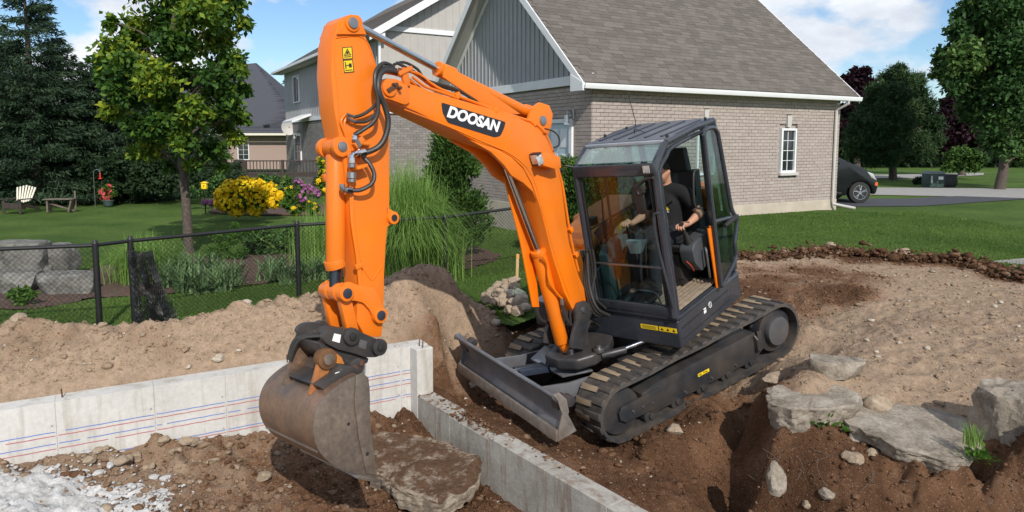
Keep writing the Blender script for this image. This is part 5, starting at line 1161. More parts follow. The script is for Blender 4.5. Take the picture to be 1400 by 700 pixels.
# lamp box on the boom
lb = [[1.179,2.728],[0.949,2.623],[0.957,2.521],[1.041,2.529],[1.195,2.604]]
mb = U(); mb.prism(lb, 'Y', .028, .15); lx = part(mb, 'boom_lamp', 'orange', boom, .006)
lf = [Vector((lb[0][0], .0, lb[0][1])), Vector((lb[4][0], .0, lb[4][1]))]; mdl = (lf[0] + lf[1]) / 2
mb = U(); mb.box((mdl.x + .012, .09, mdl.z), (.05, .105, .115), Matrix.Rotation(.12, 3, 'Y')); part(mb, 'lamp_housing', 'black', lx, .008)
mb = U(); mb.box((mdl.x + .040, .09, mdl.z), (.008, .08, .085), Matrix.Rotation(.12, 3, 'Y')); part(mb, 'lamp_lens', 'lamplens', lx, .003)
lens2 = [[1.227,2.661],[1.248,2.693],[1.206,2.629]]
mb = U(); mb.box((lens2[0][0], .152, lens2[0][1]), (.075, .006, .085), Matrix.Rotation(.2, 3, 'Y')); part(mb, 'lamp_lens', 'lamplens', lx, .003)
# boom cylinder in front of the boom
bc0, bc1, bc2, bc3, bc4 = [[1.41,2.698],[1.219,1.803],[1.212,1.757],[1.143,0.823],[1.085,0.702]]
mb = U(); mb.cyl((bc2[0], -.1, bc2[1]), (bc3[0], -.1, bc3[1]), .068, 24); mb.cyl((bc3[0], -.1, bc3[1]), (bc4[0], -.1, bc4[1]), .05, 18); bcy = part(mb, 'boom_cylinder', 'orange', None, .008)
mb = U(); mb.cyl((bc1[0], -.1, bc1[1]), (bc2[0], -.1, bc2[1]), .076, 24); part(mb, 'cylinder_gland', 'orange', bcy, .006)
mb = U(); mb.cyl((bc0[0], -.1, bc0[1]), (bc1[0], -.1, bc1[1]), .034, 16); part(mb, 'rod', 'chrome', bcy)
mb = U(); q = Vector((bc4[0], -.1, bc4[1])); mb.cyl(q + Vector((0, -.06, 0)), q + Vector((0, .06, 0)), .06, 18); part(mb, 'cylinder_eye', 'steelblack', bcy, .006)
gd = [[1.384,2.571],[1.302,2.48],[1.192,1.767],[1.272,1.24],[1.359,1.277],[1.344,1.93]]
mb = U(); mb.prism(gd, 'Y', -.19, -.175); part(mb, 'cylinder_guard', 'orange', bcy, .004)
pt = [[1.282,1.774],[1.237,1.671],[1.253,1.51],[1.178,1.355],[1.13,1.29]]
mb = U(); mb.tube(spline([(p[0], .0, p[1]) for p in pt], 4), .012, 8); part(mb, 'oil_pipe', 'orange', bcy)
mb = U(); p_ = pt[-1]; mb.tube([(p_[0], .0, p_[1]), (p_[0] + .01, .0, p_[1] - .06)], .020, 10); mb.tube([(p_[0] + .01, .0, p_[1] - .10), (p_[0] + .01, .0, p_[1] - .13)], .022, 10); part(mb, 'fitting', 'steel', bcy)
mb = U(); mb.tube(spline([(p_[0] + .01, .0, p_[1] - .05), (p_[0] + .01, .01, p_[1] - .18), (p_[0] - .05, .02, p_[1] - .30), (p_[0] - .2, .02, p_[1] - .36)], 5), .019, 8); mb.tube(spline([(p_[0] + .16, -.2, p_[1] - .0), (p_[0] + .14, -.2, p_[1] - .18), (p_[0] - .02, -.2, p_[1] - .30)], 5), .019, 8); part(mb, 'hydraulic_hose', 'hose', bcy)
# arm cylinder above the boom
mb = U(); mb.cyl((rod[2][0], -.1, rod[2][1]), (rod[3][0], -.1, rod[3][1]), .052, 24); mb.cyl((rod[3][0], -.1, rod[3][1]), (ap[0], -.1, ap[1]), .042, 16); acy = part(mb, 'arm_cylinder', 'orange', None, .006)
mb = U(); mb.cyl((rod[1][0], -.1, rod[1][1]), (rod[2][0] - .12, -.1, rod[2][1] - .055), .062, 24); part(mb, 'cylinder_gland', 'orange', acy, .006)
mb = U(); mb.cyl((rod[0][0], -.1, rod[0][1]), (rod[1][0], -.1, rod[1][1]), .028, 18); part(mb, 'rod', 'chrome', acy)
sh = [[1.927,3.636],[1.849,3.6],[1.159,3.075],[1.36,3.116],[1.597,3.246],[1.965,3.537]]
mb = U(); mb.prism(sh, 'Y', -.045, -.03); part(mb, 'cylinder_guard', 'orange', acy, .005)
mb = U(); r0 = rod[0]; mb.cyl((r0[0], -.155, r0[1]), (r0[0], -.045, r0[1]), .05, 18); part(mb, 'cylinder_eye', 'orange', acy, .005)
# hard pipes and hoses running along the boom
pp = [[2.372,3.645],[2.293,3.621],[2.222,3.587],[2.083,3.466],[1.926,3.379],[1.707,3.271],[1.498,3.167],[1.213,3.037],[1.054,2.963],[0.939,2.857],[0.888,2.741],[0.851,2.571],[0.826,2.394],[0.818,2.27],[0.841,1.763],[0.819,1.439]]
for k, (dy, dz) in enumerate(((.0, .010), (-.04, .022), (-.20, .02), (-.165, .02))):
    mb = U(); mb.tube(spline([(p[0] + .006 * k, dy, p[1] + dz) for p in pp], 3), .0135, 8); part(mb, 'hard_pipe', 'orange', boom)
pq = [[2.312,3.58],[2.266,3.538],[2.207,3.488],[2.073,3.424],[1.898,3.338]]
mb = U(); mb.tube(spline([(p[0], .02, p[1] + .01) for p in pq], 4), .012, 8); part(mb, 'hard_pipe', 'orange', boom)
for u in [[1.899,3.362],[1.508,3.163],[1.058,2.951],[0.834,1.865],[0.828,1.609]]:
    mb = U(); mb.box((u[0], -.01, u[1] + .012), (.05, .085, .045), Matrix.Rotation(.35, 3, 'Y')); part(mb, 'pipe_clamp', 'orange', boom, .005)
hp = [[2.403,3.664],[2.303,3.665],[2.191,3.596],[2.14,3.514],[2.009,3.433],[1.791,3.34],[1.612,3.213],[1.329,3.08],[1.072,2.946],[0.939,2.794],[0.877,2.64],[0.808,2.538]]
mb = U(); mb.tube(spline([(p[0], -.05, p[1] + .045) for p in hp], 4), .011, 7); part(mb, 'hydraulic_hose', 'hose', boom)
hp = [[2.412,3.682],[2.236,3.57],[2.145,3.498],[1.899,3.396],[1.688,3.253]]
mb = U(); mb.tube(spline([(p[0], .0, p[1] + .035) for p in hp], 4), .012, 7); part(mb, 'hydraulic_hose', 'hose', boom)
hp = [[0.978,2.895],[0.866,2.843],[0.81,2.775],[0.829,2.71],[0.908,2.701]]
mb = U(); mb.tube(spline([(p[0], .06, p[1]) for p in hp], 4), .007, 7); part(mb, 'lamp_cable', 'black', boom)
br = [[2.39,3.676],[2.359,3.638],[2.37,3.53],[2.424,3.54],[2.422,3.616]]
mb = U(); mb.prism(br, 'Y', .02, .05); mb.box((br[0][0] - .0, .035, br[0][1] - .03), (.14, .05, .03), Matrix.Rotation(.2, 3, 'Y')); part(mb, 'pipe_bracket', 'orange', boom, .004)

# --- arm (stick)
YS0, YS1 = -.20, .0
st_ = [[2.823,4.068],[2.753,4.096],[2.682,4.083],[2.652,4.034],[2.636,3.981],[2.596,3.745],[2.573,3.624],[2.586,3.398],[2.651,3.137],[2.781,2.707],[2.894,2.447],[2.97,2.24],[3.066,1.947],[3.127,1.81],[3.257,1.865],[3.292,2.006],[3.244,2.144],[3.193,2.27],[3.118,2.767],[3.056,3.177],[3.035,3.488],[2.984,3.733],[2.915,3.924]]
mb = U(); mb.prism(st_, 'Y', YS0, YS1); arm = part(mb, 'arm', 'orange', None, .014, angle=30)
# raised cheek round the upper pin and the folded edge
ck = [[2.874,3.979],[2.806,4.061],[2.747,4.095],[2.682,4.083],[2.652,4.034],[2.633,3.949]]
mb = U(); mb.prism(ck, 'Y', .0, .022); mb.prism(ck, 'Y', -.222, -.2); part(mb, 'cheek_plate', 'orange', arm, .006)
r1_ = [[2.735,4.038]][0]
mb = U(); mb.cyl((r1_[0], -.235, r1_[1]), (r1_[0], .035, r1_[1]), .060, 24); part(mb, 'pin_boss', 'orange', arm, .008)
mb = U(); mb.cyl((r1_[0], .035, r1_[1]), (r1_[0], .045, r1_[1]), .040, 20); part(mb, 'pin', 'steel', arm, .004)
weld([[2.88,3.959],[2.692,3.946],[2.626,3.886],[2.608,3.752]], YS1 + .001, .005, arm)
weld([[2.886,3.96],[2.932,3.826],[2.959,3.678],[3.01,3.432]], YS1 + .001, .004, arm)
weld([[3.137,2.349],[3.114,2.295],[3.089,2.246],[3.043,2.268],[2.976,2.311]], YS1 + .001, .005, arm)
# warning stickers near the top
def sticker(px, y, nm, mat, par, e=.003):
    """a flat label on the near face: px are its corners, upper left first, going round"""
    mb = U(); mb.prism([tuple(p) for p in px], 'Y', y, y + e); return part(mb, nm, mat, par), Vector(px[0]), Vector(px[1]) - Vector(px[0]), Vector(px[3]) - Vector(px[0])
def quadq(mb, o, ex_, ey_, pts, y, t=.0012): mb.prism([tuple(o + ex_ * a + ey_ * b) for a, b in pts], 'Y', y, y + t)
for k, px in enumerate(([[2.852,3.89],[2.767,3.884],[2.787,3.799],[2.871,3.807]], [[2.872,3.804],[2.788,3.797],[2.802,3.709],[2.886,3.717]])):
    stt, o_, eu, ev = sticker(px, .0005, 'warning_sticker', 'yellow', arm); y = .0036
    for q in ([(0, 0), (1, 0), (1, .06), (0, .06)], [(0, .94), (1, .94), (1, 1), (0, 1)], [(0, .06), (.07, .06), (.07, .94), (0, .94)], [(.93, .06), (1, .06), (1, .94), (.93, .94)]):
        mb = U(); quadq(mb, o_, eu, ev, q, y); part(mb, 'sticker_border', 'decalblack', stt, smooth=False)
    shapes = [[(.5, .12), (.86, .70), (.78, .70), (.5, .26), (.22, .70), (.14, .70)], [(.22, .63), (.78, .63), (.86, .70), (.14, .70)], [(.42, .36), (.58, .36), (.62, .58), (.38, .58)], [(.15, .77), (.85, .77), (.85, .84), (.15, .84)]] if k == 0 else [[(.55, .30), (.82, .30), (.82, .62), (.55, .62)], [(.18, .30), (.28, .30), (.28, .70), (.18, .70)], [(.28, .42), (.55, .40), (.55, .47), (.28, .49)], [(.17, .17), (.29, .17), (.29, .27), (.17, .27)], [(.15, .78), (.85, .78), (.85, .85), (.15, .85)]]
    for q in shapes: mb = U(); quadq(mb, o_, eu, ev, q, y); part(mb, 'pictogram', 'decalblack', stt, smooth=False)
bs_ = [[2.813,2.716],[2.791,2.698],[2.748,2.656],[2.727,2.61],[2.764,2.581],[2.821,2.577],[2.864,2.568]]
for y0, y1 in ((-.03, .0), (-.20, -.17)):
    mb = U(); mb.prism(bs_, 'Y', y0, y1); part(mb, 'linkage_lug', 'orange', arm, .004)
q = [[2.787,2.623]][0]
mb = U(); mb.tube([(q[0], .03, q[1]), (q[0], -.23, q[1])], .048, 20); part(mb, 'linkage_boss', 'orange', arm, .006)
mb = U(); mb.cyl((q[0], .028, q[1]), (q[0], .033, q[1]), .026, 16); part(mb, 'boss_bore', 'black', arm)
# bucket cylinder along the back of the arm
k0, k1, k2, k3 = [[3.041,3.236],[3.053,3.175],[3.282,2.419],[3.342,2.242]]
mb = U(); mb.cyl((k1[0], -.1, k1[1]), (k2[0], -.1, k2[1]), .070, 26); kc = part(mb, 'bucket_cylinder', 'orange', None, .008)
mb = U(); mb.cyl((k2[0], -.1, k2[1] + .05), (k2[0], -.1, k2[1] - .012), .075, 26); part(mb, 'cylinder_gland', 'orange', kc, .006)
mb = U(); mb.cyl((k2[0], -.1, k2[1]), (k3[0], -.1, k3[1]), .042, 18); part(mb, 'rod', simple('dark_rod', (.05, .06, .08), .15, .7), kc)
sl_ = [[3.345,2.562]][0]
mb = U(); mb.box((k1[0] + .0, -.03, sl_[1]), (.05, .004, .04)); part(mb, 'white_label', 'white', kc)
eb = [[3.1,3.255],[3.031,3.28],[2.988,3.218],[3.032,3.155],[3.099,3.177]]
for y0, y1 in ((-.03, .02), (-.22, -.17)):
    mb = U(); c = [[3.059,3.23]][0]; mb.cyl((c[0], y0, c[1]), (c[0], y1, c[1]), .072, 22); mb.box((c[0] - .09, (y0 + y1) / 2, c[1]), (.14, abs(y1 - y0) - .006, .10)); part(mb, 'cylinder_lug', 'orange', arm, .008)
mb = U(); mb.cyl((c[0], -.23, c[1]), (c[0], .03, c[1]), .036, 18); part(mb, 'pin', 'steel', arm, .004)
mb = U(); mb.cyl((c[0], -.15, c[1]), (c[0], -.05, c[1]), .06, 18); part(mb, 'cylinder_eye', 'orange', kc, .006)
e1 = [[3.107,3.132],[3.071,3.107],[3.133,3.044],[3.106,2.994]]
mb = U(); mb.tube([(k1[0] - .01, -.045, e1[0][1]), (k1[0] - .07, -.02, e1[0][1])], .024, 10); mb.tube([(k1[0] - .07, -.02, e1[0][1] + .01), (k1[0] - .07, -.02, e1[3][1] - .05)], .017, 10); mb.tube([(k1[0] - .07, -.02, e1[3][1] - .05), (k1[0] - .075, -.02, e1[3][1] - .09)], .024, 10); mb.box((k1[0] - .05, -.03, e1[2][1]), (.07, .03, .04)); part(mb, 'oil_pipe', 'orange', kc, .003)
mb = U(); b_ = [[3.143,3.034]][0]; mb.box((b_[0], -.16, b_[1]), (.04, .04, .05)); mb.box((k1[0] + .06, -.16, 3.033), (.08, .012, .06)); part(mb, 'side_lug', 'orange', kc, .004)
# guide links, levers
gl_ = [[3.355,2.297],[3.318,2.316],[3.277,2.31],[3.238,2.273],[3.172,2.235],[3.101,2.19],[3.077,2.117],[3.07,2.027],[3.055,1.963],[3.086,1.93],[3.138,1.935],[3.167,1.971],[3.178,2.045],[3.219,2.125],[3.282,2.168],[3.352,2.186],[3.379,2.236]]
for y0, y1 in ((.0, .028), (-.228, -.2)):
    mb = U(); mb.prism(round_poly(gl_, .02, 3), 'Y', y0, y1); part(mb, 'guide_link', 'orange', arm, .006)
lp = [[3.334,2.246],[3.117,1.985]]
for (lx_, lz_), r, nm in ((lp[0], .058, 'link_boss'), (lp[1], .058, 'link_boss')):
    mb = U(); mb.cyl((lx_, -.245, lz_), (lx_, .05, lz_), r, 22); part(mb, nm, 'orange', arm, .007)
    mb = U(); mb.cyl((lx_, -.25, lz_), (lx_, .058, lz_), r * .62, 18); part(mb, 'pin', simple('pin_end', (.06, .07, .10), .35, .6), arm, .003)
for y in (-.155, -.045):
    mb = U(); mb.cyl((lp[0][0], y - .022, lp[0][1]), (lp[0][0], y + .022, lp[0][1]), .066, 20); part(mb, 'link_collar', 'orange', arm, .006)
ll = [[3.371,2.241],[3.282,2.205],[3.293,1.939],[3.383,1.957]]
for y0, y1 in ((-.02, .03), (-.23, -.18)):
    mb = U(); mb.prism(ll, 'Y', y0 - .03, y1 - .03); part(mb, 'bucket_link', 'orange', arm, .008)
for k in range(2):
    lh = [[3.261,2.191],[3.288,2.061],[3.296,1.951],[3.286,1.878]]
    mb = U(); mb.tube(spline([(p[0] + .03 * k, -.12 + .05 * k, p[1]) for p in lh], 4), .014, 7); part(mb, 'hydraulic_hose', 'hose', arm)
# hoses and fittings on the near face of the arm
def hose(px, y, r, nm='hydraulic_hose', mat='hose', ys=None, k=5):
    mb = U(); n = len(px); mb.tube(spline([(p[0], (ys[i] if ys else y), p[1]) for i, p in enumerate(px)], k), r, 10); return part(mb, nm, mat, arm)
hose([[2.443,3.641],[2.506,3.662],[2.597,3.676],[2.67,3.651],[2.725,3.556],[2.705,3.426],[2.711,3.32],[2.76,3.223],[2.83,3.165],[2.938,3.149],[2.987,3.156]], .08, .0205, ys=[.02, .05, .09, .11, .13, .13, .13, .12, .10, .07, .06])
for q in [[2.62,3.675],[2.7,3.651],[2.742,3.596],[2.757,3.526],[2.741,3.45],[2.736,3.381],[2.743,3.313],[2.769,3.25],[2.816,3.202],[2.887,3.161]]: pass
hose([[2.463,3.692],[2.554,3.728],[2.636,3.719],[2.708,3.678],[2.747,3.591],[2.752,3.488],[2.782,3.388],[2.837,3.336],[2.931,3.299],[2.964,3.291]], .07, .0145, ys=[.02, .05, .09, .12, .13, .13, .12, .10, .07, .05])
hose([[2.449,3.669],[2.562,3.702],[2.667,3.682],[2.719,3.618],[2.737,3.495],[2.764,3.448],[2.846,3.412],[2.923,3.407]], .07, .012, ys=[.02, .06, .09, .11, .11, .08, .05, .04])
hose([[2.698,3.575],[2.716,3.472],[2.759,3.396],[2.835,3.359],[2.92,3.372]], .06, .012, ys=[.10, .09, .07, .05, .04])
hose([[2.937,3.128],[2.919,3.06],[2.922,2.985],[2.964,2.932],[3.046,2.912],[3.115,2.932]], .05, .0155, ys=[.05, .09, .11, .11, .08, .05])
for px_ in ([[2.89,3.403],[2.936,3.418],[2.972,3.441]], [[2.901,3.369],[2.945,3.389],[2.974,3.416]]): hose(px_, .04, .011, 'pipe_end', 'steel', k=3)
hose([[2.96,3.155],[3.008,3.162],[3.032,3.147],[3.043,3.108]], .06, .022, 'elbow_fitting', 'chrome'); hose([[2.93,3.153],[2.98,3.154]], .07, .034, 'ferrule', 'chrome', k=2)
hose([[3.045,3.103],[3.052,3.078]], .06, .030, 'ferrule', 'steel', k=2); hose([[3.057,3.043],[3.069,3.004]], .05, .034, 'valve', 'steel', k=2); hose([[3.07,2.999],[3.076,2.979]], .05, .028, 'valve', 'steel', k=2)
hose([[2.904,3.3],[2.944,3.293],[2.961,3.276],[2.967,3.257]], .05, .018, 'elbow_fitting', 'chrome'); hose([[3.109,2.931],[3.153,2.948],[3.148,2.984]], .04, .020, 'elbow_fitting', 'steel')
hose([[2.959,3.261],[2.95,3.227],[2.946,3.2]], .045, .024, 'valve', 'steel', k=2); hose([[3.099,2.922],[3.137,2.939]], .05, .024, 'ferrule', 'chrome', k=2)
vb = [[2.975,3.266],[2.896,3.194],[3.036,3.065],[2.942,3.04]]
mb = U(); mb.box(((vb[2][0] + vb[3][0]) / 2, .05, vb[2][1]), (abs(vb[2][0] - vb[3][0]), .10, .022)); part(mb, 'valve_bracket', 'orange', arm, .004)
mb = U(); mb.box(((vb[0][0] + vb[1][0]) / 2, .03, (vb[0][1] + vb[1][1]) / 2), (.09, .06, .045), Matrix.Rotation(.5, 3, 'Y')); mb.tube([(vb[0][0] - .02, .04, vb[0][1] - .03), (vb[0][0] - .12, .04, vb[0][1] - .07)], .018, 10); part(mb, 'valve_bracket', 'orange', arm, .004)
hose([[2.959,3.44],[3.002,3.418],[3.02,3.381],[3.009,3.274],[3.029,3.148],[3.062,2.997],[3.133,2.723],[3.168,2.462],[3.205,2.254]], .018, .010, 'hard_pipe', 'orange'); hose([[2.961,3.415],[2.994,3.385],[3.008,3.3],[3.008,3.195],[3.041,3.045],[3.082,2.869],[3.131,2.668],[3.158,2.431],[3.197,2.24]], .018, .010, 'hard_pipe', 'orange')
u = [[3.177,2.388]][0]; mb = U(); mb.box((u[0], .02, u[1]), (.06, .03, .035)); part(mb, 'pipe_clamp', 'orange', arm, .004)

# --- quick coupler (tilting) between arm and bucket
cp = [[3.629,2.05],[3.598,2.074],[3.545,2.077],[3.497,2.06],[3.397,2.01],[3.352,1.973],[3.277,1.905],[3.196,1.827],[3.173,1.77],[3.206,1.728],[3.266,1.728],[3.35,1.769],[3.425,1.834],[3.539,1.921],[3.61,1.999]]
cpl = None
for y0, y1 in ((.05, .09), (-.29, -.25)):
    mb = U(); mb.prism(round_poly(cp, .02, 3), 'Y', y0, y1); o = part(mb, 'coupler' if cpl is None else 'coupler_plate', 'steelblack', cpl, .008); cpl = cpl or o
c1, c2 = [[3.423,1.969],[3.233,1.796]]
for c in (c1, c2):
    mb = U(); mb.cyl((c[0], .08, c[1]), (c[0], .125, c[1]), .060, 22); mb.cyl((c[0], -.33, c[1]), (c[0], -.28, c[1]), .060, 22); mb.cyl((c[0], -.3, c[1]), (c[0], .1, c[1]), .04, 16); part(mb, 'pin_boss', 'steelblack', cpl, .008)
    mb = U(); mb.cyl((c[0], .12, c[1]), (c[0], .137, c[1]), .030, 6); part(mb, 'pin_bolt', 'black', cpl, .003)
sticker([[3.533,2.039],[3.489,2.008],[3.515,1.96],[3.563,1.998]], .0905, 'white_label', 'white', cpl); sticker([[3.357,1.914],[3.306,1.873],[3.334,1.823],[3.385,1.865]], .0905, 'grey_plate', 'steel', cpl)
cb = [[3.589,1.983],[3.516,1.91],[3.403,1.816],[3.301,1.732],[3.323,1.702],[3.454,1.75],[3.59,1.862],[3.637,1.94],[3.64,2.007]]
mb = U(); mb.prism(cb, 'Y', -.24, .05); part(mb, 'coupler_base', 'steelblack', cpl, .012)
ub = [[3.51,2.008],[3.458,2.019],[3.341,1.949],[3.328,1.82],[3.468,1.863],[3.558,1.928]]
mb = U(); mb.prism(ub, 'Y', -.27, -.05); part(mb, 'tilt_motor', 'steelblack', cpl, .02, seg=3)
mb = U(); t0 = [[3.516,1.972],[3.594,1.875]]; mb.cyl((t0[0][0] - .02, -.40, t0[0][1] - .06), (t0[0][0] - .02, -.20, t0[0][1] - .06), .10, 22); mb.box((t0[0][0] - .05, -.32, t0[0][1] - .08), (.16, .12, .16)); part(mb, 'tilt_cylinder', 'steelblack', cpl, .012)
for k in range(2):
    mb = U(); mb.tube(spline([(c1[0] + .1, -.1 - .05 * k, c1[1] + .02), (c1[0] + .22, -.2 - .05 * k, c1[1] + .03), (c1[0] + .30, -.26 - .03 * k, c1[1] - .10)], 5), .015, 8); part(mb, 'hydraulic_hose', 'hose', cpl)

# --- bucket
BY1, BY0 = .22, -.50
pf = [[3.517,1.747],[3.586,1.755],[3.681,1.751],[3.767,1.732],[3.832,1.703],[3.886,1.653],[3.923,1.584],[3.94,1.493],[3.929,1.4],[3.887,1.298],[3.818,1.205],[3.718,1.102],[3.599,1.002]]
def offs(P, dd):
    out = []
    for i, p in enumerate(P):
        a = Vector(P[max(i - 1, 0)]); b = Vector(P[min(i + 1, len(P) - 1)]); t = (b - a).normalized(); n = Vector((-t.y, t.x)); out.append(tuple(Vector(p) + n * dd))
    return out
pfs = [(p.x, p.y) for p in spline([(a, b, 0) for a, b in pf], 3)]
cen = Vector((sum(p[0] for p in pfs) / len(pfs), sum(p[1] for p in pfs) / len(pfs)))
inn = offs(pfs, .02)
if (Vector(inn[10]) - cen).length > (Vector(pfs[10]) - cen).length: inn = offs(pfs, -.02)
mb = U(); mb.prism(pfs + inn[::-1], 'Y', BY0, BY1); bk = part(mb, 'bucket', 'bucket', None, 0, angle=40)
side = pfs + [[3.59,1.013],[3.551,1.244],[3.512,1.478],[3.463,1.62],[3.458,1.678],[3.474,1.726]]
for y0, y1 in ((BY1, BY1 + .016), (BY0 - .016, BY0)):
    mb = U(); mb.prism(side, 'Y', y0, y1); part(mb, 'side_plate', 'bucketside', bk, .003)
rs = [[3.545,1.76],[3.498,1.753],[3.459,1.7],[3.483,1.579],[3.534,1.41],[3.564,1.229],[3.591,1.015],[3.665,1.08],[3.649,1.336],[3.608,1.591]]
mb = U(); mb.prism(rs, 'Y', BY1 + .016, BY1 + .030); part(mb, 'side_cutter', 'bucketside', bk, .005)
mb = U(); c = [[3.686,1.469]][0]; mb.cyl((c[0], BY1 + .015, c[1]), (c[0], BY1 + .018, c[1]), .012, 10); c = [[3.621,1.206]][0]; mb.cyl((c[0], BY1 + .03, c[1]), (c[0], BY1 + .033, c[1]), .014, 10); part(mb, 'bolt_hole', 'black', bk)
lipp = [[3.718,1.102],[3.599,1.002],[3.569,0.954],[3.61,0.968],[3.736,1.084]]
mb = U(); mb.prism(lipp, 'Y', BY0 - .02, BY1 + .03); part(mb, 'cutting_edge', 'lipsteel', bk, .003)
ws_ = [[3.929,1.4]][0]
n_ = (Vector(ws_) - cen).normalized() * .004
mb = U(); mb.tube([(ws_[0] + n_.x, BY0 + .01, ws_[1] + n_.y), (ws_[0] + n_.x, BY1 - .01, ws_[1] + n_.y)], .008, 6); part(mb, 'wear_strip', 'bucketside', bk)
# ears and adapter on top
e_ = [[3.649,1.962],[3.606,1.952],[3.559,1.913],[3.518,1.849],[3.507,1.765],[3.574,1.705],[3.666,1.675],[3.766,1.652],[3.814,1.721],[3.735,1.831]]
mb = U(); mb.prism(e_, 'Y', .045, .075); part(mb, 'bucket_ear', 'bucketpaint', bk, .005)
e2_ = [(x, z) for x, z in e_]; mb = U(); mb.prism(e2_, 'Y', -.30, -.27); part(mb, 'bucket_ear', 'bucket', bk, .005)
ec, ed = [[3.63,1.894],[3.45,1.75]]
mb = U(); mb.cyl((ec[0], .02, ec[1]), (ec[0], .10, ec[1]), .072, 22); part(mb, 'ear_boss', simple('rusty_boss', (.16, .075, .03), .7, .2, .3, 12), bk, .012)
mb = U(); mb.cyl((ec[0], .09, ec[1]), (ec[0], .115, ec[1]), .04, 16); part(mb, 'ear_pin', 'bucketside', bk, .004)
mb = U(); mb.cyl((ed[0], -.20, ed[1]), (ed[0], .12, ed[1]), .062, 22); part(mb, 'hook_boss', 'steelblack', bk, .010)
mb = U(); mb.cyl((ed[0] + .03, .11, ed[1]), (ed[0] + .03, .135, ed[1]), .03, 14); mb.cyl((ed[0] - .04, .11, ed[1] + .01), (ed[0] - .04, .13, ed[1] + .01), .022, 12); part(mb, 'hook_bolt', 'rebar', bk, .004)
tp_ = [[3.779,1.781],[3.649,1.795],[3.587,1.844],[3.487,1.778],[3.463,1.716],[3.508,1.728],[3.619,1.741],[3.731,1.714]]
mb = U(); mb.prism(tp_, 'Y', -.24, .16); part(mb, 'adapter_plate', 'steelblack', bk, .006)
cm = [[3.625,1.809],[3.592,1.803],[3.558,1.797],[3.587,1.779],[3.548,1.77],[3.612,1.775],[3.538,1.743]]
for k, p in enumerate(cm):
    mb = U(); dx_ = .014 * (1 if k % 2 else -1); mb.tube([(p[0] + .02, .165 - .012 * k, p[1]), (p[0], .17 - .012 * k, p[1] + .002 + dx_ * .3), (p[0] - .016, .16 - .012 * k, p[1] + dx_ * .5)], .003, 5); part(mb, 'paint_scratch', 'white', bk)

# ------------------------------------------------------------------ the operator
pr = bpy.data.objects.new('person', None); link(pr); tag(pr, 'operator in black t-shirt seated in the cab with one hand on the joystick', 'person')
pr.matrix_world = ex.matrix_world @ XU @ Matrix.Translation((-.2, .43, 1.50))
O_ = Vector((-.2, .43, 1.50))
def skin_mesh(name, nodes, edges, mat, voxel=.012, smooth=6, extra=None):
    """tapered limbs between joints {key: (x, y, z, radius)}, fused into one continuous surface"""
    mb = MB(); v_, f_ = ICO[2]
    for k, q in nodes.items(): mb.add([Vector(p) * q[3] + Vector(q[:3]) - O_ for p in v_], [list(map(int, t)) for t in f_])
    for a, b in edges:
        A, B = nodes[a], nodes[b]; mb.tube([Vector(A[:3]) - O_, Vector(B[:3]) - O_], [A[3], B[3]], 14)
    if extra is not None: mb.add([Vector(p) for p in extra[0]], [list(map(int, t)) for t in extra[1]])
    o = mb.build(name, mat, None); md = o.modifiers.new('r', 'REMESH'); md.mode = 'VOXEL'; md.voxel_size = voxel; md.use_smooth_shade = True
    sm = o.modifiers.new('s', 'SMOOTH'); sm.iterations = smooth; sm.factor = .5
    bpy.context.view_layer.update(); m2 = bpy.data.meshes.new_from_object(o.evaluated_get(bpy.context.evaluated_depsgraph_get()))
    bpy.data.objects.remove(o); m2.materials.clear(); m2.materials.append(mat); return m2
N = {'pelvis': (-.22, .43, 1.52, .12), 'belly': (-.25, .43, 1.66, .115), 'chest': (-.27, .43, 1.83, .13), 'collar': (-.29, .43, 1.95, .07), 'neck': (-.285, .43, 2.03, .052), 'skull': (-.27, .43, 2.12, .06)}
Ed = [('pelvis', 'belly'), ('belly', 'chest'), ('chest', 'collar'), ('collar', 'neck'), ('neck', 'skull')]
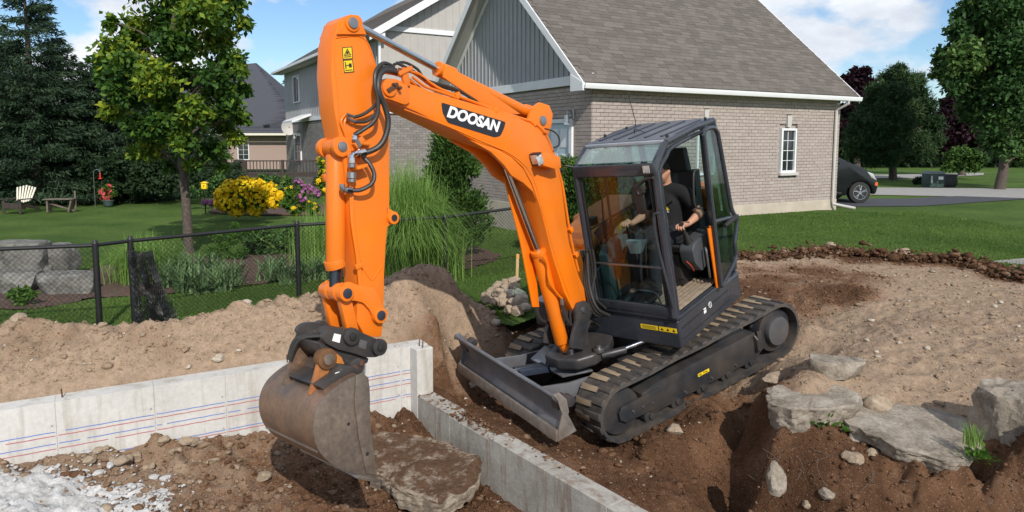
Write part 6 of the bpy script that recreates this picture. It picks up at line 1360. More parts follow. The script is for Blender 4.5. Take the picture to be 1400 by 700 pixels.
for s, sd_, el, wr, hd_ in ((1, 'l', (-.33, .735, 1.69), (-.06, .745, 1.665), (.03, .745, 1.685)), (-1, 'r', (-.28, .115, 1.68), (-.02, .115, 1.665), (.045, .115, 1.70))):
    sh_ = (-.29, .43 + s * .185, 1.92)
    N['sh' + sd_] = (*sh_, .062); N['ua' + sd_] = tuple((Vector(sh_) + Vector(el)) / 2) + (.050,); N['el' + sd_] = (*el, .041); N['fa' + sd_] = tuple(Vector(el).lerp(Vector(wr), .4)) + (.042,); N['wr' + sd_] = (*wr, .026); N['pm' + sd_] = (*hd_, (.030, .042) if False else .034)
    Ed += [('collar', 'sh' + sd_), ('sh' + sd_, 'ua' + sd_), ('ua' + sd_, 'el' + sd_), ('el' + sd_, 'fa' + sd_), ('fa' + sd_, 'wr' + sd_), ('wr' + sd_, 'pm' + sd_)]
    h = Vector(hd_)
    for f in range(4):    # fingers curling over the stick, thumb along the side
        y = (f - 1.5) * .021; L = (.9, 1.0, .96, .78)[f]
        b = h + Vector((.030, y, .008)); k1 = b + Vector((.034 * L, y * .15, .002)); k2 = k1 + Vector((.014, 0, -.026 * L)); k3 = k2 + Vector((-.012, 0, -.020 * L))
        for q, (p, r) in enumerate(((b, .0115), (k1, .0105), (k2, .0098), (k3, .0090))): N[f'f{sd_}{f}{q}'] = (*p, r)
        Ed += [('pm' + sd_, f'f{sd_}{f}0')] + [(f'f{sd_}{f}{q}', f'f{sd_}{f}{q + 1}') for q in range(3)]
    t0 = h + Vector((.0, -s * .030, .0)); t1 = t0 + Vector((.028, -s * .014, .004)); t2 = t1 + Vector((.026, s * .006, -.004))
    for q, (p, r) in enumerate(((t0, .013), (t1, .011), (t2, .009))): N[f't{sd_}{q}'] = (*p, r)
    Ed += [('pm' + sd_, f't{sd_}0'), (f't{sd_}0', f't{sd_}1'), (f't{sd_}1', f't{sd_}2')]
    yk = .43 + s * .11
    N['hp' + sd_] = (-.18, .43 + s * .10, 1.53, .085); N['kn' + sd_] = (.24, yk, 1.55, .062); N['ca' + sd_] = (.30, yk, 1.38, .056); N['an' + sd_] = (.36, yk, 1.13, .040); N['ft' + sd_] = (.50, yk, 1.08, .035)
    Ed += [('pelvis', 'hp' + sd_), ('hp' + sd_, 'kn' + sd_), ('kn' + sd_, 'ca' + sd_), ('ca' + sd_, 'an' + sd_), ('an' + sd_, 'ft' + sd_)]
# head: egg shaped skull with brow, nose, cheeks, chin and ears, looking down and forward
hv, hf = ICO[4]; hv = hv.copy(); x, y, z = hv[:, 0].copy(), hv[:, 1].copy(), hv[:, 2].copy()
g = lambda cx, cy, cz, w: np.exp(-((x - cx) ** 2 + (y - cy) ** 2 + (z - cz) ** 2) / w ** 2)
X2 = x * .098; Y2 = y * .076; Z2 = z * .118
low = np.clip(-z, 0, 1); Y2 *= 1 - .32 * low ** 1.5; X2 = X2 * (1 - .10 * low) + .012 * low
X2 += .030 * g(1, 0, -.12, .17) + .014 * g(1, 0, .05, .15) + .010 * g(.9, 0, .33, .35) - .012 * (g(.93, .33, .12, .20) + g(.93, -.33, .12, .20)) + .008 * (g(.8, .5, -.15, .3) + g(.8, -.5, -.15, .3)) + .013 * g(.8, 0, -.85, .25) + .007 * g(.93, 0, -.42, .12) - .006 * g(.9, 0, -.55, .10)
Y2 += .016 * (g(-.05, 1, -.05, .16) - g(-.05, -1, -.05, .16))
Rh = np.array(Euler((0, .30, .12)).to_matrix()); HV = np.stack([X2, Y2, Z2], 1) @ Rh.T + np.array([-.235, .43, 2.155]) - np.array(O_[:])
bo_ = link(bpy.data.objects.new('body', skin_mesh('body', N, Ed, M['skin'], .0042, 2, (HV, hf))), pr)
for s in (1, -1):
    e = Vector((.092, s * .029, .012)); e.rotate(Euler((0, .30, .12))); mb = MB(); c_ = Vector((-.235, .43, 2.155)) - O_ + e
    v_, f_ = ICO[2]; mb.add([tuple(Vector(p) * .011 + c_) for p in v_], [list(map(int, t)) for t in f_]); mb.build('eye', M['decalblack'], bo_)
# t-shirt, trousers, shoes, hair
T_ = {'a': (-.22, .43, 1.50, .135), 'b': (-.25, .43, 1.66, .130), 'c': (-.27, .43, 1.83, .148), 'd': (-.29, .43, 1.945, .088), 'e': (-.287, .43, 1.985, .064)}
TE = [('a', 'b'), ('b', 'c'), ('c', 'd'), ('d', 'e')]
for sd_ in 'lr':
    a = Vector(N['sh' + sd_][:3]); b = Vector(N['el' + sd_][:3])
    T_['s' + sd_] = (*a, .080); T_['m' + sd_] = (*a.lerp(b, .35), .072); T_['n' + sd_] = (*a.lerp(b, .55), .066); TE += [('d', 's' + sd_), ('s' + sd_, 'm' + sd_), ('m' + sd_, 'n' + sd_)]
ts = link(bpy.data.objects.new('tshirt', skin_mesh('tshirt', T_, TE, M['fabric'], .012, 5)), pr)
L_ = {'p': (-.22, .43, 1.50, .140)}; LE = []
for s, sd_ in ((1, 'l'), (-1, 'r')):
    for k, q in (('hp', .100), ('kn', .075), ('ca', .066), ('an', .062)): L_[k + sd_] = (*N[k + sd_][:3], q)
    L_['cu' + sd_] = (N['an' + sd_][0] + .03, N['an' + sd_][1], 1.11, .058)
    LE += [('p', 'hp' + sd_), ('hp' + sd_, 'kn' + sd_), ('kn' + sd_, 'ca' + sd_), ('ca' + sd_, 'an' + sd_), ('an' + sd_, 'cu' + sd_)]
link(bpy.data.objects.new('trousers', skin_mesh('trousers', L_, LE, simple('dark_trousers', (.012, .013, .018), .85, 0, .2, 12), .012, 5)), pr)
for s, sd_ in ((1, 'l'), (-1, 'r')):
    f = N['ft' + sd_]; link(bpy.data.objects.new('shoe', skin_mesh('shoe', {'a': (f[0] - .16, f[1], 1.085, .05), 'b': (f[0] - .02, f[1], 1.075, .048), 'c': (f[0] + .08, f[1], 1.065, .036)}, [('a', 'b'), ('b', 'c')], M['black'], .008, 3)), pr)
k = (HV[:, 2] > -99); hx = np.stack([x, y, z], 1); sel = (hx[:, 2] > .28 - .55 * np.clip(-hx[:, 0] + .25, 0, 1)) & ~((hx[:, 0] > .55) & (hx[:, 2] < .62))
cen_ = np.array([-.235, .43, 2.155]) - np.array(O_[:]); HH = cen_ + (HV - cen_) * (1.09 + .03 * np.random.default_rng(3).random((len(HV), 1)))
ff = hf[sel[hf].all(1)]; hr = npmesh('hair', HH, ff, M['hair'], pr, smooth=True)
so = hr.modifiers.new('s', 'SOLIDIFY'); so.thickness = .012; so.offset = -1
# chest print: a yellow triangle over two white letters
cx = .145 - .27 + .008
lgx = Vector((-.085, .47, 1.80)) - O_
mb = MB(); fx = -.27 + .148 - .2 * 0 - O_.x
px0 = .155 - .27 - O_.x
mb.prism([(-.055, -.03), (.0, .045), (.055, -.03), (.028, -.03), (0, .008), (-.028, -.03)], 'X', 0, .003, X=Matrix.Translation((px0 - .010, .035, .315)) @ Matrix.Rotation(-.10, 4, 'Y')); mb.build('shirt_print', M['yellow'], ts)
mb = MB(); X = Matrix.Translation((px0 - .006, .035, .262)) @ Matrix.Rotation(-.05, 4, 'Y')
for yy in (-.0, .03): mb.prism([(yy, 0), (yy + .02, 0), (yy + .02, .006), (yy + .006, .006), (yy + .006, .03), (yy, .03)], 'X', 0, .003, X=X)
mb.build('shirt_print', M['white'], ts)

# ------------------------------------------------------------------ trees and shrubs
def in_balls(blobs, n, rng, shell=.45, sq=(1, 1, .85)):
    B = np.array(blobs); w = B[:, 3] ** 2; idx = rng.choice(len(B), n, p=w / w.sum())
    d = unit(rng.normal(size=(n, 3))); r = (shell + (1 - shell) * rng.random(n)) ** .6
    return B[idx, :3] + d * (r * B[idx, 3])[:, None] * np.array(sq) * rng.uniform(.75, 1.12, (n, 1)), idx, d
def leafy_tree(name, label, cat, base, trunk, blobs, nleaf, lsize, mat, group=None, tr=.1, seed=1, aspect=.6, limb=True, up=.35, bright=0, bark='bark', split=3):
    rng = np.random.default_rng(seed); t = empty(name, base, 0, label, cat, group); b = Vector(base); blobs = [list(q) for q in blobs]
    if trunk:
        pts = [Vector(p) - b for p in trunk]; sp = spline(pts, 6); n = len(sp)
        mb = MB(); mb.tube([p + Vector((random.gauss(0, tr * .06), random.gauss(0, tr * .06), 0)) for p in sp], [tr * (1.25 if i == 0 else 1) * (1 - .72 * i / n) for i in range(n)], 12); trk = mb.build('trunk', M[bark], t)
        if limb:
            for q in blobs[::1]:
                c = Vector(q[:3]) - b; k = min(n - 1, max(int(n * .25), min(range(n), key=lambda i: abs(sp[i].z - (c.z - .35 * (c.xy - sp[i].xy).length - .2))))); s_ = sp[k]
                m1 = s_.lerp(c, .5) + Vector((0, 0, .10 * (c - s_).length)); r0 = tr * .38 * (1 - .5 * k / n)
                mb = MB(); L = spline([s_, m1, c], 5); mb.tube(L, [r0 * (1 - .8 * i / len(L)) for i in range(len(L))], 6)
                for _ in range(3):
                    i = random.randrange(3, len(L)); e = L[i] + Vector((random.gauss(0, 1), random.gauss(0, 1), random.uniform(0, 1))).normalized() * q[3] * .9; mb.tube([L[i], (L[i] + e) / 2 + Vector((0, 0, .03)), e], [r0 * .3, r0 * .2, r0 * .08], 5)
                mb.build('limb', M[bark], trk)
    P, idx, d = in_balls(blobs, nleaf, rng); 
    # clusters of leaves: gather the points round sub-centres
    sc = np.array([list(b_) for b_ in blobs]); sub = []
    for q in range(len(blobs)):
        m = max(3, int(7 * split)); dd = unit(rng.normal(size=(m, 3))); sub.append(sc[q, :3] + dd * sc[q, 3] * rng.uniform(.45, 1.0, (m, 1)) * np.array([1, 1, .85]))
    for q in range(len(blobs)):
        k = np.where(idx == q)[0]; s_ = sub[q]; j = rng.integers(0, len(s_), len(k)); P[k] = P[k] * .28 + s_[j] * .72 + rng.normal(0, sc[q, 3] * .13, (len(k), 3)) 
    V, F = leaves(P - np.array(base), lsize, aspect, up, rng, flat=.9)
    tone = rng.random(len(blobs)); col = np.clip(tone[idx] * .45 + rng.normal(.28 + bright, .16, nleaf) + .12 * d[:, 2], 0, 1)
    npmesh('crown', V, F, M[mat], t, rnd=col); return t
def conifer(name, label, base, h, r, n, mat, group=None, seed=0, cat='tree', size=.16, bare=.05):
    rng = np.random.default_rng(seed); t = empty(name, base, 0, label, cat, group)
    mb = MB(); mb.tube([(0, 0, -.1), (0, 0, h * .5), (0, 0, h * .97)], [h * .022, h * .014, .01], 8); mb.build('trunk', M['bark'], t)
    nb = int(190 + h * 16); z0 = bare * h + (h * (1 - bare)) * rng.random(nb) ** 1.15; L = r * (1 - z0 / h) ** .66 * rng.uniform(.72, 1.1, nb) + .12; a = rng.uniform(0, 2 * pi, nb)
    j = rng.choice(nb, n, p=L / L.sum()); s = rng.random(n) ** .65; rr = L[j] * s
    side = rng.normal(0, 1, n) * L[j] * .13 * (1.15 - s * .6)
    x = np.cos(a[j]) * rr - np.sin(a[j]) * side; y = np.sin(a[j]) * rr + np.cos(a[j]) * side; z = z0[j] - .20 * rr + .16 * rr * s - np.abs(rng.normal(0, .10, n)) * (.5 + L[j] * .3)
    P = np.stack([x, y, np.maximum(z, .02)], 1)
    dr = np.stack([np.cos(a[j]), np.sin(a[j]), np.full(n, -.35)], 1) + rng.normal(0, .55, (n, 3)); V, F = leaves(P, size * rng.uniform(.6, 1.3, n), .22, rng=rng, dirs=dr)
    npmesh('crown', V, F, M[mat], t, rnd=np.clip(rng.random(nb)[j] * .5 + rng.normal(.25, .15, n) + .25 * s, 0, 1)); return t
GZ = -.42
bx = lambda u, dd, z=GZ: ((u - 700) / 950 * dd, dd, z)
mblobs = [[-6.461,13.5,4.168,0.483],[-5.483,13.0,4.144,0.465],[-7.153,13.6,3.911,0.458],[-5.906,12.7,3.511,0.455],[-5.657,13.7,3.789,0.433],[-7.317,13.1,3.434,0.414],[-7.843,13.4,3.268,0.226],[-7.597,13.3,2.916,0.308],[-6.468,12.6,3.048,0.424],[-6.349,13.9,3.04,0.439],[-5.374,13.3,3.256,0.392],[-5.232,13.6,2.803,0.229],[-7.236,13.5,2.657,0.398],[-7.843,13.8,2.392,0.32],[-6.334,12.8,2.478,0.35],[-5.326,12.8,2.676,0.35],[-5.137,13.3,2.232,0.224],[-6.86,13.0,2.086,0.356],[-6.66,14.0,2.039,0.265],[-5.765,13.8,2.178,0.349],[-5.212,13.1,1.816,0.193],[-7.004,13.5,1.677,0.313],[-6.548,13.4,1.327,0.197],[-5.59,13.0,1.612,0.301],[-7.399,13.7,1.605,0.202],[-5.851,12.8,1.346,0.189],[-5.522,13.3,1.289,0.14],[-6.129,13.3,4.798,0.616],[-7.155,13.7,4.89,0.577],[-5.32,13.0,4.859,0.547],[-6.322,13.5,5.646,0.654],[-6.756,13.3,5.85,0.42],[-5.608,13.3,5.85,0.504],[-6.191,13.3,6.369,0.42],[-5.039,13.4,4.015,0.197],[-5.311,13.6,4.391,0.286],[-7.536,13.3,3.998,0.196],[-4.95,12.9,3.079,0.163],[-5.91,12.3,3.456,0.44],[-6.145,12.2,2.82,0.437],[-5.58,12.3,2.323,0.388],[-6.105,12.3,2.068,0.337],[-6.812,12.4,3.091,0.365],[-5.235,12.3,2.892,0.363],[-5.843,12.4,1.813,0.313],[-7.469,13.9,3.678,0.38],[-5.443,12.3,3.953,0.44],[-7.317,12.7,2.929,0.267],[-6.956,12.5,2.654,0.289],[-5.079,12.5,2.461,0.289]]
leafy_tree('maple_tree', 'young broadleaf tree with yellow green tips standing on the lawn at left', 'tree', [-6.244,13.3] + [GZ], [(-6.244, 13.3, GZ - .05), [-6.277,13.3,0.981], [-6.351,13.3,2.094], [-6.403,13.2,3.178], [-6.237,13.2,4.379], [-6.187,13.2,5.429]], mblobs, 30000, .12, 'maple', None, .095, 3, .58, up=.6, bright=.07)
for k, (u, dd, tv, r, lab) in enumerate(((50, 24.5, -45, 2.2, 'tall dark spruce with its tip cut off by the top edge near the left corner'), (-25, 25.5, 0, 2.3, 'dark spruce at the left edge behind the wooden lawn chair'),
        (128, 26, 88, 2.2, 'dark spruce between the tall spruce and the young broadleaf tree'), (92, 27, 55, 2.2, 'dark spruce tip rising just right of the tall spruce'), (175, 27, 78, 2.5, 'dark spruce partly behind the left side of the young tree'),
        (222, 28, 90, 2.4, 'dark spruce directly behind the trunk of the young tree'), (270, 29, 165, 2.2, 'lowest dark spruce, next to the far bungalow'), (8, 27.5, 30, 2.6, 'dark spruce behind the left edge tree, above the lawn chair'))):
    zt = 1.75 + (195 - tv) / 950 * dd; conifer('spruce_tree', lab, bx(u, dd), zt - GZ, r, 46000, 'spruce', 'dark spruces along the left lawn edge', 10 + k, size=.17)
hb = [[-17.326,24.5,-0.133,0.361],[-16.152,24.5,0.023,0.413],[-15.248,24.5,0.023,0.413],[-14.204,24.5,0.204,0.516],[-13.167,24.5,0.282,0.516],[-12.261,24.5,0.333,0.516],[-11.306,24.5,0.333,0.464],[-10.579,24.5,0.437,0.413],[-12.873,24.5,0.978,0.567],[-13.903,24.5,0.978,0.516],[-11.586,24.5,0.978,0.516],[-14.948,24.5,0.72,0.516],[-10.331,24.5,0.178,0.309]]
leafy_tree('hedge', 'dark green hedge of shrubs beneath the spruces behind the lawn', 'hedge', bx(150, 25), None, hb, 15000, .15, 'darktree', seed=21, limb=False)
conifer('spruce_tree', 'tiny distant conifer tip between the bungalow roof and the two storey house', bx(398, 62, GZ), 8.3, 1.6, 2500, 'spruce', seed=33, size=.35)
# right side
pb = [[18.04,33.0,5.05,0.347],[17.922,33.5,4.619,0.494],[18.283,32.6,4.609,0.412],[19.199,33.3,4.602,0.351],[17.168,33.0,4.034,0.486],[17.484,32.0,3.899,0.539],[19.232,33.6,4.007,0.495],[17.109,33.5,3.482,0.494],[17.186,32.0,3.24,0.539],[18.69,33.0,3.218,0.556],[19.539,33.0,3.422,0.417],[16.54,33.0,2.842,0.486],[16.816,32.0,2.643,0.539],[17.793,32.0,2.511,0.539],[19.545,33.4,2.613,0.492],[19.897,33.0,2.603,0.382],[16.592,33.6,2.2,0.495],[16.69,32.2,1.913,0.542],[17.595,32.0,1.845,0.539],[19.112,33.0,1.848,0.486],[20.109,33.4,1.919,0.422],[16.193,33.0,1.469,0.452],[16.712,32.5,1.168,0.479],[17.506,32.2,1.14,0.475],[18.909,33.0,1.159,0.452],[19.659,33.0,1.366,0.347]]
rtz = 0
def bx0(u, dd): return ((u - 700) / 950 * dd, dd, -.03)
t = leafy_tree('pine_tree', 'rounded dark green pine standing beyond the road right of the house', 'tree', bx0(1222, 33), [(bx0(1222, 33)[0], 33, -.1), D3 := tuple([18.014,33.0,1.055]), tuple([18.033,33.0,3.286]), tuple([18.035,33.0,5.151])], [[q[0], q[1], q[2], q[3] * 1.3] for q in pb], 60000, .24, 'pine', tr=.20, seed=5, aspect=.16, up=-.3, split=6)
rb = [[16.85,26.0,6.537,0.602],[17.093,25.0,6.479,0.737],[18.598,26.0,6.407,0.821],[15.987,25.4,5.659,0.428],[17.706,26.8,5.738,0.733],[17.567,25.0,5.217,0.789],[16.01,26.0,4.96,0.438],[16.101,25.0,4.709,0.632],[18.138,26.5,4.481,0.837],[18.148,25.0,4.326,0.789],[16.081,26.5,4.4,0.335],[15.963,25.4,3.926,0.481],[17.309,26.0,3.63,0.712],[17.559,24.8,3.288,0.783],[19.251,26.0,2.96,0.766],[17.476,26.6,2.988,0.504],[17.371,25.2,2.532,0.637],[19.12,26.3,2.157,0.664],[18.041,25.5,1.613,0.429],[17.696,26.0,1.881,0.328],[19.882,26.0,5.356,1.095],[20.044,26.0,3.229,1.095],[19.495,26.0,6.929,1.095],[17.289,26.0,7.967,1.095],[18.867,26.0,8.225,1.095],[19.1,26.0,1.284,0.383]]
leafy_tree('broadleaf_tree', 'large leafy green tree filling the upper right corner', 'tree', bx0(1368, 26), [(bx0(1368, 26)[0], 26, -.1), tuple([18.396,26.0,1.203]), tuple([18.535,26.0,3.496]), tuple([18.349,26.0,6.145])], [[q[0], q[1], q[2], q[3] * 1.25] for q in rb], 60000, .20, 'bigleaf', tr=.20, seed=6, aspect=.55, split=5)
vb_ = [[20.481,42.0,5.864,0.354],[21.0,42.0,5.95,0.398],[20.062,42.0,5.52,0.354],[20.687,42.0,5.218,0.531],[21.298,42.0,5.218,0.442],[20.325,42.0,4.571,0.531],[21.079,42.0,4.355,0.619],[20.147,42.0,3.705,0.619],[19.979,42.0,2.618,0.619],[20.46,42.0,1.744,0.619]]
leafy_tree('purple_tree', 'reddish purple leaved tree peeping over the pine beside the house roof', 'tree', bx0(1172, 42), [(bx0(1172, 42)[0], 42, -.1), tuple([20.715,42.0,2.835]), tuple([20.633,42.0,5.434])], vb_, 7000, .28, 'purple', tr=.2, seed=7)
vb_ = [[23.127,37.0,3.854,0.545],[23.809,37.0,4.045,0.545],[22.865,37.0,3.09,0.545],[23.754,37.0,3.09,0.701],[24.526,37.0,3.09,0.545],[23.04,37.0,2.13,0.545],[24.008,37.0,2.13,0.701],[24.782,37.0,2.13,0.545],[23.281,37.0,1.358,0.545],[24.453,37.0,1.242,0.545]]
leafy_tree('purple_tree', 'very dark purple tree between the pine and the large leafy tree', 'tree', bx0(1315, 37), [(bx0(1315, 37)[0], 37, -.1), tuple([23.826,37.0,1.937]), tuple([23.73,37.0,3.472])], vb_, 9000, .26, 'purple', tr=.2, seed=8)
db = [[22.455,50.0,3.301,0.789],[22.494,50.0,2.419,0.789],[22.535,50.0,1.481,0.789],[22.577,50.0,0.54,0.789],[22.609,50.0,-0.194,0.789],[23.499,50.0,3.301,0.789],[23.54,50.0,2.419,0.789],[23.584,50.0,1.481,0.789],[23.627,50.0,0.54,0.789],[23.661,50.0,-0.194,0.789],[24.544,50.0,3.301,0.789],[24.586,50.0,2.419,0.789],[24.632,50.0,1.481,0.789],[24.677,50.0,0.54,0.789],[24.713,50.0,-0.194,0.789],[25.588,50.0,3.301,0.789],[25.633,50.0,2.419,0.789],[25.68,50.0,1.481,0.789],[25.727,50.0,0.54,0.789],[25.764,50.0,-0.194,0.789],[26.633,50.0,3.301,0.789],[26.679,50.0,2.419,0.789],[26.728,50.0,1.481,0.789],[26.777,50.0,0.54,0.789],[26.816,50.0,-0.194,0.789],[27.677,50.0,3.301,0.789],[27.725,50.0,2.419,0.789],[27.776,50.0,1.481,0.789],[27.827,50.0,0.54,0.789],[27.867,50.0,-0.194,0.789],[28.722,50.0,3.301,0.789],[28.771,50.0,2.419,0.789],[28.824,50.0,1.481,0.789],[28.878,50.0,0.54,0.789],[28.919,50.0,-0.194,0.789],[29.766,50.0,3.301,0.789],[29.818,50.0,2.419,0.789],[29.873,50.0,1.481,0.789],[29.928,50.0,0.54,0.789],[29.971,50.0,-0.194,0.789],[30.81,50.0,3.301,0.789],[30.864,50.0,2.419,0.789],[30.921,50.0,1.481,0.789],[30.978,50.0,0.54,0.789],[31.022,50.0,-0.194,0.789],[31.855,50.0,3.301,0.789],[31.91,50.0,2.419,0.789],[31.969,50.0,1.481,0.789],[32.028,50.0,0.54,0.789],[32.074,50.0,-0.194,0.789],[32.899,50.0,3.301,0.789],[32.956,50.0,2.419,0.789],[33.017,50.0,1.481,0.789],[33.078,50.0,0.54,0.789],[33.125,50.0,-0.194,0.789],[33.944,50.0,3.301,0.789],[34.003,50.0,2.419,0.789],[34.065,50.0,1.481,0.789],[34.128,50.0,0.54,0.789],[34.177,50.0,-0.194,0.789],[34.988,50.0,3.301,0.789],[35.049,50.0,2.419,0.789],[35.113,50.0,1.481,0.789],[35.178,50.0,0.54,0.789],[35.229,50.0,-0.194,0.789],[36.033,50.0,3.301,0.789],[36.095,50.0,2.419,0.789],[36.162,50.0,1.481,0.789],[36.228,50.0,0.54,0.789],[36.28,50.0,-0.194,0.789],[37.077,50.0,3.301,0.789],[37.141,50.0,2.419,0.789],[37.21,50.0,1.481,0.789],[37.278,50.0,0.54,0.789],[37.332,50.0,-0.194,0.789],[38.121,50.0,3.301,0.789],[38.188,50.0,2.419,0.789],[38.258,50.0,1.481,0.789],[38.328,50.0,0.54,0.789],[38.383,50.0,-0.194,0.789],[39.166,50.0,3.301,0.789],[39.234,50.0,2.419,0.789],[39.306,50.0,1.481,0.789],[39.378,50.0,0.54,0.789],[39.435,50.0,-0.194,0.789],[40.21,50.0,3.301,0.789],[40.28,50.0,2.419,0.789],[40.354,50.0,1.481,0.789],[40.429,50.0,0.54,0.789],[40.487,50.0,-0.194,0.789],[41.255,50.0,3.301,0.789],[41.326,50.0,2.419,0.789],[41.402,50.0,1.481,0.789],[41.479,50.0,0.54,0.789],[41.538,50.0,-0.194,0.789]]
leafy_tree('far_hedge', 'dark band of distant trees behind the road at right', 'hedge', bx0(1280, 50), None, db, 22000, .45, 'darktree', seed=9, limb=False)
sb_ = [[21.1,33.5,1.045,0.388],[21.612,33.5,1.29,0.458],[22.149,33.5,1.15,0.423],[22.584,33.5,0.94,0.317],[21.474,33.5,0.694,0.353],[22.185,33.5,0.588,0.353],[20.952,33.5,0.588,0.282]]
leafy_tree('shrub', 'yellow green shrub near the road under the dark purple tree', 'shrub', bx0(1318, 33.5), None, sb_, 4500, .16, 'cedar', seed=12, limb=False)
sb_ = [[17.277,29.5,0.106,0.217],[17.708,29.5,0.169,0.248],[18.271,29.5,0.106,0.217],[18.71,29.5,0.044,0.186]]
leafy_tree('shrub', 'low dark shrubs around the utility boxes by the road', 'shrub', bx0(1280, 29.5), None, sb_, 3000, .12, 'darktree', seed=13, limb=False)
# cedar beside the ornamental grass
def cedar(name, label, base, h, r, n, seed, mat='cedar'):
    rng = np.random.default_rng(seed); t = empty(name, base, 0, label, 'shrub'); mb = MB(); mb.tube([(0, 0, -.05), (0, 0, h * .8)], [.05, .01], 6); mb.build('stem', M['bark'], t)
    nb = 140; zz = rng.random(nb) ** .8 * h * .95; a = rng.uniform(0, 2 * pi, nb); R_ = r * np.clip(1.08 - zz / h, .04, 1) ** .62 * np.clip(.55 + zz / h * 2.2, 0, 1) * rng.uniform(.8, 1.15, nb)
    j = rng.integers(0, nb, n); s = rng.random(n) ** .5
    P = np.stack([np.cos(a[j]) * R_[j] * s, np.sin(a[j]) * R_[j] * s, zz[j] + .25 * s * R_[j]], 1) + rng.normal(0, .045, (n, 3)) * (1 + .6 * s[:, None])
    P[:, 2] = np.maximum(P[:, 2], 0); dr = np.stack([np.cos(a[j]), np.sin(a[j]), np.full(n, 1.0)], 1) + rng.normal(0, .5, (n, 3))
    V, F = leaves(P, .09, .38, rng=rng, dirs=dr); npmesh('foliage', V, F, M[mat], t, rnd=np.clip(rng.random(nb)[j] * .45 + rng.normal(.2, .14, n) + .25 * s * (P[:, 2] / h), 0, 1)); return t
cedar('cedar_shrub', 'conical dark green evergreen shrub between the tall grass and the boom', bx(622, 13.0), 2.55, .66, 30000, 41)
cedar('cedar_shrub', 'rounded green evergreen shrub by the house door, seen left of the cab', ((783 - 700) / 950 * 12.8, 12.8, -.1), 1.5, .62, 16000, 42)
cedar('cedar_shrub', 'rounded green evergreen shrub against the house wall, seen through the cab', ((835 - 700) / 950 * 13.0, 13.0, -.1), 1.6, .70, 16000, 43)
# arching grasses and strap leaves
def grass_clump(name, label, base, h, spread, n, w, mat, seed, droop=1.0, segs=6, cat='ornamental grass', rx=.18, group=None):
    rng = np.random.default_rng(seed); t = np.linspace(0, 1, segs + 1)[None, :, None]; a = rng.uniform(0, 2 * pi, n); H = h * rng.uniform(.55, 1.12, n)
    out = spread * rng.uniform(.1, 1.15, n) ** .8; b = rng.normal(0, rx, (n, 2))
    dx, dy = np.cos(a), np.sin(a)
    r = out[:, None, None] * t ** 1.7; z = H[:, None, None] * (t * (1.35) - .5 * droop * t ** 2.6 * (.4 + out[:, None, None] / spread))
    Q = np.concatenate([b[:, 0][:, None, None] + dx[:, None, None] * r, b[:, 1][:, None, None] + dy[:, None, None] * r, z], -1)
    s = np.stack([-dy, dx, np.zeros(n)], 1)[:, None, :] * (w * (1 - .9 * t ** 1.5)) * rng.uniform(.7, 1.2, n)[:, None, None]
    V = np.stack([Q - s, Q + s], 2).reshape(-1, 3); k = np.arange(n)[:, None] * (segs + 1) * 2 + np.arange(segs)[None] * 2; F = np.stack([k, k + 1, k + 3, k + 2], -1).reshape(-1, 4)
    o = npmesh(name, V, F, M[mat], rnd=np.repeat(np.clip(rng.normal(.45, .22, n), 0, 1), segs)); o.location = base; return tag(o, label, cat, group)
grass_clump('ornamental_grass', 'tall arching ornamental grass right behind the orange arm', bx(556, 11.2), 1.92, 1.02, 5200, .0075, 'reed', 51, 1.35, 9, rx=.20)
grass_clump('ornamental_grass', 'second arching ornamental grass clump just right of the tall one', bx(596, 11.0), .95, .50, 700, .007, 'reed', 52, 1.0, 8)
grass_clump('ornamental_grass', 'fine arching grass clump behind the leaning roll of mesh', bx(190, 10.8), .80, .62, 1500, .005, 'reed', 53, 1.3, 8)
grass_clump('ornamental_grass', 'fine grass clump left of the arm behind the black fence', bx(440, 12.0), .95, .45, 700, .006, 'reed', 54, .8, 7)
irs = [[-5.22,10.344,-0.42],[-4.83,10.032,-0.42],[-4.527,9.883,-0.42],[-4.293,10.032,-0.42],[-4.268,10.452,-0.42],[-5.476,11.151,-0.42],[-4.828,11.028,-0.42],[-5.158,11.028,-0.42]]
IW = ('leftmost front', 'second front', 'third front', 'fourth front', 'rightmost front', 'leftmost back', 'rightmost back', 'middle back'); IW2 = ('leftmost', 'second', 'third', 'rightmost', 'hindmost')
for k, p in enumerate(irs): grass_clump('iris_clump', 'broad blue green strap leaves, ' + IW[k] + ' of the clumps in front of the tree trunk', p, .36, .34, 70, .019, 'iris', 60 + k, .5, 5, 'iris', .06, 'iris leaves in front of the tree trunk')
irs = [[-3.807,10.732,-0.42],[-3.477,10.562,-0.42],[-3.251,10.675,-0.42],[-3.087,10.908,-0.42],[-3.873,11.34,-0.42]]
for k, p in enumerate(irs): grass_clump('iris_clump', 'broad strap leaves, ' + IW2[k] + ' of the clumps behind the middle fence post', p, .34, .32, 60, .018, 'iris', 70 + k, .5, 5, 'iris', .06, 'iris leaves left of the arm')
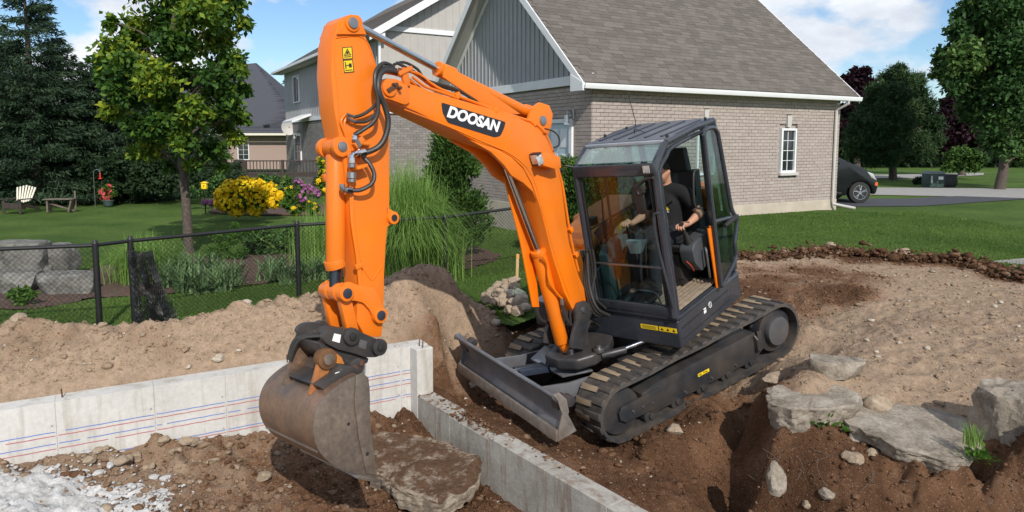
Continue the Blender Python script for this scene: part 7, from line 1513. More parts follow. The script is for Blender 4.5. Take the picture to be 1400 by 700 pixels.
def bush(name, label, cat, lst, dep, n, size, mat, seed, base_u, petals=None, group=None, aspect=.6, psize=.06):
    bl = lst; base = bx(base_u, dep); t = leafy_tree(name, label, cat, base, None, bl, n, size, mat, group, seed=seed, limb=False, aspect=aspect, split=4)
    if petals:
        rng = np.random.default_rng(seed + 500); pm, np_ = petals; B = np.array(bl); idx = rng.integers(0, len(B), np_); d = unit(rng.normal(size=(np_, 3)) + np.array([0, -.7, .5])); C_ = B[idx, :3] + d * (B[idx, 3] * rng.uniform(.85, 1.12, np_))[:, None] - np.array(base)
        Vs = []; rn = []
        for c, q in zip(C_, d):
            q = unit(q + rng.normal(0, .35, 3)); u_ = unit(np.cross(q, rng.normal(size=3))); w_ = np.cross(q, u_); s = psize * rng.uniform(.7, 1.2); v = rng.random()
            for k in range(6):
                a = k * pi / 3; e = u_ * cos(a) + w_ * sin(a); f = u_ * -sin(a) + w_ * cos(a); Vs += [c, c + e * s * .55 + f * s * .26 + q * .01, c + e * s, c + e * s * .55 - f * s * .26 + q * .01]; rn.append(v)
        npmesh('flowers', np.array(Vs), np.arange(len(Vs)).reshape(-1, 4), M[pm], t, rnd=rn)['kind'] = 'stuff'
        if pm == 'yellowpetal':
            mb = MB(); v_, f_ = ICO[1]
            for c, q in zip(C_[:400], d[:400]): mb.add([Vector(p) * psize * .17 + Vector(c + q * .012) for p in v_], [list(map(int, x_)) for x_ in f_])
            tag(mb.build('flower_eyes', M['flowereye'], t, smooth=False), kind='stuff')
    return t
bush('flower_bush', 'large rounded bush covered in golden yellow flowers on the far lawn edge', 'flower bush', [[-8.128,19.5,0.293,0.226],[-7.854,19.5,0.458,0.267],[-7.503,19.5,0.499,0.287],[-7.155,19.5,0.458,0.287],[-6.829,19.5,0.375,0.246],[-7.994,19.5,0.045,0.287],[-7.58,19.5,0.107,0.328],[-7.128,19.5,0.066,0.308],[-6.715,19.5,0.086,0.205],[-7.734,19.5,-0.162,0.185],[-7.219,19.5,-0.162,0.185],[-8.2,19.5,0.045,0.164],[-6.525,19.5,0.252,0.123]], 19.5, 6500, .10, 'herb', 81, 342, ('yellowpetal', 1500), psize=.056)
bush('flower_bush', 'brownish orange flowering clump right of the golden yellow bush', 'flower bush', [[-5.416,17.0,0.552,0.161],[-5.204,17.0,0.444,0.161],[-5.478,17.0,0.264,0.161],[-5.066,17.0,0.228,0.161],[-5.322,17.0,0.083,0.143],[-4.89,17.0,0.119,0.143]], 17, 3000, .09, 'herb', 82, 408, ('yellowpetal', 45), psize=.055)
bush('flower_bush', 'clump of mauve pink flowers left of the orange arm', 'flower bush', [[-4.615,15.0,0.851,0.111],[-4.492,15.0,0.756,0.142],[-4.304,15.0,0.693,0.111],[-4.562,15.0,0.534,0.126],[-4.178,15.0,0.661,0.095]], 15, 1500, .08, 'herb', 83, 418, ('purplepetal', 110), psize=.05)
bush('flower_bush', 'tall yellow daisy stems rising just left of the arm', 'flower bush', [[-3.673,13.5,1.367,0.114],[-3.636,13.5,1.168,0.114],[-3.726,13.5,0.969,0.114],[-3.617,13.5,0.798,0.099]], 13.5, 1400, .08, 'herb', 84, 442, ('yellowpetal', 40), psize=.05)
bush('flower_bush', 'pink rose bush with bright blooms in front of the dark hedge', 'flower bush', [[-14.059,23.8,0.072,0.15],[-13.878,23.8,0.173,0.175],[-13.735,23.8,0.022,0.15],[-13.92,23.8,-0.129,0.175]], 23.8, 900, .09, 'herb', 85, 146, ('pinkpetal', 40), psize=.07)
bush('flower_bush', 'low patch of mauve flowers at the foot of the yellow bird box', 'flower bush', [[-9.296,21.0,-0.064,0.111],[-9.097,21.0,-0.086,0.111]], 21, 300, .07, 'herb', 86, 285, ('purplepetal', 60), psize=.05)
bush('garden_shrub', 'leafy dark green peony behind the black fence left of the arm', 'shrub', [[-5.053,13.4,-0.165,0.197],[-4.766,13.4,-0.093,0.212],[-4.44,13.4,-0.136,0.197],[-4.159,13.4,-0.236,0.183],[-4.919,13.4,-0.38,0.169],[-4.562,13.4,-0.38,0.183],[-3.919,13.4,-0.308,0.169],[-4.264,13.4,0.051,0.141],[-5.161,13.4,-0.38,0.141]], 13.4, 6000, .09, 'bigleaf', 87, 380)
bush('garden_shrub', 'tall feathery green plant left of the golden bush, behind the fence', 'shrub', [[-5.584,12.8,-0.285,0.135],[-5.374,12.8,-0.148,0.135],[-5.164,12.8,-0.01,0.148],[-5.287,12.8,-0.354,0.148],[-5.039,12.8,-0.285,0.148],[-5.463,12.8,-0.01,0.094],[-5.128,12.8,0.222,0.081],[-4.916,12.8,0.086,0.108]], 12.8, 5000, .055, 'herb', 88, 312, aspect=.3)
bush('garden_shrub', 'green bushes below the deck railing beside the golden flowers', 'shrub', [[-9.721,22.5,0.401,0.213],[-9.477,22.5,0.568,0.189],[-7.701,22.5,0.544,0.213],[-7.3,22.5,0.496,0.189],[-8.054,22.5,0.615,0.166],[-10.016,22.5,0.164,0.166],[-10.396,22.5,0.164,0.189]], 22.5, 3200, .11, 'bigleaf', 89, 330)
for k, (u, v, h) in enumerate(((425, 300, .9), (438, 305, .8), (450, 312, .7), (412, 308, .75), (400, 312, .6), (432, 320, .6))):
    p = bx(u, 13.8 - .3 * k); rng = np.random.default_rng(k + 900); grass_clump('seed_head_stems', ('middle', 'rightmost tall', 'lower right', 'second from left', 'leftmost', 'lowest')[k] + ' tuft of thin pale flower stems left of the arm', p, h, .16, 26, .006, 'reed', 900 + k, .1, 5, 'wildflower', .10)
bush('garden_plant', 'small bright green leafy plant in front of the armour stones', 'plant', [[-6.659,9.15,-0.269,0.087],[-6.538,9.15,-0.219,0.087],[-6.425,9.15,-0.279,0.077],[-6.567,9.15,-0.349,0.077]], 9.15, 700, .055, 'herb', 90, 30)
def weed(label, p, r, n, seed, s=.05):
    rng = np.random.default_rng(seed); P = rng.normal(0, r * .5, (n, 3)); P[:, 2] = np.abs(P[:, 2]) * .8 + .01; dr = P * 1.0 + rng.normal(0, .02, (n, 3)) + np.array([0, 0, .02]); V, F = leaves(P, s, .62, rng=rng, dirs=dr, flat=.6)
    o = npmesh('weed', V, F, M['herb'], rnd=np.clip(rng.normal(.6, .2, n), 0, 1)); o.location = p; return tag(o, label, 'weed')
weed('leafy green weed growing at the edge of the grey rock ledge', [2.441,5.354,-0.5], .085, 150, 1); weed('tiny green weed right of the leafy one on the rock ledge', [2.619,5.26,-0.52], .03, 30, 2, .03)
weed('green weeds at the left foot of the large grey boulder', [3.315,4.739,-0.5], .075, 130, 3, .035); weed('small weed beneath the flat slab on the bank', [3.083,5.009,-0.56], .025, 24, 4, .028)
p_ = [3.284,4.78,-0.4]; grass_clump('grass_tuft', 'grass tuft growing between the flat slab and the large boulder', p_, .16, .10, 90, .003, 'reed', 95, .8, 4, 'grass', .03)

# ------------------------------------------------------------------ stones
def gz(x, y): return float(ground_z(np.array([float(x)]), np.array([float(y)]))[0])
def surf_z(x, y):
    X_, Y_ = np.array([float(x)]), np.array([float(y)])
    return float((pit_z if in_pit(X_, Y_)[0] else ground_z if inpoly(X_, Y_, DIRT)[0] else lawn_z)(X_, Y_)[0])
def stone(name, loc, dims, label, cat='rock', group=None, sink=None, **k):
    if sink is not None: loc = (loc[0], loc[1], surf_z(loc[0], loc[1]) + dims[2] * sink)
    return tag(rock(name, loc, dims, **k), label, cat, group)
tag(slab('rock', [[2.2,5.794,-0.34],[2.415,5.941,-0.34],[2.752,5.904,-0.34],[2.914,5.688,-0.34],[2.775,5.408,-0.34],[2.458,5.315,-0.34],[2.239,5.346,-0.34],[2.111,5.488,-0.34]], .24, M['rockgrey'], 3, .022), 'blocky grey rock with a pale broken face at the trench edge', 'rock')
stone('rock', [2.887,6.018,-0.32], (.48, .34, .16), 'flat grey stone behind the blocky rock, half sunk in soil', rotz=-.2, mat=M['rockgrey'], seed=12, sink=.25, sub=3, cuts=8, rough=.05, flat=True)
stone('rock', [3.04,5.59,-0.31], (.27, .22, .17), 'rounded tan stone sitting between the blocky rock and the flat slab', rotz=.3, mat=M['rocktan'], seed=13, sink=.2, sub=3, cuts=7, rough=.04)
tag(slab('slab_rock', [[2.693,5.512,-0.43],[2.955,5.664,-0.42],[3.275,5.631,-0.42],[3.57,5.466,-0.43],[3.739,5.292,-0.45],[3.505,5.009,-0.48],[3.232,4.739,-0.5],[3.079,4.762,-0.5],[2.89,4.909,-0.48],[2.768,5.121,-0.46],[2.685,5.32,-0.45]], .13, M['rockgrey'], 5, .014), 'long flat grey slab lying on top of the bank', 'rock')
stone('rock', [3.824,4.95,-0.353], (.60, .62, .62), 'large grey boulder at the right edge above the bank', rotz=.2, mat=M['rockgrey'], seed=15, sub=5, cuts=8, rough=.05, flat=True, tilt=(.05, -.1))
stone('rock', [2.271,5.42,-0.54], (.17, .12, .12), 'brown stone wedged under the blocky grey rock', rotz=.9, mat=M['rocktan'], seed=16, sink=.05, sub=3, rough=.06)
stone('rock', [2.798,5.333,-0.6], (.34, .2, .2), 'dark stone under the left end of the flat slab', rotz=.4, mat=M['rockgrey'], seed=17, sub=3, rough=.06)
stone('rock', [2.01,5.05,-0.792], (.16, .14, .30), 'grey stone stuck in the shaded bank face of the trench', rotz=.4, mat=M['rockgrey'], seed=18, sub=3, rough=.06)
stone('rock', [2.532,6.469,-0.36], (.34, .16, .10), 'tan stone lying just behind the near crawler track', rotz=.4, mat=M['rocktan'], seed=19, sink=.2, sub=3, rough=.06)
tag(slab('broken_slab', [[-1.378,6.241,-1.0],[-1.25,6.359,-0.98],[-0.893,6.292,-0.98],[-0.587,6.101,-0.98],[-0.321,5.855,-0.99],[-0.279,5.656,-1.0],[-0.357,5.411,-1.03],[-0.573,5.197,-1.04],[-0.828,5.373,-1.06],[-1.125,5.686,-1.08],[-1.292,5.89,-1.06]], .17, M['caked'], 8, .035), 'broken slab with pale edge caked in soil lying right of the bucket', 'concrete slab')
# armour stones by the left fence
for k, (u, v, dep, dims, rz, lab) in enumerate(((20, 350, 10.6, (.95, .6, .44), .1, 'upper left grey armour stone of the stacked garden wall'), (68, 352, 10.9, (.66, .6, .42), -.1, 'upper right grey armour stone of the stacked garden wall'), (86, 391, 10.0, (.80, .5, .36), .15, 'lower right grey armour stone jutting out of the stacked wall'),
        (10, 389, 10.1, (.85, .5, .36), -.1, 'lower left grey armour stone of the stacked garden wall'), (-40, 362, 10.4, (.8, .6, .6), .0, 'armour stone of the stacked wall cut by the left edge'), (45, 372, 10.7, (.6, .5, .22), .0, 'thin grey stone between the upper and lower armour stones'))):
    stone('armour_stone', ((u - 700) / 950 * dep, dep, 1.75 - (v - 195) / 950 * dep), dims, lab, 'armour stone', 'stacked armour stones', rotz=rz, mat=M['boulder'], seed=30 + k, sub=3, cuts=5, rough=.035, flat=True)
# heap of field stones
heap = [[-0.305,8.9,-0.291,0.07494736842105264],[-0.361,9.1,-0.298,0.07663157894736841],[-0.103,9.6,-0.201,0.07073684210526315],[0.0,9.6,-0.191,0.07073684210526315],[-0.203,9.5,-0.222,0.08],[-0.099,9.3,-0.231,0.07831578947368421],[0.03,9.3,-0.201,0.07831578947368421],[-0.175,9.1,-0.248,0.08621052631578947],[-0.029,9.0,-0.236,0.08526315789473685],[0.096,9.0,-0.236,0.08526315789473685],[-0.113,8.8,-0.297,0.07410526315789474],[-0.226,8.8,-0.288,0.0648421052631579],[0.009,8.7,-0.283,0.08242105263157895],[0.13,8.7,-0.245,0.09157894736842104],[-0.046,8.55,-0.342,0.07200000000000001],[0.073,8.5,-0.339,0.0805263157894737],[0.164,8.5,-0.302,0.07157894736842105],[-0.133,8.9,-0.243,0.06557894736842106],[-0.279,9.3,-0.272,0.06852631578947369],[0.062,9.6,-0.16,0.06063157894736842]]
wh = ('leftmost', 'low left', 'topmost left', 'topmost right', 'upper left', 'upper middle', 'upper right', 'middle left', 'central', 'middle right', 'lower left', 'small lower left', 'lower middle', 'big pale right', 'bottom left', 'bottom middle', 'bottom right', 'small central', 'dark outer left', 'small summit')
for k, (x, y, z, r) in enumerate(heap):
    stone('field_stone', (x, y, z), (r * 2.4, r * 2.0, r * 1.8), wh[k] + ' stone of the heap of fieldstones on the grass behind the blade', 'stone', 'heap of fieldstones', rotz=k, mat=M['rockpale' if k in (8, 13, 16, 9) else 'rocktan'], seed=50 + k, sub=3, cuts=8, rough=.05)
for k, (u, v, z, r, m, lab) in enumerate(((703, 443, -.36, 10, 'rocktan', 'large tan stone on the soil left of the far crawler track'), (678, 436, -.36, 8, 'rockpale', 'pale stone on the slope left of the large tan stone'), (330, 422, .06, 9, 'rockpale', 'pale block on the crest of the soil mound left of the arm'),
        (288, 462, -.05, 9, 'rockpale', 'round pale stone in the middle of the soil mound behind the wall'), (12, 458, .03, 12, 'rocktan', 'flat tan stone on the mound at the left edge'), (128, 449, .06, 6, 'rocktan', 'small stone on the mound below the first fence post'),
        (246, 476, -.1, 5, 'rockpale', 'small pale stone left of the round pale one on the mound'), (536, 452, -.16, 5, 'rocktan', 'small stone on the mound above the pier of the wall'), (645, 472, -.42, 7, 'rockpale', 'pale stone on the slope above the far end of the blade'),
        (668, 462, -.38, 6, 'rockpale', 'small pale stone beside the far end of the blade'), (1240, 346, .05, 12, 'rocktan', 'brown rock on the ridge of soil along the lawn'), (1329, 352, .04, 9, 'rocktan', 'brown rock near the right end of the soil ridge'), (1366, 368, .03, 9, 'rocktan', 'pale brown rock at the right end of the soil ridge'),
        (1140, 335, .05, 8, 'rocktan', 'brown clod on the soil ridge above the smooth spoil'), (1074, 349, .02, 8, 'rocktan', 'pale flat stone on the lawn edge behind the machine'), (1282, 478, -.2, 5, 'rockpale', 'small pale stone on the grey spoil above the flat slab'), (1196, 470, -.24, 4, 'rockpale', 'small white stone on the grey spoil right of the track'),
        (1242, 473, -.2, 4, 'rockpale', 'tiny pale stone in the middle of the grey spoil'), (1372, 425, -.08, 5, 'rockpale', 'white stone near the right edge of the spoil'), (930, 622, -1.02, 12, 'rocktan', 'brown stone in the dark soil beside the near track'), (345, 660, -1.02, 11, 'rocktan', 'brown clod on the pit floor under the bucket'))):
    X_, Y_ = ((u - 700) / 950), 1
    dep = (1.75 - z) / ((v - 195) / 950 - 0) ; r_ = r / 950 * dep
    stone('stone', (X_ * dep, dep, z), (r_ * 2.2, r_ * 1.8, r_ * 1.3), lab, 'stone', rotz=k * 1.3, mat=M[m], sink=.22, seed=80 + k, sub=3, cuts=7, rough=.05)
# lumps of clay and rubble in the pit
rng = np.random.default_rng(5); OR = 'leftmost second third fourth fifth sixth seventh eighth ninth tenth eleventh twelfth thirteenth fourteenth fifteenth rightmost'.split()
for k in range(16):
    pc = K2 + WD * (2.86 - .055 * k + .02 * rng.random()) + WN * (.09 + .20 * rng.random()); r_ = rng.uniform(.03, .062)
    stone('clay_lump', (pc.x, pc.y, 0), (r_ * 2.2, r_ * 1.7, r_ * 1.5), OR[k] + ' lump from the left in the clay heap against the chalk lined wall', 'clay lump', 'clay lumps against the wall', rotz=k, mat=M['rocktan'], sink=.4, seed=120 + k, sub=2, cuts=4, rough=.10)
# lime powder spilt in the corner
def lime(x, y):
    d = np.hypot((x + 3.45) / .95, (y - 4.85) / .50) + fbm(x, y, .35, 4, 31) * .28 + fbm(x, y, .08, 3, 32) * .12; return d
lp_ = grid_sheet('lime_powder', -4.6, -2.2, 4.0, 5.6, .015, lambda x, y: pit_z(x, y) + .035 * np.clip(1 - lime(x, y), -.2, 1) + np.abs(fbm(x, y, .07, 3, 40)) * .03 - .004, lambda x, y: (lime(x, y) < 1.0) & in_pit(x, y, .0), M['powder'])
tag(lp_, 'spilt white lime powder on the pit floor in the lower left corner', 'lime powder', kind='stuff')
strew('rubble_crumbs', 700, lambda x, y: (lime(x, y) < 1.35) & in_pit(x, y, .02), lambda x, y: pit_z(x, y) + .02, (-4.6, -2.0, 4.0, 5.8), .006, .03, 1.8, M['powder'], pit_brown, 'white crumbs of lime and mortar on the pit floor')
for k, (u, v) in enumerate(((95, 640), (110, 655), (85, 665), (190, 655), (205, 658), (128, 648))):
    dep = 2.60 * 950 / (v - 195); r_ = 7 / 950 * dep; stone('mortar_chunk', ((u - 700) / 950 * dep, dep, -.80), (r_ * 2.4, r_ * 1.6, r_ * 1.2), ('upper', 'right', 'lower', 'farther out', 'farthest out', 'topmost')[k] + ' white mortar chunk lying right of the spilt lime powder', 'mortar chunk', 'white mortar chunks', rotz=k, mat=M['powder'], sink=.25, seed=140 + k, sub=2, cuts=5)

# roots in the bank
bank = [[2.18,5.243,-0.62],[2.441,5.18,-0.68],[2.676,5.08,-0.72],[2.89,4.963,-0.72],[3.191,4.923,-0.7],[3.387,4.812,-0.7],[2.072,5.244,-0.8]]
mb = MB()
for k in range(46):
    p = Vector(random.choice(bank)) + Vector((random.gauss(0, .12), -.03, random.gauss(0, .05))); L = random.uniform(.06, .22); d = Vector((random.gauss(0, .6), -.5, random.uniform(-1, .1))).normalized(); mb.tube(spline([p, p + d * L * .5 + Vector((random.gauss(0, .02), 0, 0)), p + d * L + Vector((random.gauss(0, .04), 0, random.gauss(0, .03)))], 3), [.0022] * 7, 4)
tag(mb.build('roots', M['bark']), 'fine roots hanging from the cut face of the bank', 'roots', kind='stuff')

# ------------------------------------------------------------------ chain-link fence
FP_ = [Vector((x, y)) for x, y in [[-7.6,6.6],[-5.583,7.5],[-4.725,7.8],[-4.519,8.15],[-3.023,9.7],[-1.042,10.7],[0.804,11.7]]]
fz = lambda p: float(lawn_z(np.array([p.x]), np.array([p.y]))[0])
fn = empty('chain_link_fence', (FP_[2].x, FP_[2].y, fz(FP_[2])), 0, 'black chain-link fence along the garden bed behind the soil mound', 'fence'); FB = Vector(fn.location)
def fadd(mb, nm): return mb.build(nm, M['fenceblack'], fn)
HF = 1.02
tops = []
for i, p in enumerate(FP_):
    z = fz(p); tops.append(Vector((p.x, p.y, z + HF)) - FB)
    if i == 1: continue
    mb = MB(); r = .034 if i in (2, 3, 4) else .028; mb.cyl(Vector((p.x, p.y, z - .1)) - FB, Vector((p.x, p.y, z + HF + .02)) - FB, r, 12); po = fadd(mb, 'post')
    mb = MB(); mb.cyl(Vector((p.x, p.y, z + HF + .02)) - FB, Vector((p.x, p.y, z + HF + .06)) - FB, r * 1.15, 12, r * .5); mb.build('post_cap', M['fenceblack'], po)
for i in range(len(tops) - 1):
    mb = MB(); mb.cyl(tops[i], tops[i + 1], .0225, 10); fadd(mb, 'top_rail')
for i in range(len(FP_) - 1):
    a, b = FP_[i], FP_[i + 1]; L = (b - a).length; za, zb = fz(a), fz(b); s_ = .058; mb = MB(); H = HF - .02; w = .0021
    if i == 2: continue
    k = -H
    n = int((L + H) / s_)
    for q in range(n):
        for sg in (0, 1):
            x0 = -H + q * s_; x1 = x0 + H; zz0, zz1 = (0, H) if sg == 0 else (H, 0)
            c0, c1 = max(0, x0), min(L, x1)
            if c1 <= c0: continue
            t0, t1 = (c0 - x0) / H, (c1 - x0) / H; y0, y1 = zz0 + (zz1 - zz0) * t0, zz0 + (zz1 - zz0) * t1
            P0 = Vector((*(a.lerp(b, c0 / L)), za + (zb - za) * c0 / L + y0 + .02)) - FB; P1 = Vector((*(a.lerp(b, c1 / L)), za + (zb - za) * c1 / L + y1 + .02)) - FB
            mb.tube([P0, P1], w, 3, cap=False)
    o = mb.build('wire_mesh', M['fenceblack'], fn, smooth=False); tag(o, kind='stuff')
# slumped roll of mesh leaning from the second post
rm_ = []; A0, A1, B0, B1 = [Vector(p) for p in [[-4.566,8.1,0.488],[-4.284,8.1,0.436],[-4.163,7.55,-0.412],[-3.684,7.55,-0.412]]]
mb = MB(); nu, nv_ = 30, 34
def rp3(s, t, off): 
    p = A0.lerp(A1, s).lerp(B0.lerp(B1, s), t); return p + Vector((0, .05 * sin(s * 17 + t * 3) + off, .02 * sin(s * 9 + t * 5)))
for off in (0, .05, .10):
    for k in range(-nv_, nu):
        for sg in (0, 1):
            pts = []
            for j in range(nv_ + 1):
                s = (k + j) / nu if sg == 0 else (k + nv_ - j) / nu
                if 0 <= s <= 1: pts.append(rp3(s, j / nv_, off + .015 * sin(j * 1.9 + k)))
            if len(pts) > 1: mb.tube(pts, .0024, 3, cap=False)
o = mb.build('mesh_roll', M['fenceblack'], smooth=False); o.location = B0; 
o.data.transform(Matrix.Translation(-B0)); tag(o, 'dark crumpled roll of fence mesh slumped against the second post', 'wire mesh')

# ------------------------------------------------------------------ garden furniture and small things
def ch(nm, mat, par, c, d, R=None, bev=.006): mb = MB(); mb.box(c, d, R); return mb.build(nm, M[mat], par, bev, 1)
ac = empty('garden_chair', bx(23, 21.5), -.15, 'cream fan-backed wooden garden chair with shade-darkened arms on the far lawn', 'chair')
for k in range(7):
    x = (k - 3) * .085; a = (k - 3) * .07; ch('back_slat', 'whiteplastic', ac, (x * 1.25, .30, .66), (.075, .02, .66 - abs(k - 3) * .05), Euler((-.30, a, 0)).to_matrix(), .01)
for s in (-1, 1):
    ch('arm', 'darkwood', ac, (s * .36, -.02, .50), (.13, .70, .03)); ch('leg', 'darkwood', ac, (s * .33, -.30, .25), (.10, .04, .50)); ch('leg', 'darkwood', ac, (s * .30, .15, .22), (.04, .9, .10), Matrix.Rotation(-.28, 3, 'X'));  # arms, legs and seat coloured dark to paint the shade on the chair
ac.scale = (.86, .86, .86)
for k in range(5): ch('seat_slat', 'darkwood', ac, (0, -.30 + k * .1, .36 - k * .028), (.58, .085, .02))
ch('front_panel', 'darkwood', ac, (0, -.33, .27), (.60, .02, .20))
bn = empty('garden_bench', bx(80, 21.8), .2, 'low weathered wooden bench with leaning end boards on the far lawn', 'bench')
for k in range(3): ch('seat_board', 'greywood', bn, (0, (k - 1) * .13, .40), (.85, .12, .035))
ch('leg', 'greywood', bn, (-.32, 0, .2), (.05, .30, .40)); ch('leg', 'greywood', bn, (.32, 0, .2), (.05, .30, .44), Matrix.Rotation(.25, 3, 'Y')); ch('brace', 'greywood', bn, (.05, .02, .14), (.75, .06, .05), Matrix.Rotation(.35, 3, 'Y')); ch('back_post', 'greywood', bn, (.40, .1, .35), (.05, .05, .60))
hk = empty('shepherd_hook', bx(128, 23), 0, 'thin black shepherd hook pole in front of the dark hedge', 'pole')
mb = MB(); mb.tube(spline([(0, 0, 0), (0, 0, .6), (0, 0, 1.1), (.04, 0, 1.25), (.15, 0, 1.28), (.22, 0, 1.18)], 4), .012, 6); mb.build('pole', M['steel'], hk)
fd = empty('bird_feeder', bx(137, 23, .55), 0, 'small red hummingbird feeder hanging from the hook by the hedge', 'bird feeder')
mb = MB(); mb.cyl((0, 0, .0), (0, 0, .03), .065, 12); mb.cyl((0, 0, .03), (0, 0, .16), .03, 12, .02); mb.cyl((0, 0, .16), (0, 0, .20), .035, 12, .012); mb.build('bottle', M['red'], fd); mb = MB(); mb.cyl((0, 0, .20), (0, 0, .32), .006, 6); mb.build('hanger', M['steel'], fd)
pt_ = empty('flower_pot', bx(146, 23.7), 0, 'dark flower pot under the pink rose bush', 'flower pot'); mb = MB(); mb.cyl((0, 0, 0), (0, 0, .20), .13, 16, .18); mb.build('pot', M['box_green'], pt_, .01); mb = MB(); mb.cyl((0, 0, .17), (0, 0, .21), .19, 16); mb.build('rim', M['box_green'], pt_, .008)
bbx = empty('bird_box', bx(279, 21), 0, 'yellow bird box on a thin dark post left of the golden bush', 'bird box')
mb = MB(); mb.cyl((0, 0, 0), (0, 0, .78), .02, 8); mb.build('post', M['darkwood'], bbx); mb = MB(); mb.box((0, 0, .86), (.16, .12, .18)); q = mb.build('box', M['yellow'], bbx, .01); mb = MB(); mb.prism([(-.11, .95), (.11, .95), (0, 1.0)], 'Y', -.08, .08); mb.build('roof', M['yellow'], q); mb = MB(); mb.cyl((0, -.062, .87), (0, -.06, .87), .02, 10); mb.build('hole', M['black'], q)
sk_ = empty('wooden_stake', bx(706, 9.6, -.40), .1, 'upright pine survey stake in the grass behind the stone heap', 'stake')
mb = MB(); mb.prism([(-.02, .0), (.02, .0), (.02, .58), (.014, .60), (-.014, .60), (-.02, .58)], 'Y', -.018, .018, X=Matrix.Rotation(.03, 4, 'Y')); mb.build('shaft', M['stake'], sk_, .004); mb = MB(); mb.box((.018, 0, .57), (.043, .039, .05), Matrix.Rotation(.03, 3, 'Y')); mb.build('painted_top', simple('orange_marking', (.65, .28, .05), .6), sk_)
# utility boxes by the road
ub = empty('utility_box', [16.671,27.504,0.0], .1, 'dark green utility box with white notices beside the road', 'utility box')
mb = MB(); mb.box((0, 0, .26), (.62, .5, .52)); q = mb.build('cabinet', M['box_green'], ub, .03); mb = MB(); mb.prism([(-.33, .52), (.33, .52), (.25, .62), (-.25, .62)], 'Y', -.27, .27); mb.build('lid', simple('grey_green_lid', (.16, .19, .18), .6), ub, .02); mb = MB(); mb.box((.14, -.254, .36), (.2, .008, .12)); mb.build('notice', M['white'], q); mb = MB(); mb.box((-.24, -.254, .30), (.06, .008, .3)); mb.build('notice', M['soffit'], q)
ub = empty('utility_box', [17.365,27.734,0.0], -.1, 'black bin standing right of the green utility box by the road', 'bin')
mb = MB(); mb.prism([(-.24, 0), (.24, 0), (.27, .44), (-.27, .44)], 'Y', -.25, .25); mb.build('bin_body', M['black'], ub, .03); mb = MB(); mb.box((0, 0, .46), (.58, .54, .05)); mb.build('lid', M['black'], ub, .02)
# the parked car
car = empty('parked_car', (10.05, 20.0, 0), radians(0), 'black car parked on the driveway with its front wheel showing past the house corner', 'car')
side = [(.45, .28), (.50, .46), (.47, .68), (.34, .88), (.04, 1.03), (-.35, 1.18), (-.55, 1.27), (-1.15, 1.62), (-1.6, 1.76), (-3.2, 1.78), (-3.9, 1.62), (-4.15, 1.05), (-4.2, .45), (-4.1, .25), (-3.6, .22), (-3.55, .22), (-.40, .22), (-.36, .42), (-.24, .58), (-.02, .65), (.18, .60), (.32, .45), (.36, .26)]
mb = MB(); mb.prism(side, 'Y', 0, 1.78); body = mb.build('body', M['carpaint'], car, .07, 3)
mb = MB(); mb.prism([(-.68, 1.16), (-1.20, 1.52), (-1.62, 1.64), (-1.9, 1.66), (-1.9, 1.12)], 'Y', -.006, .02); mb.build('side_window', M['darkglass'], car, .01, 1); mb = MB(); mb.prism([(-1.98, 1.12), (-1.98, 1.66), (-3.0, 1.66), (-3.0, 1.12)], 'Y', -.006, .02); mb.build('side_window', M['darkglass'], car)
mb = MB(); mb.box((-1.02, -.001, .80), (.012, .01, .95)); mb.build('door_seam', M['black'], car); mb = MB(); mb.box((-1.95, -.001, .75), (.012, .01, 1.0)); mb.build('door_seam', M['black'], car); mb = MB(); mb.box((-1.75, -.02, 1.0), (.18, .03, .03)); mb.build('door_handle', M['carpaint'], car, .008); mb = MB(); mb.box((-2.0, -.004, .30), (2.9, .02, .05)); mb.build('side_sill', M['black'], car, .005)
mb = MB(); mb.box((-.78, -.10, 1.18), (.14, .16, .12)); mb.build('wing_mirror', M['carpaint'], car, .03, 2)
mb = MB(); mb.prism([(.46, .66), (.34, .86), (.16, .92), (.30, .74)], 'Y', -.008, .25); mb.build('headlight', M['lamplens'], car, .01); mb = MB(); mb.prism([(.48, .50), (.495, .60), (.42, .62), (.40, .53)], 'Y', -.008, .12); mb.build('side_marker', simple('amber_marker', (.7, .15, .03), .3), car)
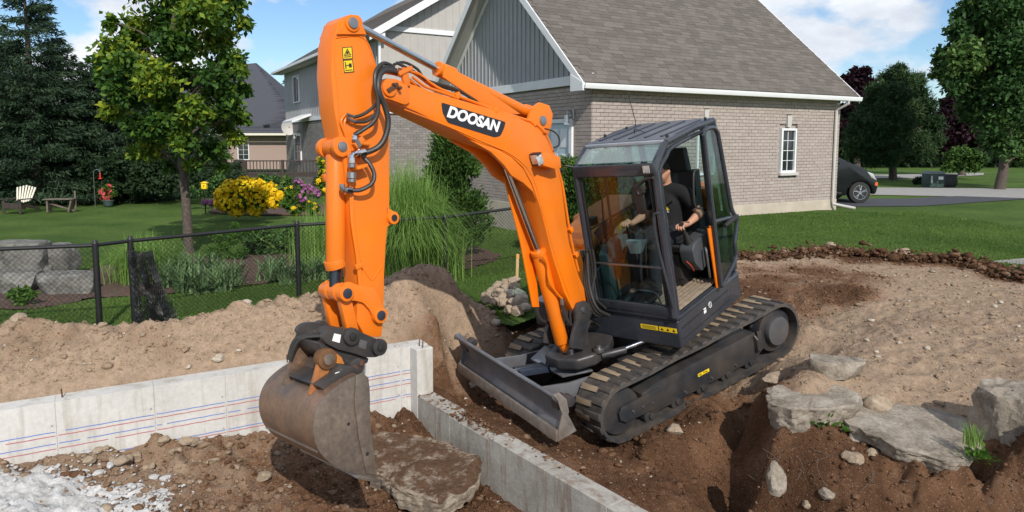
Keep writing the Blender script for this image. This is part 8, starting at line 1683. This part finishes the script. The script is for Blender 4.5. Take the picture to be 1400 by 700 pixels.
for xw in (0, -3.05):
    for yw in (.02, 1.55):
        if xw < -1 and yw > 1: pass
        mb = MB(); mb.cyl((xw, yw, .31), (xw, yw + .21, .31), .31, 30); wh_ = mb.build('wheel', M['tyre'], car, .03, 3)
        mb = MB(); y_ = yw - .004
        mb.tube([(xw + .20 * cos(a), y_, .31 + .20 * sin(a)) for a in [2 * pi * k / 24 for k in range(25)]], .014, 6); mb.cyl((xw, y_ - .012, .31), (xw, y_ + .02, .31), .05, 14)
        for k in range(5):
            a = 2 * pi * k / 5 + .3
            for da in (-.16, .16): mb.tube([(xw + .04 * cos(a), y_ - .006, .31 + .04 * sin(a)), (xw + .195 * cos(a + da), y_, .31 + .195 * sin(a + da))], .015, 6)
        mb.build('rim', M['alloy'], wh_)

# soil spilt over the far end of the low wall
tcl = strew('spilt_soil', 9000, lambda x, y: (lambda t, w: (t > .0) & (t < 2.3) & (w > -.195) & (w < -.0) & (RNG.random(x.shape) < np.clip(1.15 - t * .42 - (w > -.09) * .35 * (t > .8), 0, 1)))((x - K.x) * LD.x + (y - K.y) * LD.y, (x - K.x) * LN.x + (y - K.y) * LN.y),
    lambda x, y: np.full(x.shape, -.856), (-1.3, .8, 4.6, 7.2), .006, .028, 2.2, M['dirt'], lambda x, y: np.full(x.shape, .8), 'brown soil crumbs spilt along the top of the low wall')

# stones half buried in the cut face of the bank
SB = ('leftmost', 'second', 'third', 'fourth', 'fifth', 'sixth', 'seventh', 'eighth', 'ninth', 'rightmost')
for k, (u, v) in enumerate(((1076, 640), (1104, 622), (1122, 668), (1150, 640), (1185, 662), (1212, 640), (1246, 672), (1282, 655), (1330, 672), (1385, 668))):
    dep = 5.02 + .04 * (k % 3); r_ = (9, 12, 7, 10, 13, 8, 10, 11, 9, 12)[k] / 950 * dep
    stone('bank_stone', ((u - 700) / 950 * dep, dep, 0), (r_ * 2.3, r_ * 1.8, r_ * 1.6), SB[k] + ' of the small stones half buried in the cut bank below the slab', 'stone', 'stones in the bank', rotz=k * .7, mat=M['rocktan' if k % 3 else 'rockgrey'], sink=.1, seed=160 + k, sub=3, cuts=7, rough=.07)
